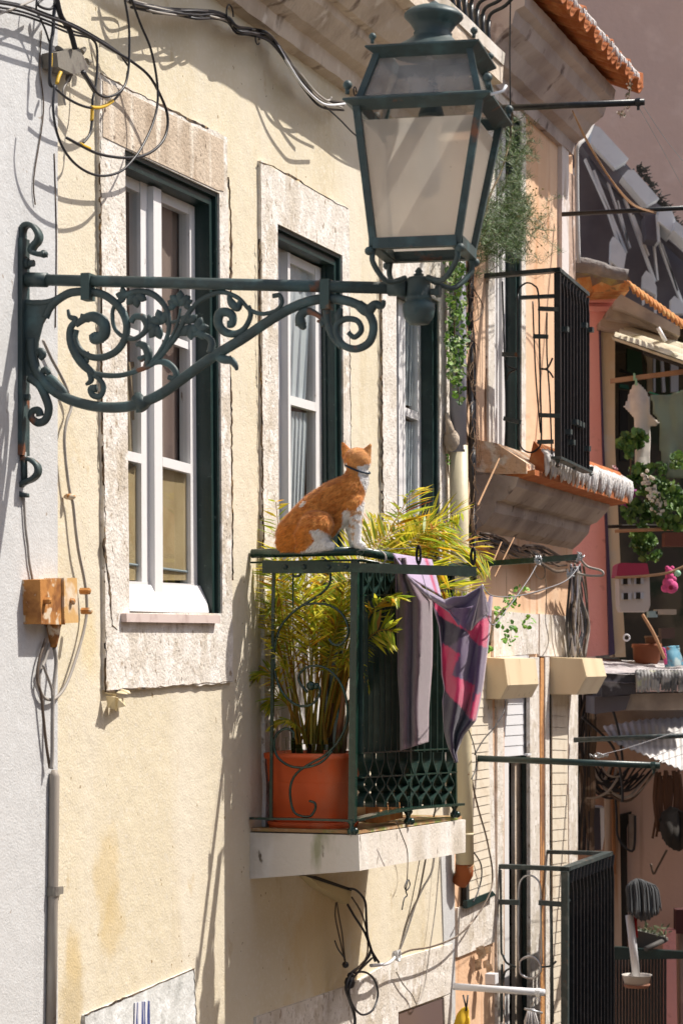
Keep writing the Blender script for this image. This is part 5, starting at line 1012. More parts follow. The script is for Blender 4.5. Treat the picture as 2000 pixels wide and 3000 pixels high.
# tiled ledge below the balcony
zl = 1.02
led = [(-.02, .60), (.04, .64), (.09, .70), (.10, .75), (.14, .76), (.20, .82), (.21, .86), (-.02, .90)]
uL0, uL1 = uz(W(1392, 1400))[0], 5.12
m = MB(); extr(m, led, uL0, uL1, 30, .002, 8); ledo = part(m, 'ledge', mat('ledge_plaster', (.44, .36, .30), .9, [((.30, .24, .20), 4, .45, .65, V1, 6), ((.15, .11, .09), 14, .62, .72, V1, 7)], [(40, .5, .006)]), oh)
m = MB(); m.slab([P(uL0, -.01, 1.05), P(uL0, .10, 1.03), P(uL0, .25, .93), P(uL0, .25, .88), P(uL0, -.01, .88)], D * 1.95); part(m, 'ledge_plaster', mat('peeling_orange', (.62, .40, .25), .9, [((.72, .62, .50), 12, .5, .62, V1, 7), ((.35, .20, .12), 20, .6, .7, V1, 6)], [(30, 1, .02)]), ledo)
u = uL0 + .20
m = MB(); m.slab([P(uL0 + .18, .24, 1.05), P(uL0 + .18, .292, .985), P(uL0 + .18, .292, .90), P(uL0 + .18, .2, .88)], D * (5.27 - uL0 - .18)); part(m, 'ledge_core', tile, ledo)
while u < 5.27:
    for q in range(1):
        r_ = rnd.uniform(.012, .020); zt_ = .99 + rnd.uniform(-.006, .006); zb_ = rnd.choice([rnd.uniform(.865, .89), rnd.uniform(.90, .945)]); m = MB()
        m.tube([P(u, .275, zt_ + .02), P(u, .296, zt_), P(u, .302, (zt_ + zb_) / 2 + .02), P(u, .300, zb_ + .02), P(u, .297, zb_)], [r_ * .6, r_, r_, r_ * .6, .002], 8); part(m, 'ledge_tile', lichen, ledo, True)
    u += .023
m = MB(); m.slab([P(uL0, .12, .872), P(5.22, .12, .872), P(5.26, .292, .900), P(uL0 + .02, .285, .900)], Vector((0, 0, -.026))); part(m, 'ledge_base', tile, ledo)
# white stone and strips of the lower storey
def strip(name, pts, wv, mt, dp=.02, par=None): m = MB(); m.slab([W(x, y, wv) for x, y in pts], -N * dp); return part(m, name, mt, par or oh)
strip('lintel', [(1446, 1788), (1576, 1800), (1576, 1915), (1446, 1925)], .014, stone); strip('lintel', [(1580, 1798), (1690, 1808), (1690, 1925), (1580, 1922)], .014, stone)
strip('jamb', [(1456, 1925), (1474, 1925), (1474, 3150), (1456, 3150)], .014, stone); strip('jamb', [(1426, 2050), (1441, 2050), (1452, 2620), (1430, 2640)], .012, stone)
strip('jamb', [(1551, 1925), (1578, 1925), (1582, 3150), (1554, 3150)], .014, stone); strip('jamb', [(1596, 1925), (1608, 1925), (1610, 3150), (1598, 3150)], .014, stone); strip('jamb', [(1664, 1925), (1692, 1930), (1690, 3150), (1668, 3150)], .014, stone)
strip('rust_stain', [(1581, 1925), (1594, 1925), (1597, 3150), (1585, 3150)], .008, mat('rust_streak', (.55, .27, .10), .9, [((.20, .09, .04), 14, .5, .6, VS, 7)], [(50, .8, .008)]), .007)
strip('shadow_gap', [(1609, 1925), (1615, 1925), (1618, 3150), (1611, 3150)], .003, darkm, .003)
def louver(pts, wv, n, name='shutter', mt=boxm):
    (ax, ay), (bx, by), (cx, cy), (dx, dy) = pts; m = MB()
    for i in range(n):
        t0 = i / n; t1 = (i + .965) / n; a = Vector((lerp(ax, dx, t0), lerp(ay, dy, t0))); b = Vector((lerp(bx, cx, t0), lerp(by, cy, t0))); c = Vector((lerp(bx, cx, t1), lerp(by, cy, t1))); d = Vector((lerp(ax, dx, t1), lerp(ay, dy, t1)))
        m.add([W(*a, wv), W(*b, wv), W(*c, wv + .003), W(*d, wv + .003), W(*c, wv - .004), W(*d, wv - .004)], [(0, 1, 2, 3), (3, 2, 4, 5)])
    m.slab([W(ax, ay, wv - .006), W(bx, by, wv - .006), W(cx, cy, wv - .006), W(dx, dy, wv - .006)], -N * .008); return part(m, name, mt, oh)
creamw = mat('cream_slats', (.70, .62, .50), .55, [((.60, .50, .38), 12, .5, .7, V1, 4)])
louver([(1372, 1940), (1425, 1945), (1440, 2612), (1374, 2636)], .03, 26, 'louvred_shutter', creamw); louver([(1616, 2030), (1661, 2035), (1665, 3150), (1620, 3170)], .02, 34, 'louvred_shutter', creamw)
strip('shutter_edge', [(1365, 2500), (1373, 2500), (1375, 2655), (1366, 2655)], .03, darkm); strip('shutter_sill', [(1366, 2640), (1442, 2610), (1452, 2622), (1368, 2662)], .04, gpaint)
strip('stone_block', [(1340, 2660), (1448, 2625), (1448, 2760), (1340, 2805)], .012, stone)
louver([(1474, 2035), (1544, 2032), (1544, 2212), (1474, 2218)], -.02, 6, 'roller_shutter', whitepl)
strip('shutter_head', [(1466, 1915), (1548, 1920), (1550, 2032), (1470, 2032)], .012, whitew)
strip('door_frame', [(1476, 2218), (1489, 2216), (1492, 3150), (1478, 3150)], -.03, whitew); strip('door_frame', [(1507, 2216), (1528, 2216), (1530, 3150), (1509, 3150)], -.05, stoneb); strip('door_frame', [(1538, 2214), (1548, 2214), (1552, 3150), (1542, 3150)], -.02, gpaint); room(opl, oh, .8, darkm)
strip('vent', [(1545, 2208), (1556, 2207), (1556, 2212), (1545, 2214)], .03, whitepl)
m = MB()
for i in range(9):
    a, b = rnd.uniform(1385, 1425), rnd.uniform(2775, 2830); m.slab([W(a, b, .02), W(a + 14, b - 6, .05), W(a + 18, b + 14, .045), W(a + 2, b + 20, .015)], N * .004)
part(m, 'torn_plaster', stoneb, oh)
# awning boxes : hood profile pushed along the facade
def hood(lab, ptsA, uq, du):
    h = thing('awning_box', lab, 'awning box', U(*ptsA[0], uq)); m = MB(); m.slab([U(x, y, uq) for x, y in ptsA], D * du); part(m, 'casing', boxm, h); m = MB(); e = [U(x, y, uq - .004) for x, y in ptsA]; c = sum(e, Vector()) / len(e); m.slab([c + (p - c) * .97 for p in e], D * .003); part(m, 'end_cap', boxm, h)
uH1 = uz(W(1405, 1990))[0]; hood('beige metal awning box nearest the towel beside the white roller shutter', Zq([(225, 840), (395, 850), (418, 1025), (370, 1117), (240, 1117)]), uH1, .62)
uH2 = uz(W(1604, 1990))[0]; hood('beige metal awning box at the far corner of the orange house', Zq([(682, 840), (905, 850), (935, 970), (870, 1087), (686, 1085)]), uH2, .50)
# poles
def pole(lab, pts, u, r, mt, tip=True):
    t = thing('clothes_pole', lab, 'clothes pole', U(*pts[0], u)); m = MB(); m.tube([U(x, y, u) for x, y in pts], r, 12); part(m, 'pole', mt, t, True)
    m = MB(); q = U(pts[-1][0] - 18, pts[-1][1], u); m.tube([q, q - Vector((0, 0, r * 2.4))], r * .45, 6); m.lathe(q - N * .01, [(r * 1.25, 0), (r * 1.25, .02)], 10, N); part(m, 'hook', mt, t); return t
pole('dark iron pole with a small hook sticking out below the eaves of the orange house', [(1438, 318), (1886, 299)], 2.35, .0145, blackm)
pole('long dark pole crossing in front of the grey trusses at the right edge', [(1645, 628), (2060, 606)], 4.7, .0125, blackm)
pole('green clothes pole sticking out level with the awning boxes and passing the louvres', [(1377, 2221), (1931, 2243)], 2.98, .0155, gpaint)
pole('dark pole just in front of the corrugated sheet awning', [(1680, 2168), (2080, 2152)], 5.0, .0145, ironm)
pole('white metal bar low beside the house corner with clothes hung on its tip', [(1328, 2890), (1594, 2908)], 2.6, .0165, whitepl)
def lineU(pts, r, lab, mt=greyc, **k): return pathU(pts, r, lab, mt, **k)
rope = mat('tan_rope', (.42, .25, .14), .9)
lineU([(1676, 325, 2.35), (1720, 420, 3.0), (1790, 530, 4.0), (1850, 600, 4.5), (1920, 625, 4.7)], .0035, 'tan rope sagging from the dark eaves pole to the long dark pole', rope)
lineU([(1676, 325, 2.35), (1735, 440, 3.1), (1800, 540, 4.1), (1860, 602, 4.6), (1922, 620, 4.7)], .0030, 'second tan rope running just right of the first below the eaves', rope)
lineU([(1872, 318, 2.35), (1940, 440, 3.2), (2020, 590, 4.6)], .0015, 'fine white line from the tip of the dark eaves pole to the right edge', steelw); lineU([(1884, 312, 2.35), (1950, 410, 3.2), (2030, 510, 4.6)], .0015, 'fine white line just above the other at the top right', steelw)
lineU([(1495, -40, 2.2), (1492, 150, 2.25), (1495, 400, 2.35)], .0035, 'thin black cable hanging down past the bent balcony bars', wirem, name='cable', cat='cable')
lineU([(1930, 2232, 2.98), (2010, 2205, 5)], .0018, 'thin line running right from the tip of the green clothes pole', steelw); lineU([(1740, 2215, 3.0), (1840, 2190, 4), (1990, 2140, 5)], .0018, 'thin line rising from the knot on the green clothes pole', steelw)
lineU([(1900, 2222, 3.0), (2010, 2180, 5)], .0018, 'thin line slanting up from near the tip of the green clothes pole', steelw)
m = MB()
for i in range(14): 
    q = (1745 + rnd.uniform(-25, 32), 2216 + rnd.uniform(-6, 5)); m.tube(smooth([U(q[0], q[1], 2.97), U(q[0] + rnd.uniform(-10, 10), q[1] - rnd.uniform(3, 12), 2.96), U(q[0] + rnd.uniform(-15, 15), q[1] + rnd.uniform(-4, 6), 2.96)], 3), .002, 5)
solo(m, 'wire_knot', steelw, 'knot of bright wire twisted round the middle of the green clothes pole', 'wire knot', sm=True)
for (x, y, lab) in ((1572, 1640, 'bright twisted wire knot in the middle of the far clothes bar'), (1698, 1632, 'bright twisted wire knot on the tip of the far clothes bar'), (1668, 1680, 'tangle of steel wire below the tip of the far clothes bar')):
    m = MB()
    for i in range(9): m.tube(smooth([U(x + rnd.uniform(-9, 9), y + rnd.uniform(-16, 14), 1.41), U(x + rnd.uniform(-12, 12), y + rnd.uniform(-14, 14), 1.40), U(x + rnd.uniform(-12, 16), y + rnd.uniform(-16, 16), 1.41)], 3), .0022, 5)
    solo(m, 'wire_knot', steelw, lab, 'wire knot', sm=True)
pathU([(1700, 1640, 1.42), (1720, 1660, 1.5), (1760, 1672, 1.5), (1762, 1686, 1.5), (1720, 1686, 1.5), (1690, 1680, 1.5)], .005, 'grey loop of stiff hose beyond the tip of the far clothes bar', greyc, name='hose', cat='hose')
pathU([(1560, 1660, 1.42), (1572, 1690, 1.42), (1590, 1695, 1.42), (1596, 1670, 1.42), (1585, 1650, 1.42)], .0016, 'small dark wire loop hanging under the far clothes bar', brownc, name='wire_loop', cat='wire')
for (a, b, lab) in (((1448, 1690, 2.6), (1505, 1575, 2.9), 'thin brown cane leaning against the orange wall'), ((1425, 1690, 2.6), (1468, 1588, 2.9), 'pale cane leaning just left of the brown one')):
    m = MB(); m.tube([U(*a), U(*b)], .003, 6); solo(m, 'cane', rope, lab, 'cane')
m = MB(); m.tube([W(1399, 1480, .12), W(1472, 1320, .12)], .0045, 6); solo(m, 'cane', rope, 'pale rod leaning up to the broken plaster of the tiled ledge', 'cane')
# ivy sprig by the towel, fine leaved bush by the lantern
leafcloud('creeper', 'small green creeper sprig climbing a wire right of the striped towel', 'creeper', [(1500, 1755, .35, 26, 30), (1530, 1722, .35, 20, 10), (1470, 1790, .35, 22, 16), (1490, 1850, .35, 24, 40), (1545, 1825, .35, 20, 22), (1488, 1880, .35, 10, 22), (1435, 1900, .35, 12, 18), (1450, 1820, .35, 16, 16)], 120, .0135, [(.14, .32, .03), (.22, .42, .05), (.08, .20, .03)], stem=[(1432, 1890, .35), (1450, 1815, .35), (1490, 1770, .35), (1548, 1716, .35)], thick=.03)
bu = thing('shrub', 'fine needled green shrub with tiny button flowers hanging beside the lantern', 'shrub', W(1440, 760, .2))
m = MB(); m.c = []
def strand(x, y, ang, L, w0):
    n = 7; p = [W(x, y, w0)]
    for i in range(n): ang += rnd.gauss(0, .22); x += math.cos(ang) * L / n; y -= math.sin(ang) * L / n; p.append(W(x, y, w0 + rnd.uniform(-.02, .02)))
    m.tube(p, .0011, 4); m.c.extend([(.10, .09, .04)] * (len(m.v) - len(m.c)))
    for q in p[1:]:
        for k in range(7):
            d = Vector((rnd.gauss(0, 1), rnd.gauss(0, .6), rnd.gauss(.5, .8))).normalized(); m.leaf(q, q + d * rnd.uniform(.022, .045), d.orthogonal().normalized(), .0011, rnd.choice([(.04, .09, .015), (.07, .13, .03), (.12, .19, .05), (.02, .05, .01)]))
for i in range(270):
    t = rnd.random()
    if t < .68: x, y = rnd.gauss(1470, 48), rnd.gauss(670, 42)
    else: x, y = rnd.gauss(1488, 22), rnd.uniform(370, 640)
    if x < 1385: x = 1385 + rnd.random() * 30
    strand(x, y, rnd.uniform(-2.4, 1.2), rnd.uniform(30, 75), rnd.uniform(.08, .26))
part(m, 'foliage', leafg, bu)
m = MB(); m.tube(smooth([W(1420, 620, .15), W(1440, 560, .16), W(1468, 500, .15), W(1495, 400, .12), W(1500, 330, .08)], 4), .005, 6); part(m, 'stem', mat('brown_stem', (.12, .08, .04), .8), bu, True)
for i in range(28):
    a, b = rnd.uniform(1540, 1606), rnd.uniform(540, 740); q = W(a, b, .15); q0 = W(lerp(a, 1500, .8), lerp(b, 640, .7), .15); m = MB(); m.tube([q0, (q0 + q) / 2 + Vector((0, 0, .01)), q], .0007, 4); m.ball(q, .005, 6); part(m, 'flower', mat('button_flower', (.22, .16, .04), .8), bu)
# ================================================================ lower balcony (bottom right)
lbu = uz(W(1452, 2533))[0]; c1 = U(1654, 2540, lbu); w3 = uw(c1)[1]; e1 = W(1784, 2494, w3); ue = uw(e1)[0]; s1 = U(1452, 2532, lbu)
lb = MB(); lb.slab([s1, c1 + N * .02, c1 + N * .02 + D * .04, s1 + D * .04], Vector((0, 0, -.022))); lbo = part(lb, 'lower_balcony', ironm, oh)
m = MB(); m.slab([c1 - N * .025, c1 + N * .02, e1 + N * .02, e1 - N * .025], Vector((0, 0, -.02))); part(m, 'handrail', ironm, lbo)
m = MB(); m.slab([e1 + N * .02, e1 + N * .02 - D * .04, P(ue - .04, 0, e1.z - .0), P(ue, 0, e1.z)], Vector((0, 0, -.02))); part(m, 'handrail', ironm, lbo)
m = MB(); m.box(c1 - Vector((0, 0, .9)), N * .017, D * .017, Vector((0, 0, .88))); part(m, 'post', ironm, lbo)
nb = 13
for i in range(1, nb + 1):
    t = i / nb; p = lerp(c1, e1, t) - Vector((0, 0, .02)); m = MB(); m.strap([p + D * .01, p - Vector((0, 0, .06)) - D * .02, p - Vector((0, 0, .12)), p - Vector((0, 0, .8)), p - Vector((0, 0, 1.7))], N, .05, .012); part(m, 'baluster', blackm, lbo)
for h in (.17, .95, 1.35): m = MB(); m.tube([c1 - Vector((0, 0, h)), e1 - Vector((0, 0, h))], .012, 6); part(m, 'cross_rail', ironm, lbo)
m = MB(); m.slab([c1 + N * .0 - Vector((0, 0, .25)), e1 - Vector((0, 0, .25)), e1 - Vector((0, 0, 1.7)), c1 - Vector((0, 0, 1.7))], -N * .01); part(m, 'backing', blackm, lbo)
def s3(pts, r=.005, mt=ironm): side(pts, r, Zn, lbu, lbo, mt)
s3([(370, 780), (372, 1000), (375, 1300), (385, 1340), (410, 1390), (470, 1418)], .006); s3([(488, 1390), (485, 1100), (490, 900), (520, 830), (570, 818), (615, 850), (632, 900), (632, 1000), (640, 1400)], .005, steelw)
s3([(495, 1420), (500, 1380), (540, 1352), (590, 1355), (630, 1400), (630, 1450), (590, 1488), (540, 1488), (500, 1460), (495, 1420)], .006, steelw); s3([(640, 1418), (700, 1410), (735, 1380)], .005); s3([(385, 1520), (400, 1450), (440, 1425)]); s3([(700, 1000), (705, 1300), (710, 1780)], .008); s3([(380, 1400), (378, 1780)], .006)
for a, b in (((362, 990), (492, 995)), ((622, 995), (795, 1008))): m = MB(); q = Zn([a, b]); m.strap([U(*q[0], lbu - .004), U(*q[1], lbu - .004)], D, .024, .024); part(m, 'clip', ironm, lbo)
# ================================================================ houses further down the lane
rnd = random.Random(77)
mh = thing('mauve_building', 'tall plain mauve plastered wall filling the top right background', 'building', F(2200, 1900, 22) + Vector((0, 0, -6)))
m = MB(); m.slab([Vector((1.6, 22, -6)), Vector((30, 22, -6)), Vector((30, 22, 14)), Vector((1.6, 22, 14))], Vector((0, 4, 0))); part(m, 'wall', mauve, mh)
# opposite side of the lane, out of frame, seen only in the panes
ohs = thing('facing_house', 'pale beige house across the lane reflected in the window panes', 'house', P(2, 5.2, -5.6))
m = MB(); m.ubox(-6, 26, 5.0, 6.5, -5.6, 1.9); part(m, 'wall', mat('facing_plaster', (.62, .50, .38), .9, [((.50, .40, .30), 1.2, .45, .6, VS, 5)]), ohs)
for k in range(7): m = MB(); m.ubox(-3 + k * 3.6, -2 + k * 3.6, 4.97, 5.02, -1.2, .9); part(m, 'window', darkm, ohs)
gh = thing('grey_house', 'dark grey house wall with leaning pale metal struts under a stepped gutter', 'house', F(1850, 900, 17))
gm = mat('dark_grey_wall', (.14, .13, .145), .8, [((.08, .07, .085), 3, .4, .7, V1, 4)]); gl = mat('pale_grey_metal', (.66, .68, .70), .5, [((.58, .60, .62), 9, .5, .7, V1, 4)])
def fp(crop, pts, Y, th, name, mt, par, sm=False): m = MB(); m.slab([F(x, y, Y) for x, y in (crop(pts) if crop else pts)], Vector((0, th, 0))); return part(m, name, mt, par, sm)
fp(Z4, [(700, 1100), (870, 970), (1100, 1220), (1350, 1500), (1500, 1680), (1700, 1900), (1700, 2700), (700, 2700)], 17.0, .3, 'wall', gm, gh)
fp(Z4, [(870, 950), (930, 975), (1150, 1215), (1120, 1240), (1045, 1290), (860, 1090)], 16.6, .35, 'gutter', gl, gh); fp(Z4, [(1050, 1225), (1145, 1290), (1105, 1350), (1040, 1310)], 16.75, .2, 'gutter_joint', gm, gh)
fp(Z4, [(1145, 1300), (1190, 1300), (1385, 1520), (1290, 1570), (1100, 1350)], 16.5, .35, 'gutter', gl, gh); fp(Z4, [(1290, 1510), (1400, 1580), (1370, 1620), (1280, 1570)], 16.65, .2, 'gutter_joint', gm, gh)
fp(Z4, [(1385, 1600), (1480, 1610), (1515, 1700), (1490, 1785), (1375, 1690)], 16.4, .35, 'gutter', gl, gh); fp(Z4, [(1510, 1690), (1700, 1840), (1700, 1950), (1490, 1760)], 16.3, .3, 'gutter', gl, gh)
fp(Z4, [(1270, 1650), (1360, 1640), (1375, 1850), (1285, 1830)], 16.5, .2, 'downspout', gm, gh); fp(Z4, [(1362, 1640), (1380, 1650), (1392, 1850), (1376, 1850)], 16.45, .2, 'downspout_edge', gl, gh)
fp(Z4, [(780, 1100), (860, 1095), (1050, 1300), (1290, 1580), (1480, 1790), (1700, 2000), (1700, 2060), (1400, 1790), (1000, 1400)], 16.7, .2, 'gutter_underside', gm, gh)
for a, b, r in (((815, 1220), (985, 1600), 7), ((880, 1310), (1130, 1940), 9), ((985, 1600), (1075, 1870), 8), ((985, 1380), (1160, 1900), 6), ((1110, 1500), (1350, 2160), 9), ((1065, 1540), (1140, 1850), 5), ((1340, 1850), (1370, 2150), 7), ((1380, 1850), (1560, 2330), 9), ((1180, 1650), (1300, 1960), 7), ((1400, 1870), (1520, 2230), 6)):
    m = MB(); p, q = [F(*t, 16.75) for t in Z4([a, b])]; t = (q - p).normalized(); sd = t.cross(Vector((0, 1, 0))); m.box((p + q) / 2, sd * (r / 1070), Vector((0, .03, 0)), (q - p) / 2); part(m, 'strut', gl, gh)
for pl in ([(1015, 1840), (1030, 1808), (1080, 1850), (1132, 1945), (1110, 2080), (1010, 1990)], [(1262, 2105), (1285, 2070), (1330, 2110), (1365, 2200), (1362, 2260), (1258, 2200)], [(1475, 2290), (1500, 2265), (1570, 2320), (1620, 2400), (1475, 2400)]):
    fp(Z4, pl, 16.6, .1, 'bracket', gl, gh)
for pl in ([(1008, 1960), (1022, 1960), (1022, 2120), (1008, 2120)], [(1095, 2080), (1110, 2080), (1110, 2140), (1095, 2140)], [(1258, 2200), (1272, 2200), (1272, 2330), (1258, 2330)], [(1350, 2230), (1365, 2240), (1365, 2400), (1350, 2400)]): fp(Z4, pl, 16.65, .05, 'frame', gl, gh)
fp(Z4, [(690, 1270), (712, 1300), (740, 1280), (775, 2050), (745, 2050), (735, 1600)], 15.6, .1, 'edge_board', whitep, gh)
br = thing('bush', 'dark bare twiggy clump on top of the grey stepped gutter', 'bush', F(1900, 560, 16.6)); m = MB()
for i in range(260):
    t = rnd.random(); x, y = lerp(1865, 1985, t) + rnd.gauss(0, 6), lerp(500, 690, t) - rnd.random() * 22; p = F(x, y, 16.8); m.tube([p, p + Vector((rnd.gauss(.015, .03), rnd.gauss(0, .02), rnd.gauss(.0, .02)))], [.008, .003], 4)
part(m, 'twigs', darkm, br)
# pink corner house
ph = thing('pink_house', 'pink plastered corner house with clay tile roof edge and a covered balcony recess', 'house', F(1800, 1900, 14.5))
fp(None, [(1640, 872), (1806, 872), (1795, 905), (1770, 935), (1757, 962), (1762, 1100), (1770, 1400), (1778, 1620), (1784, 1918), (1640, 1932)], 14.5, .3, 'wall', pink, ph)
fp(None, [(1640, 858), (1812, 860), (1806, 884), (1640, 884)], 14.42, .2, 'moulding', pink, ph); fp(None, [(1640, 896), (1800, 898), (1788, 912), (1640, 910)], 14.45, .1, 'moulding', pink, ph)
navy = mat('navy_edge', (.05, .035, .08), .7); fp(None, [(1755, 960), (1758, 960), (1768, 1300), (1783, 1620), (1800, 1915), (1784, 1922), (1776, 1620), (1764, 1300)], 14.44, .06, 'corner_band', navy, ph)
beige = mat('beige_render', (.62, .50, .34), .9, [((.38, .29, .19), 3, .45, .7, VS, 5), ((.58, .50, .38), 9, .55, .7, V1, 4)], [(20, .4, .01)])
fp(None, [(1757, 955), (1800, 955), (1800, 1300), (1816, 1650), (1832, 1925), (1800, 1925), (1782, 1620), (1767, 1300)], 14.47, .3, 'pilaster', beige, ph)
corn2 = mat('grey_brown_cornice', (.38, .31, .255), .9, [((.19, .15, .13), 4, .45, .7, V1, 5), ((.36, .30, .24), 7, .58, .72, V1, 4)], [(20, .4, .01)])
for k, (pl, Y) in enumerate((([(1800, 880), (1818, 862), (1990, 958), (1990, 985), (1830, 910), (1796, 900)], 14.1), ([(1782, 905), (1800, 893), (1990, 975), (1982, 1000), (1850, 945), (1775, 930)], 14.2), ([(1757, 940), (1780, 915), (1880, 945), (1976, 985), (1965, 1005), (1860, 970), (1775, 962), (1757, 955)], 14.3))): fp(None, pl, Y, .3, 'cornice', corn2, ph)
for i in range(14):
    t = i / 13; x, y = lerp(1846, 2010, t), lerp(842, 962, t); p = F(x, y, 14.0 - .2 * t); m = MB(); m.tube(smooth([p + Vector((-.022, .10, .055)), p + Vector((-.006, .02, .03)), p + Vector((.010, -.05, -.018)), p + Vector((.012, -.06, -.046))], 3), [.008, .0115, .0115, .009], 9); part(m, 'roof_tile', mosst, ph, True)
fp(None, [(1690, 815), (1728, 810), (1736, 850), (1700, 855)], 14.05, .4, 'roof_tile', mosst, ph); fp(None, [(1736, 838), (1760, 826), (1790, 838), (1838, 825), (1842, 850), (1738, 856)], 14.1, .4, 'roof_tile', mosst, ph); fp(None, [(1650, 795), (1842, 812), (1846, 838), (1650, 835)], 14.2, .5, 'roof_base', mat('dark_mossy_mortar', (.14, .11, .08), .95, [((.22, .20, .08), 12, .5, .65, V1, 5)], [(30, .8, .02)]), ph)
m = MB(); m.tube(smooth([F(1645, 778, 14.0), F(1700, 776, 14.0), F(1745, 784, 13.98), F(1790, 798, 13.96), F(1838, 806, 13.95)], 4), [.038, .044, .042, .036, .034], 12); part(m, 'ridge_tile', mat('grey_ridge', (.19, .17, .16), .9, [((.30, .27, .24), 9, .5, .65, V1, 5)], [(30, .8, .02)]), ph, True)
# recess
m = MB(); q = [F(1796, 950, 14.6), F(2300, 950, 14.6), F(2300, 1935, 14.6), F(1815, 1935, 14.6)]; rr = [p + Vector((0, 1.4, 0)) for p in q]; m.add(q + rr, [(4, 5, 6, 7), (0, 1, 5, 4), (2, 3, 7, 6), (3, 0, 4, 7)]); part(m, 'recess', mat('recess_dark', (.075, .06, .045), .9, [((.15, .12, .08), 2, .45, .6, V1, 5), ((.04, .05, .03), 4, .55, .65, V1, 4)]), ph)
fp(Zp, [(310, 1080), (480, 1150), (480, 1175), (310, 1110)], 15.2, .05, 'door_lintel', darkm, ph); fp(Zp, [(400, 800), (600, 860), (620, 1200), (400, 1130)], 15.5, .05, 'green_panel', mat('dark_green_panel', (.04, .09, .05), .8), ph); fp(Zp, [(300, 1290), (420, 1310), (430, 1360), (300, 1340)], 15.1, .05, 'door_frame', mat('green_frame', (.03, .13, .08), .6), ph)
fp(Zp, [(300, 1370), (412, 1390), (415, 2352), (300, 2352)], 15.0, .05, 'door', darkm, ph); fp(Zp, [(640, 860), (770, 930), (780, 1400), (680, 1400), (680, 1000)], 15.3, .05, 'window_frame', beige, ph)
gl2 = mat('cool_grey_frame', (.45, .46, .50), .6)
for pl in ([(765, 900), (795, 910), (795, 1400), (765, 1400)], [(865, 940), (905, 955), (935, 1400), (890, 1400)], [(1005, 990), (1110, 1020), (1110, 1400), (1005, 1400)]): fp(Zp, pl, 15.2, .05, 'window_bar', gl2, ph)
# corrugated awning over the recess
aw = thing('corrugated_awning', 'sunlit cream corrugated awning sheet above the hung t shirts', 'awning', F(1900, 1030, 14.2))
cr = mat('cream_corrugated', (.62, .56, .42), .7, [((.42, .36, .22), 14, .5, .66, V1, 6)], [(50, .5, .006)])
rows = []
for i in range(34):
    t = i / 33; a = F(lerp(1788, 1835, t), lerp(990, 955, t), lerp(13.9, 14.4, t)); b = F(lerp(2040, 2040, t), lerp(1078, 1018, t), lerp(13.5, 14.1, t)); z = Vector((0, 0, .016 * math.cos(t * 3.5 * 6.283)))
    rows.append([a.lerp(b, j / 20) + z for j in range(21)])
m = MB(); m.grid(rows); m.grid([[p - Vector((0, 0, .006)) for p in r] for r in rows[::-1]]); part(m, 'sheet', cr, aw, True)
m = MB(); m.slab([F(1885, 1025, 13.95), F(2040, 1078, 13.6), F(2040, 1088, 13.6), F(1885, 1036, 13.95)], Vector((0, .05, 0))); part(m, 'batten', darkm, aw)
m = MB(); m.tube([F(1926, 960, 14.0), F(1948, 1000, 14.0)], .012, 8); part(m, 'prop', whitepl, aw, True)
def ftube(pts, Y, r, name, mt, label, cat, group=None, k=4):
    m = MB(); pp = [F(p[0], p[1], p[2] if len(p) > 2 else Y) for p in pts]; m.tube(smooth(pp, k) if len(pp) > 2 else pp, r, 7); return solo(m, name, mt, label, cat, group, sm=True)
m = MB(); m.slab([F(x, y, 13.8) for x, y in [(1788, 1109), (2040, 1076), (2040, 1090), (1788, 1122)]], Vector((0, .04, 0))); solo(m, 'wooden_pole', woodm, 'plain wooden batten the t shirts hang under at the right edge', 'pole')
# laundry
def cloth(name, outline, Y, mt, lab, cat, th=.012, fold=.03):
    xs = [p[0] for p in outline]; ys = [p[1] for p in outline]; m = MB(); n = 40; st_ = (max(ys) - min(ys)) / n; idx = {}; vs = []; fs = []
    nx = int((max(xs) - min(xs)) / st_) + 1
    def sn(x, y): return F(x, y, Y + fold * noise.noise(Vector((x * .035, y * .012, 1.1))))
    def vid(i, j):
        if (i, j) not in idx: idx[(i, j)] = len(vs); vs.append(sn(min(xs) + i * st_, min(ys) + j * st_))
        return idx[(i, j)]
    for i in range(nx):
        for j in range(n):
            if inpoly(min(xs) + (i + .5) * st_, min(ys) + (j + .5) * st_, outline): fs.append((vid(i, j), vid(i + 1, j), vid(i + 1, j + 1), vid(i, j + 1)))
    m.add(vs, fs); o = solo(m, name, mt, lab, cat, sm=True); q = o.modifiers.new('t', 'SOLIDIFY'); q.thickness = th; q2 = o.modifiers.new('s', 'SMOOTH'); q2.iterations = 4; return o
cloth('t_shirt', Zp([(500, 1270), (560, 1270), (610, 1330), (680, 1390), (720, 1500), (735, 1700), (800, 1780), (845, 1830), (760, 1900), (725, 1860), (720, 2360), (700, 2550), (500, 2550), (500, 2200), (490, 1900), (500, 1750), (340, 1620)]), 13.85, mat('white_cotton', (.72, .65, .57), .9, [((.44, .38, .36), 5, .5, .7, V1, 4)], [(40, .3, .005)]), 'white cotton t shirt hung by its sleeve from the wooden batten', 't shirt')
cloth('t_shirt', Zp([(715, 1420), (860, 1440), (1000, 1430), (1120, 1390), (1240, 1340), (1260, 2600), (900, 2600), (830, 2000), (850, 1830), (760, 1720)]), 13.75, mat('green_cotton', (.20, .24, .17), .9, [((.15, .16, .13), 4, .45, .65, V1, 4)], [(40, .3, .005)]), 'faded green t shirt hanging at the right edge beside the white one', 't shirt')
ftube([(1900, 1148), (1950, 1160), (2040, 1130)], 13.78, .005, 'clothes_line', mat('green_cord', (.04, .22, .12), .7), 'green cord along the neck of the faded green t shirt', 'clothes line')
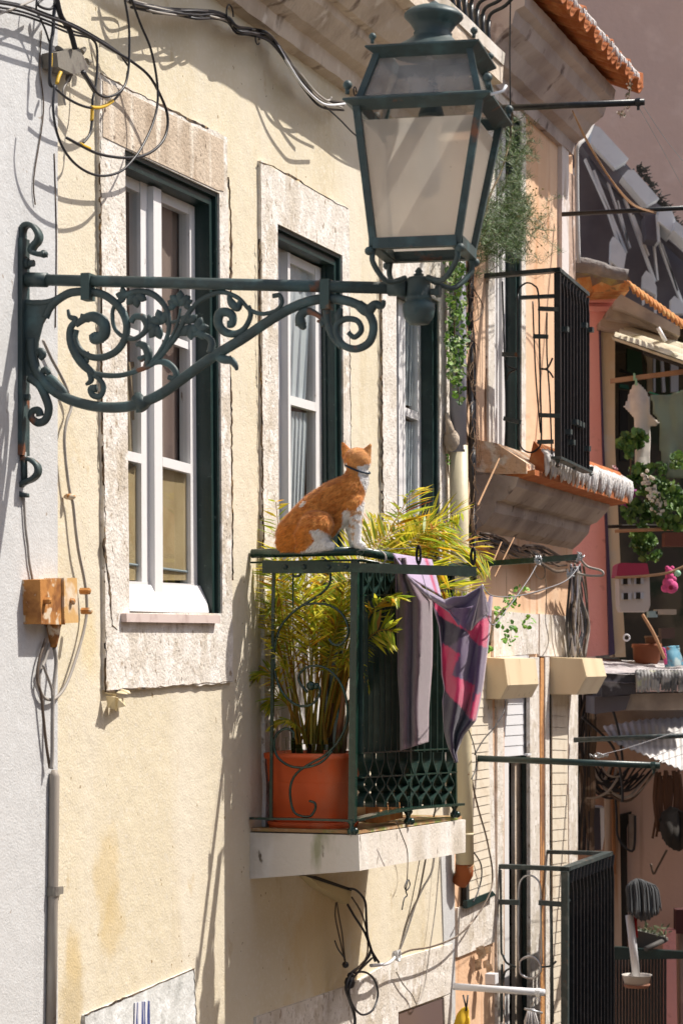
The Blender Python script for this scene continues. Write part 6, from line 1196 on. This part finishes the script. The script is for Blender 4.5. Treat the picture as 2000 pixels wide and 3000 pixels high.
for x, y, lab in ((1857, 1103, 'pale green peg standing on the wooden batten above the white t shirt'), (1862, 1118, 'green peg gripping the sleeve of the white t shirt')):
    m = MB(); m.slab([F(x - 2, y - 10, 13.78), F(x + 2, y - 10, 13.78), F(x + 4, y + 10, 13.78), F(x - 3, y + 10, 13.78)], Vector((0, .02, 0))); solo(m, 'clothes_peg', mat('peg_green', (.30, .50, .30), .5), lab, 'clothes peg')
# plants of the recess
GG = [(.07, .15, .03), (.12, .22, .04), (.04, .09, .02), (.17, .27, .06)]
leafcloud('geranium', 'leafy green geranium top in front of the white t shirt', 'plant', [(1858, 1285, 13.7, 38, 26), (1825, 1300, 13.7, 22, 14), (1842, 1330, 13.7, 10, 16)], 190, .026, GG, stem=[(1848, 1300, 13.72), (1845, 1420, 13.75), (1850, 1500, 13.8)])
leafcloud('geranium', 'wide dark green plant mass filling the middle of the recess shelf', 'plant', [(1880, 1400, 13.75, 42, 45), (1930, 1450, 13.7, 60, 50), (1970, 1490, 13.65, 60, 60), (1880, 1500, 13.75, 60, 40), (1930, 1370, 13.7, 22, 18), (1990, 1350, 13.6, 34, 20)], 760, .027, GG, stem=[(1850, 1420, 13.8), (1900, 1470, 13.7), (1925, 1540, 13.7)])
leafcloud('trailing_plant', 'dark trailing plant hanging below the recess shelf above the toy house', 'plant', [(1880, 1580, 13.8, 40, 40), (1900, 1620, 13.8, 34, 24)], 240, .022, GG)
m = MB(); m.c = []
for i in range(60):
    x, y = rnd.choice([(1895, 1405), (1908, 1440), (1925, 1495), (1935, 1460)]); p = F(x + rnd.gauss(0, 8), y + rnd.gauss(0, 12), 13.62); m.ball(p, .012, 6); 
    m.c += [(.8, .74, .62)] * (len(m.v) - len(m.c))
solo(m, 'white_blossom', leafg, 'small white blossoms scattered over the dark green recess plant', 'flowers', kind='stuff')
leafcloud('dried_flowers', 'dull red dried flower spike beside the cream pilaster', 'plant', [(1798, 1400, 14.1, 10, 36), (1808, 1430, 14.1, 16, 22)], 130, .016, [(.22, .05, .07), (.30, .10, .10), (.12, .04, .04)])
ftube([(1780, 1543), (1870, 1541), (2040, 1542)], 13.9, .010, 'shelf_rail', darkm, 'dark rail along the front of the recess shelf', 'rail'); ftube([(1800, 1556), (1900, 1552), (2040, 1547)], 13.7, .010, 'wooden_pole', woodm, 'thin pale pole lying just under the dark recess rail', 'pole')
pp_ = thing('hanging_pot', 'purple flower pot beside the dried red flowers', 'flower pot', F(1835, 1460, 13.9)); m = MB(); m.lathe(F(1836, 1490, 13.9), [(.035, 0), (.05, .09), (.055, .092), (.055, .11), (.045, .11)], 16); part(m, 'body', mat('purple_pot', (.28, .05, .22), .5), pp_, True)
# toy house box
th_ = thing('toy_house', 'off white toy house box with pink roof and four small shuttered windows', 'toy house', F(1855, 1790, 13.7))
fp(Zt, [(380, 1622), (590, 1622), (596, 1820), (580, 1862), (400, 1862), (384, 1820)], 13.7, .2, 'wall', mat('off_white_box', (.52, .46, .42), .8, [((.34, .28, .25), 12, .55, .7, V1, 5)]), th_); fp(Zt, [(372, 1540), (388, 1526), (575, 1530), (592, 1618), (362, 1622)], 13.66, .26, 'roof', mat('crimson_roof', (.35, .03, .07), .7), th_)
for x, y in ((425, 1652), (515, 1650), (428, 1756), (513, 1752)):
    fp(Zt, [(x - 14, y - 22), (x + 14, y - 22), (x + 14, y + 22), (x - 14, y + 22)], 13.69, .02, 'window', darkm, th_); fp(Zt, [(x + 16, y - 22), (x + 36, y - 22), (x + 36, y + 20), (x + 16, y + 20)], 13.68, .02, 'shutter', gl2, th_)
    fp(Zt, [(x - 30, y - 22), (x - 17, y - 22), (x - 17, y + 20), (x - 30, y + 20)], 13.68, .02, 'shutter', gl2, th_)
toy = thing('plush_toy', 'bright pink plush toy hanging on the rope beside the toy house', 'toy', F(1960, 1730, 13.7)); pk = mat('pink_plush', (.62, .09, .25), .9, [], [(120, .5, .004)])
m = MB()
for x, y, r in ((728, 1585, .024), (728, 1620, .026), (722, 1665, .036), (740, 1690, .040), (700, 1700, .026), (756, 1640, .018)): m.ball(F(*Zt([(x, y)])[0], 13.7), r, 12)
part(m, 'body', pk, toy, True); m = MB(); m.ball(F(*Zt([(738, 1696)])[0], 13.655), .014, 10); part(m, 'belly_patch', mat('dark_red_plush', (.22, .01, .04), .9), toy, True)
for x in (712, 746): m = MB(); m.ball(F(*Zt([(x, 1562)])[0], 13.7), .014, 8); part(m, 'ear', pk, toy, True)
ftube([(1800, 1692), (1880, 1688), (1950, 1679), (1990, 1665), (2040, 1640)], 13.66, .008, 'rope', rope, 'tan rope crossing in front of the toy house and plush toy', 'rope'); m = MB(); m.ball(F(1983, 1680, 13.6), .020, 8, (1, .6, 1)); solo(m, 'clothes_peg', mat('mint_peg', (.35, .62, .42), .5), 'mint green peg on the rope beside the plush toy', 'clothes peg', sm=True)
ftube([(1880, 1800), (1915, 1860), (1945, 1930)], 14.2, .010, 'cane', woodm, 'slanting cane below the toy house in the dark recess', 'cane')
m = MB(); c = F(1834, 1868, 14.1); m.tube([c + Vector((math.cos(a / 12 * 6.283) * .018, 0, math.sin(a / 12 * 6.283) * .018)) for a in range(13)], .005, 8); solo(m, 'ring', whitepl, 'white ring on the recess wall at the pilaster foot', 'ring', sm=True)
def clutter(lab, cat, name, x, y, r, mt, sc=(1, 1, 1), Y=14.5): 
    m = MB(); c = F(x, y, Y); m.lathe(c - Vector((0, 0, r)), [(r * .6, 0), (r * .95, r * .6), (r, r * 1.4), (r * 1.08, r * 1.45), (r * 1.08, r * 1.7), (r * .8, r * 1.7)], 16); solo(m, name, mt, lab, cat, sm=True)
clutter('terracotta pot at the back of the dark recess under the toy house', 'flower pot', 'clay_pot', 1893, 1915, .085, mat('dull_terracotta', (.22, .07, .03), .8)); clutter('small brown pot behind the toy house cane', 'flower pot', 'clay_pot', 1912, 1880, .05, mat('brown_pot', (.14, .08, .05), .8))
bgm = mat('mottled_blue_bag', (.10, .28, .38), .6, [((.40, .50, .50), 9, .5, .6, V1, 4), ((.35, .10, .03), 12, .6, .66, V1, 3), ((.03, .05, .10), 10, .6, .65, (1.3, 1, 1), 3)])
cloth('shopping_bag', [(1945, 1895), (1990, 1890), (1996, 1950), (1955, 1952)], 14.3, bgm, 'mottled blue bag standing on the recess floor at the right edge', 'bag', .03, .1); cloth('pink_cloth', [(1938, 1895), (1948, 1900), (1955, 1945), (1945, 1948)], 14.25, pk, 'narrow dull pink cloth left of the mottled blue bag', 'cloth')
for (x0, y0, x1, y1, c, lab) in ((1900, 1790, 1925, 1808, (.25, .35, .36), 'pale teal card beside the toy house'), (1920, 1785, 1980, 1800, (.35, .30, .24), 'pale shelf board to the right of the toy house'), (1935, 1840, 1975, 1870, (.08, .05, .04), 'dark brown crate deep in the recess'), (1945, 1560, 2040, 1600, (.14, .05, .03), 'rust brown board hung under the recess shelf')):
    m = MB(); m.slab([F(x0, y0, 14.3), F(x1, y0, 14.3), F(x1, y1, 14.3), F(x0, y1, 14.3)], Vector((0, .12, 0))); solo(m, 'board', mat('c' + lab[:12].replace(' ', '_'), c, .8), lab, 'board')
# low canopy and corrugated sheet
lc = thing('tiled_canopy', 'weathered lichen edged canopy jutting out below the recess', 'canopy', F(1900, 2060, 14))
gr2 = mat('grey_weathered', (.42, .38, .38), .9, [((.62, .58, .58), 5, .5, .65, V1, 6), ((.10, .09, .09), 8, .58, .66, V1, 7), ((.55, .32, .28), 4, .62, .7, V1, 4)], [(18, 1, .03)])
m = MB(); rows = []
for i in range(14):
    t = i / 13; rows.append([F(lerp(1755, 2060, j / 24), lerp(lerp(1928, 1952, j / 24), lerp(1972, 1985, j / 24), t) + 3 * noise.noise(Vector((j * .6, t * 3, 2))), lerp(14.6, 13.7, t)) for j in range(25)])
m.grid(rows); m.grid([[p - Vector((0, 0, .05)) for p in r] for r in rows[::-1]]); part(m, 'top', gr2, lc, True)
fp(Zo, [(110, 570), (565, 570), (575, 860), (100, 900)], 13.72, .5, 'edge', mat('dark_slate', (.06, .055, .06), .9, [((.28, .28, .30), 12, .6, .7, V1, 6)], [(40, .6, .01)]), lc); fp(Zo, [(0, 900), (500, 880), (430, 1080), (0, 1140)], 13.8, .5, 'soffit', gm, lc)
for i in range(18):
    x = 1868 + i * 10; m = MB(); p = F(x, 1978, 13.70); m.tube(smooth([p + Vector((0, .05, .02)), p, p + Vector((rnd.uniform(-.01, .01), 0, -.05)), p + Vector((0, 0, rnd.uniform(-.10, -.085)))], 3), [.014, .016, .014, .008], 8); part(m, 'edge_tile', mat('grey_lichen', (.34, .33, .32), .9, [((.10, .10, .10), 18, .46, .6, V1, 7), ((.45, .46, .30), 14, .6, .7, V1, 5)], [(50, .8, .01)]), lc, True)
fp(Zo, [(500, 860), (1500, 840), (1500, 1080), (430, 1090)], 13.85, .6, 'soffit', corn2, lc); fp(Zo, [(-150, 1150), (430, 1085), (1500, 1070), (1500, 1330), (-150, 1400)], 14.9, .2, 'back_wall', corn2, lc)
cs = thing('corrugated_sheet', 'white corrugated roof sheet catching the sun below the canopy', 'roof sheet', F(1900, 2200, 14)); rows = []
for i in range(61):
    t = i / 60; a = F(lerp(1765, 2070, t), lerp(2128, 2075, t), lerp(14.7, 15.2, t)); b = F(lerp(1797, 2070, t), lerp(2174, 2285, t), lerp(13.9, 13.0, t)); z = Vector((0, 0, .006 * math.sin(t * 15 * 6.283))); rows.append([a.lerp(b, j / 10) + z for j in range(11)])
m = MB(); m.grid(rows); m.grid([[p - Vector((0, 0, .005)) for p in r] for r in rows[::-1]]); part(m, 'sheet', mat('white_sheet', (.62, .60, .58), .6, [((.45, .43, .42), 6, .5, .7, V1, 5)]), cs, True)
# lower house wall in shade
lh = thing('lower_house', 'shaded pinkish beige house wall at the bottom right with streaks and tangled cables', 'house', F(1850, 3000, 15))
shade = mat('pink_beige_wall', (.56, .38, .30), .9, [((.66, .50, .40), 1.6, .42, .65, VS, 5), ((.26, .14, .09), 4, .6, .75, VS2, 6), ((.16, .10, .08), 6, .66, .74, VS2, 7)], [(20, .4, .01)])
fp(None, [(1640, 2060), (2300, 2060), (2300, 3300), (1640, 3300)], 15.0, .3, 'wall', shade, lh)
stp = mat('light_streaked_pilaster', (.55, .46, .38), .9, [((.34, .20, .12), 7, .52, .66, VS2, 6)], [(20, .4, .01)])
fp(None, [(1690, 2240), (1708, 2240), (1712, 2500), (1694, 2500)], 14.9, .1, 'white_band', whitep, lh); fp(None, [(1772, 2260), (1812, 2260), (1820, 2775), (1776, 2775)], 14.85, .12, 'pilaster', stp, lh); m = MB(); m.tube([F(1793, 2240, 14.82), F(1797, 2560, 14.82)], .012, 8); part(m, 'pipe', mat('rusty_pipe', (.30, .13, .05), .8), lh, True)
fp(Zw, [(430, 300), (570, 262), (520, 420), (530, 1590), (460, 1590), (445, 900)], 14.93, .04, 'doorway', darkm, lh); fp(Zw, [(540, 290), (600, 290), (600, 640), (545, 640)], 14.9, .05, 'door_frame', corn2, lh); m = MB(); m.tube(smooth([F(x, y, 14.8) for x, y in Zw([(400, 0), (420, 300), (430, 500), (500, 610), (590, 630), (600, 300)])], 4), .008, 6); part(m, 'cable', wirem, lh, True)
fp(None, [(1775, 2770), (1786, 2770), (1790, 3200), (1775, 3200)], 14.8, .1, 'edge_strip', stp, lh); fp(None, [(1945, 2725), (1978, 2725), (1985, 3200), (1950, 3200)], 14.7, .1, 'pink_pilaster', pink, lh); fp(None, [(1978, 2665), (2100, 2665), (2100, 2740), (1978, 2735)], 14.7, .1, 'sill', mat('oxblood', (.07, .02, .02), .7), lh); fp(None, [(1990, 2730), (2100, 2730), (2100, 3200), (1995, 3200)], 14.8, .1, 'side_panel', corn2, lh)
mb_ = thing('meter_box', 'dark grey slim electric box with a white edge among the cables', 'electric box', F(1740, 2490, 14.6)); fp(Zw, [(135, 210), (255, 222), (268, 640), (150, 640)], 14.6, .12, 'body', mat('slate_box', (.07, .06, .075), .6), mb_); fp(Zw, [(135, 205), (295, 215), (297, 228), (135, 218)], 14.58, .14, 'lid', gl2, mb_); fp(Zw, [(258, 222), (297, 225), (300, 500), (278, 640), (268, 640)], 14.59, .12, 'side', whitepl, mb_)
LN = ['leftmost', 'second', 'third', 'fourth', 'fifth', 'sixth', 'seventh', 'eighth']
for i in range(26):
    x0 = rnd.uniform(1695, 1760); x1 = x0 + rnd.uniform(40, 190); s = rnd.uniform(30, 90); y = rnd.uniform(2235, 2260)
    m = MB(); m.tube(smooth([F(x0, y, 14.7), F(lerp(x0, x1, .25), y + s * .8, 14.65), F(lerp(x0, x1, .6), y + s, 14.65), F(x1, y + rnd.uniform(-8, 20), 14.7)], 5), rnd.choice([.005, .007, .009]), 6); part(m, 'cable', rnd.choice([wirem, wirem, brownc, greyc]), lh, True)
for i in range(16):
    x0 = rnd.uniform(1690, 1735); m = MB(); m.tube(smooth([F(x0 + rnd.uniform(-20, 30), 2020, 14.3), F(x0 + rnd.uniform(-14, 14), 2150, 14.4), F(x0 + rnd.uniform(-14, 20), 2300, 14.5), F(x0 + rnd.uniform(-5, 5), 2500, 14.5)], 5), rnd.choice([.006, .009, .012]), 6); part(m, 'cable', rnd.choice([wirem, wirem, brownc]), lh, True)
ftube([(1703, 2100), (1760, 2150), (1800, 2200), (1820, 2290), (1822, 2350)], 14.2, .008, 'cable', wirem, 'single black cable curving down across the sheet awning and green pole', 'cable'); ftube([(1760, 2020), (1790, 2070), (1812, 2150), (1822, 2230)], 14.0, .008, 'cable', wirem, 'black cable falling from the canopy to the sunlit sheet', 'cable')
ftube([(1716, 2338), (1745, 2336), (1780, 2318), (1808, 2280)], 14.5, .008, 'cable', greyc, 'pale grey cable swinging right above the meter box', 'cable')
cloth('dark_bag', [(1925, 2400), (1960, 2360), (2060, 2400), (2060, 2470), (1985, 2490), (1955, 2480)], 14.5, darkm, 'big black bag hanging at the right edge in the shade', 'bag', .02, .12); 
m = MB()
for i in range(26): x = rnd.uniform(1918, 1990); m.tube(smooth([F(x, 2255 + rnd.uniform(0, 30), 14.6), F(x + rnd.uniform(-10, 10), 2340, 14.6), F(x + rnd.uniform(-14, 14), 2400 + rnd.uniform(0, 60), 14.6)], 3), rnd.choice([.008, .014]), 5)
solo(m, 'hanging_roots', mat('brown_roots', (.10, .05, .03), .9), 'mass of brown dried creeper hanging above the black bag', 'creeper', kind='stuff', sm=True); ftube([(1952, 2490), (1925, 2540), (1913, 2560), (1905, 2530)], 14.6, .007, 'cable', brownc, 'brown cable end looping below the black bag', 'cable')
# mop, dish and small balcony
rb2 = thing('small_balcony', 'dark iron balcony railing at the bottom right behind the mop', 'balcony', F(1860, 3000, 14.3))
fp(Zw, [(345, 1590), (1200, 1650), (1200, 1710), (345, 1720)], 14.2, .06, 'handrail', gpaint, rb2)
for i in range(17): x = 1795 + i * 9.3; m = MB(); m.slab([F(x, 2790, 14.22), F(x + 7, 2790, 14.22), F(x + 7, 3150, 14.22), F(x, 3150, 14.22)], Vector((0, .02, 0))); part(m, 'baluster', blackm, rb2)
fp(Zw, [(620, 1430), (900, 1500), (920, 1540), (690, 1620), (620, 1600)], 14.25, .2, 'planter_tray', mat('grey_planter', (.07, .065, .06), .7), rb2); m = MB(); m.tube([F(1890, 2780, 14.1), F(1950, 2752, 14.3)], .016, 10); part(m, 'planter_rim', mat('grey_planter', (.07, .065, .06), .7), rb2, True)
leafcloud('succulent', 'spiky grey green succulent left in the small planter behind the mop', 'plant', [(1890, 2725, 14.3, 20, 18)], 60, .022, [(.10, .13, .07), (.16, .18, .10)], round_=False); leafcloud('succulent', 'spiky grey green succulent right of the first by the planter end', 'plant', [(1938, 2730, 14.3, 18, 16)], 50, .022, [(.10, .13, .07), (.16, .18, .10)], round_=False)
mp = thing('mop', 'grey string mop standing head up in a white tube tied to the railing', 'mop', F(1860, 2860, 14.05)); m = MB(); m.tube([F(x, y, 14.05) for x, y in Zw([(545, 1280), (615, 1890)])], .0235, 14); part(m, 'tube', whitepl, mp, True); m = MB(); m.tube([F(*Zw([(600, 1300)])[0], 14.08), F(*Zw([(612, 1500)])[0], 14.08)], .012, 8); part(m, 'handle', mat('red_handle', (.35, .01, .01), .5), mp, True)
m = MB(); m.c = []
for i in range(240):
    a = rnd.uniform(-1, 1); d = rnd.uniform(-1, 1); x0, y0 = 610, 925; x1, y1 = lerp(525, 840, (a + 1) / 2) + rnd.gauss(0, 16), 1230 + 90 * (1 - abs(a)) + rnd.uniform(-40, 30); xm, ym = lerp(x0, x1, .62) + a * 40, 950 + abs(a) * 45
    p = [F(*Zw([q])[0], 14.04 + d * .05 * k) for k, q in enumerate([(x0, y0), (xm, ym), (lerp(xm, x1, .75), lerp(ym, y1, .5)), (x1, y1)])]; m.tube(smooth(p, 3), .0045, 5); k = rnd.uniform(.5, 1.2); m.c += [(.09 * k, .095 * k, .10 * k)] * (len(m.v) - len(m.c))
part(m, 'mop_head', mat('mop_strings', (1, 1, 1), .95, attr=True), mp, True)
m = MB(); c = F(*Zw([(617, 1990)])[0], 14.05); m.lathe(c, [(.07, 0), (.078, .015), (.078, .02)], 24); m2 = MB(); m2.lathe(c + Vector((0, 0, .018)), [(.072, 0), (.086, .055), (.09, .056), (.084, .05), (.07, .01)], 24); ds = thing('dish', 'round off white dish holding the foot of the mop tube', 'dish', c); part(m2, 'bowl', mat('off_white_dish', (.50, .46, .42), .5), ds, True); part(m, 'base', mat('rust_base', (.28, .13, .08), .7), ds, True)
# things on the white bar at the bottom
cloth('yellow_cloth', [(1352, 2950), (1372, 2948), (1385, 3060), (1310, 3060), (1330, 2990)], 10.7, mat('yellow_cotton', (.75, .48, .03), .8), 'bright yellow cloth pegged at the bottom edge below the white bar', 'cloth', .01, .05)
m = MB(); m.tube([F(1356, 2915, 10.68), F(1366, 2960, 10.66)], .004, 6); m.tube([F(1370, 2915, 10.68), F(1364, 2962, 10.66)], .004, 6); solo(m, 'clothes_peg', wirem, 'black peg gripping the yellow cloth at the bottom edge', 'clothes peg', sm=True)
m = MB()
for i in range(60): x = rnd.uniform(1535, 1575); m.tube([F(x * .4 + 1555 * .6, 2955, 11.2), F(x, 2990 + rnd.uniform(0, 30), 11.2 + rnd.uniform(-.02, .02)), F(x + rnd.uniform(-14, 14), 3060, 11.2)], .003, 5)
solo(m, 'string_tassel', mat('pale_string', (.5, .48, .48), .9), 'pale string bunch clipped under the tip of the white bar', 'tassel', sm=True); m = MB(); m.tube([F(1535, 2955, 11.15), F(1588, 2968, 11.15)], .006, 6); m.tube([F(1575, 2910, 11.15), F(1557, 2950, 11.15)], .004, 6); solo(m, 'hanger_clip', steelw, 'small metal clip hanger under the tip of the white bar', 'hanger', sm=True)
m = MB(); m.ubox(uz(W(1390, 2880))[0], uz(W(1400, 2880))[0], .05, .10, W(1395, 2905, .08).z, W(1395, 2875, .08).z); solo(m, 'clamp', whitepl, 'white clamp holding the white bar to the wall corner', 'clamp')
# ---- wires under the cat balcony
cr_ = lambda pts, wv, r, lab, mt=wirem, **k: cable(Zm, pts, wv, r, lab, mt=mt, **k)
m = MB(); m.slab([W(x, y, .04) for x, y in Zm([(500, 720), (575, 722), (745, 800), (730, 880), (560, 780)])], -N * .04); solo(m, 'cable_cover', mat('cover_beige', (.55, .45, .25), .8), 'sloping beige cable cover on the shaded wall under the cat balcony', 'cable cover')
m = MB(); m.slab([W(x, y, .046) for x, y in Zm([(480, 718), (540, 718), (745, 790), (745, 805)])], -N * .004); solo(m, 'cover_cap', darkm, 'dark strip on top of the sloping beige cable cover', 'cover strip')
GW = 'black cables under the cat balcony'
cr_([(725, 790), (770, 800), (820, 860), (828, 950), (835, 1060), (860, 1150), (880, 1210)], [.05, .12], .0050, 'black cable bowing out furthest right below the beige cover', group=GW)
cr_([(720, 880), (760, 950), (820, 1045), (860, 1150), (900, 1215)], [.05, .12], .0050, 'black cable running straight down right from the beige cover end', group=GW); cr_([(745, 840), (800, 930), (832, 1050), (830, 1180), (760, 1270)], [.05, .1], .0035, 'thin brown cable inside the black cables below the beige cover', brownc)
cr_([(855, 1140), (840, 1180), (790, 1240), (740, 1280), (712, 1360), (735, 1440), (762, 1530), (758, 1600)], .09, .0062, 'thick black cable dropping to the bottom edge below the balcony', group=GW); cr_([(760, 1275), (820, 1270), (870, 1310), (895, 1390), (870, 1480), (815, 1515), (770, 1490), (735, 1420), (735, 1340), (790, 1260), (860, 1190)], .10, .0045, 'black cable making the single round loop near the bottom edge', group=GW)
cr_([(655, 870), (650, 950), (670, 1050), (690, 1140), (708, 1220)], .05, .003, 'thin dark wire ending in a small black plug on the shaded wall', brownc); cr_([(660, 870), (672, 950), (690, 1050), (700, 1150), (710, 1222)], .06, .003, 'second thin dark wire to the small black plug', brownc); cr_([(648, 1090), (668, 1140), (705, 1190)], .06, .003, 'short black stub left of the small plug')
m = MB(); m.ball(W(*Zm([(709, 1228)])[0], .055), .014, 8); solo(m, 'plug', wirem, 'small black plug on the shaded wall under the balcony', 'plug', sm=True)
m = MB(); m.ball(W(*Zm([(733, 1330)])[0], .09), .022, 8, (1, 1, 1.2)); m.ball(W(*Zm([(738, 1290)])[0], .09), .014, 8); solo(m, 'cable_tie', wirem, 'black taped lump where the cables gather above the round loop', 'cable joint', sm=True)
cr_([(1000, 1175), (960, 1215), (910, 1228), (855, 1232)], .09, .0075, 'white cable from the tied bunch to the black cables', whitepl); cr_([(1010, 1175), (1080, 1145), (1200, 1125), (1330, 1075), (1420, 1000), (1500, 890), (1545, 790), (1550, 680), (1530, 560), (1510, 470), (1470, 330), (1440, 200), (1425, 100), (1400, -20)], .09, .0042, 'long dark cable climbing past the louvres from the tied bunch', brownc)
cr_([(1015, 1150), (1060, 990), (1100, 890), (1130, 820), (1180, 560), (1250, 200)], [.09, .35], .0038, 'grey cable rising from the tied bunch to the slab edge', greyc); cr_([(1015, 1155), (1065, 1020), (1110, 880), (1150, 790), (1200, 700), (1218, 600)], [.09, .35], .0045, 'pale cable curving up right from the tied bunch', whitepl); cr_([(1020, 1150), (1040, 1040), (1080, 900), (1135, 620)], [.09, .35], .0020, 'fine wire leaning left from the tied bunch to the slab', greyc)
cr_([(1000, 400), (1030, 480), (1060, 560), (1066, 640), (1062, 740)], .47, .0020, 'thin wire hanging over the front of the balcony slab', brownc); cr_([(1062, 740), (1048, 780), (1060, 800), (1078, 770), (1068, 740), (1055, 800), (1062, 830), (1045, 850), (1033, 912)], .46, .0024, 'knotted end of the thin wire hanging from the slab'); cr_([(1250, 600), (1225, 900), (1190, 1150), (1165, 1330), (1140, 1420), (1115, 1450), (1090, 1400), (1040, 1340), (1000, 1270)], .03, .0028, 'very thin wire dropping on the right below the slab', greyc)
m = MB()
for i in range(5): c = W(*Zm([(1000, 1175)])[0], .09); m.tube([c + (D * math.cos(a / 10 * 6.28) + Vector((0, 0, 1)) * math.sin(a / 10 * 6.28)) * (.016 + .002 * i) + N * (.006 * i - .012) for a in range(11)], .003, 5)
solo(m, 'cable_tie', whitepl, 'white wire binding where the pale cables are tied on the lit wall', 'cable tie', sm=True)
cable(Zn, [(195, 665), (240, 740), (245, 830), (220, 930), (190, 990)], .10, .0035, 'black wire loop beside the bottom of the near louvred shutter'); cable(Zq, [(150, 1290), (190, 1400), (210, 1500), (205, 1580), (180, 1640)], .3, .0025, 'thin black wire crossing the near louvres behind the towel tip'); cable(Zq, [(400, 1120), (390, 1200), (330, 1300), (260, 1380), (200, 1480)], .2, .003, 'thin black wire from the nearer awning box down to the green pole')
cable(Zi, [(840, 430), (880, 490), (915, 560), (920, 620), (885, 690), (835, 712)], .06, .0025, 'dark wire bowing out over the orange wall beside the ivy', mt=brownc); cable(Zq, [(655, 240), (670, 400), (665, 600), (685, 720), (670, 790), (645, 830)], .1, .0022, 'very thin wire hanging in front of the white lintel stones', mt=brownc)
ck = thing('cable_tangle', 'grey and brown tangle of cables on the orange house corner above the far awning box', 'cable tangle', W(1690, 1900, .08))
for i in range(22):
    x0 = rnd.uniform(1668, 1705); m = MB(); m.tube(smooth([W(x0 + rnd.uniform(-12, 12), 1660 + rnd.uniform(-10, 30), .12), W(x0 + rnd.uniform(-14, 18), 1740, .10), W(x0 + rnd.uniform(-16, 22), 1830, .08), W(x0 + rnd.uniform(-14, 14), 1925, .06)], 5), rnd.choice([.004, .007, .010]), 6); part(m, 'strand', rnd.choice([wirem, greyc, brownc, brownc, greypipe]), ck, True)
vn = thing('dry_creeper', 'dry brown creeper and cables massed under the tiled ledge on the orange wall', 'creeper', W(1550, 1640, .1))
for i in range(46):
    x0 = rnd.uniform(1385, 1560); y0 = 1570 + (x0 - 1385) * .28 + rnd.uniform(-14, 22); L = rnd.uniform(60, 160); m = MB(); m.tube(smooth([W(x0, y0, .05), W(x0 + L * .35, y0 + L * .1 + rnd.uniform(-12, 16), .09), W(x0 + L * .7, y0 + L * .22 + rnd.uniform(-14, 18), .08), W(x0 + L, y0 + L * .32, .05)], 4), rnd.choice([.003, .005, .008]), 5); part(m, 'strand', rnd.choice([wirem, brownc, mat('dry_stem', (.20, .13, .08))]), vn, True)
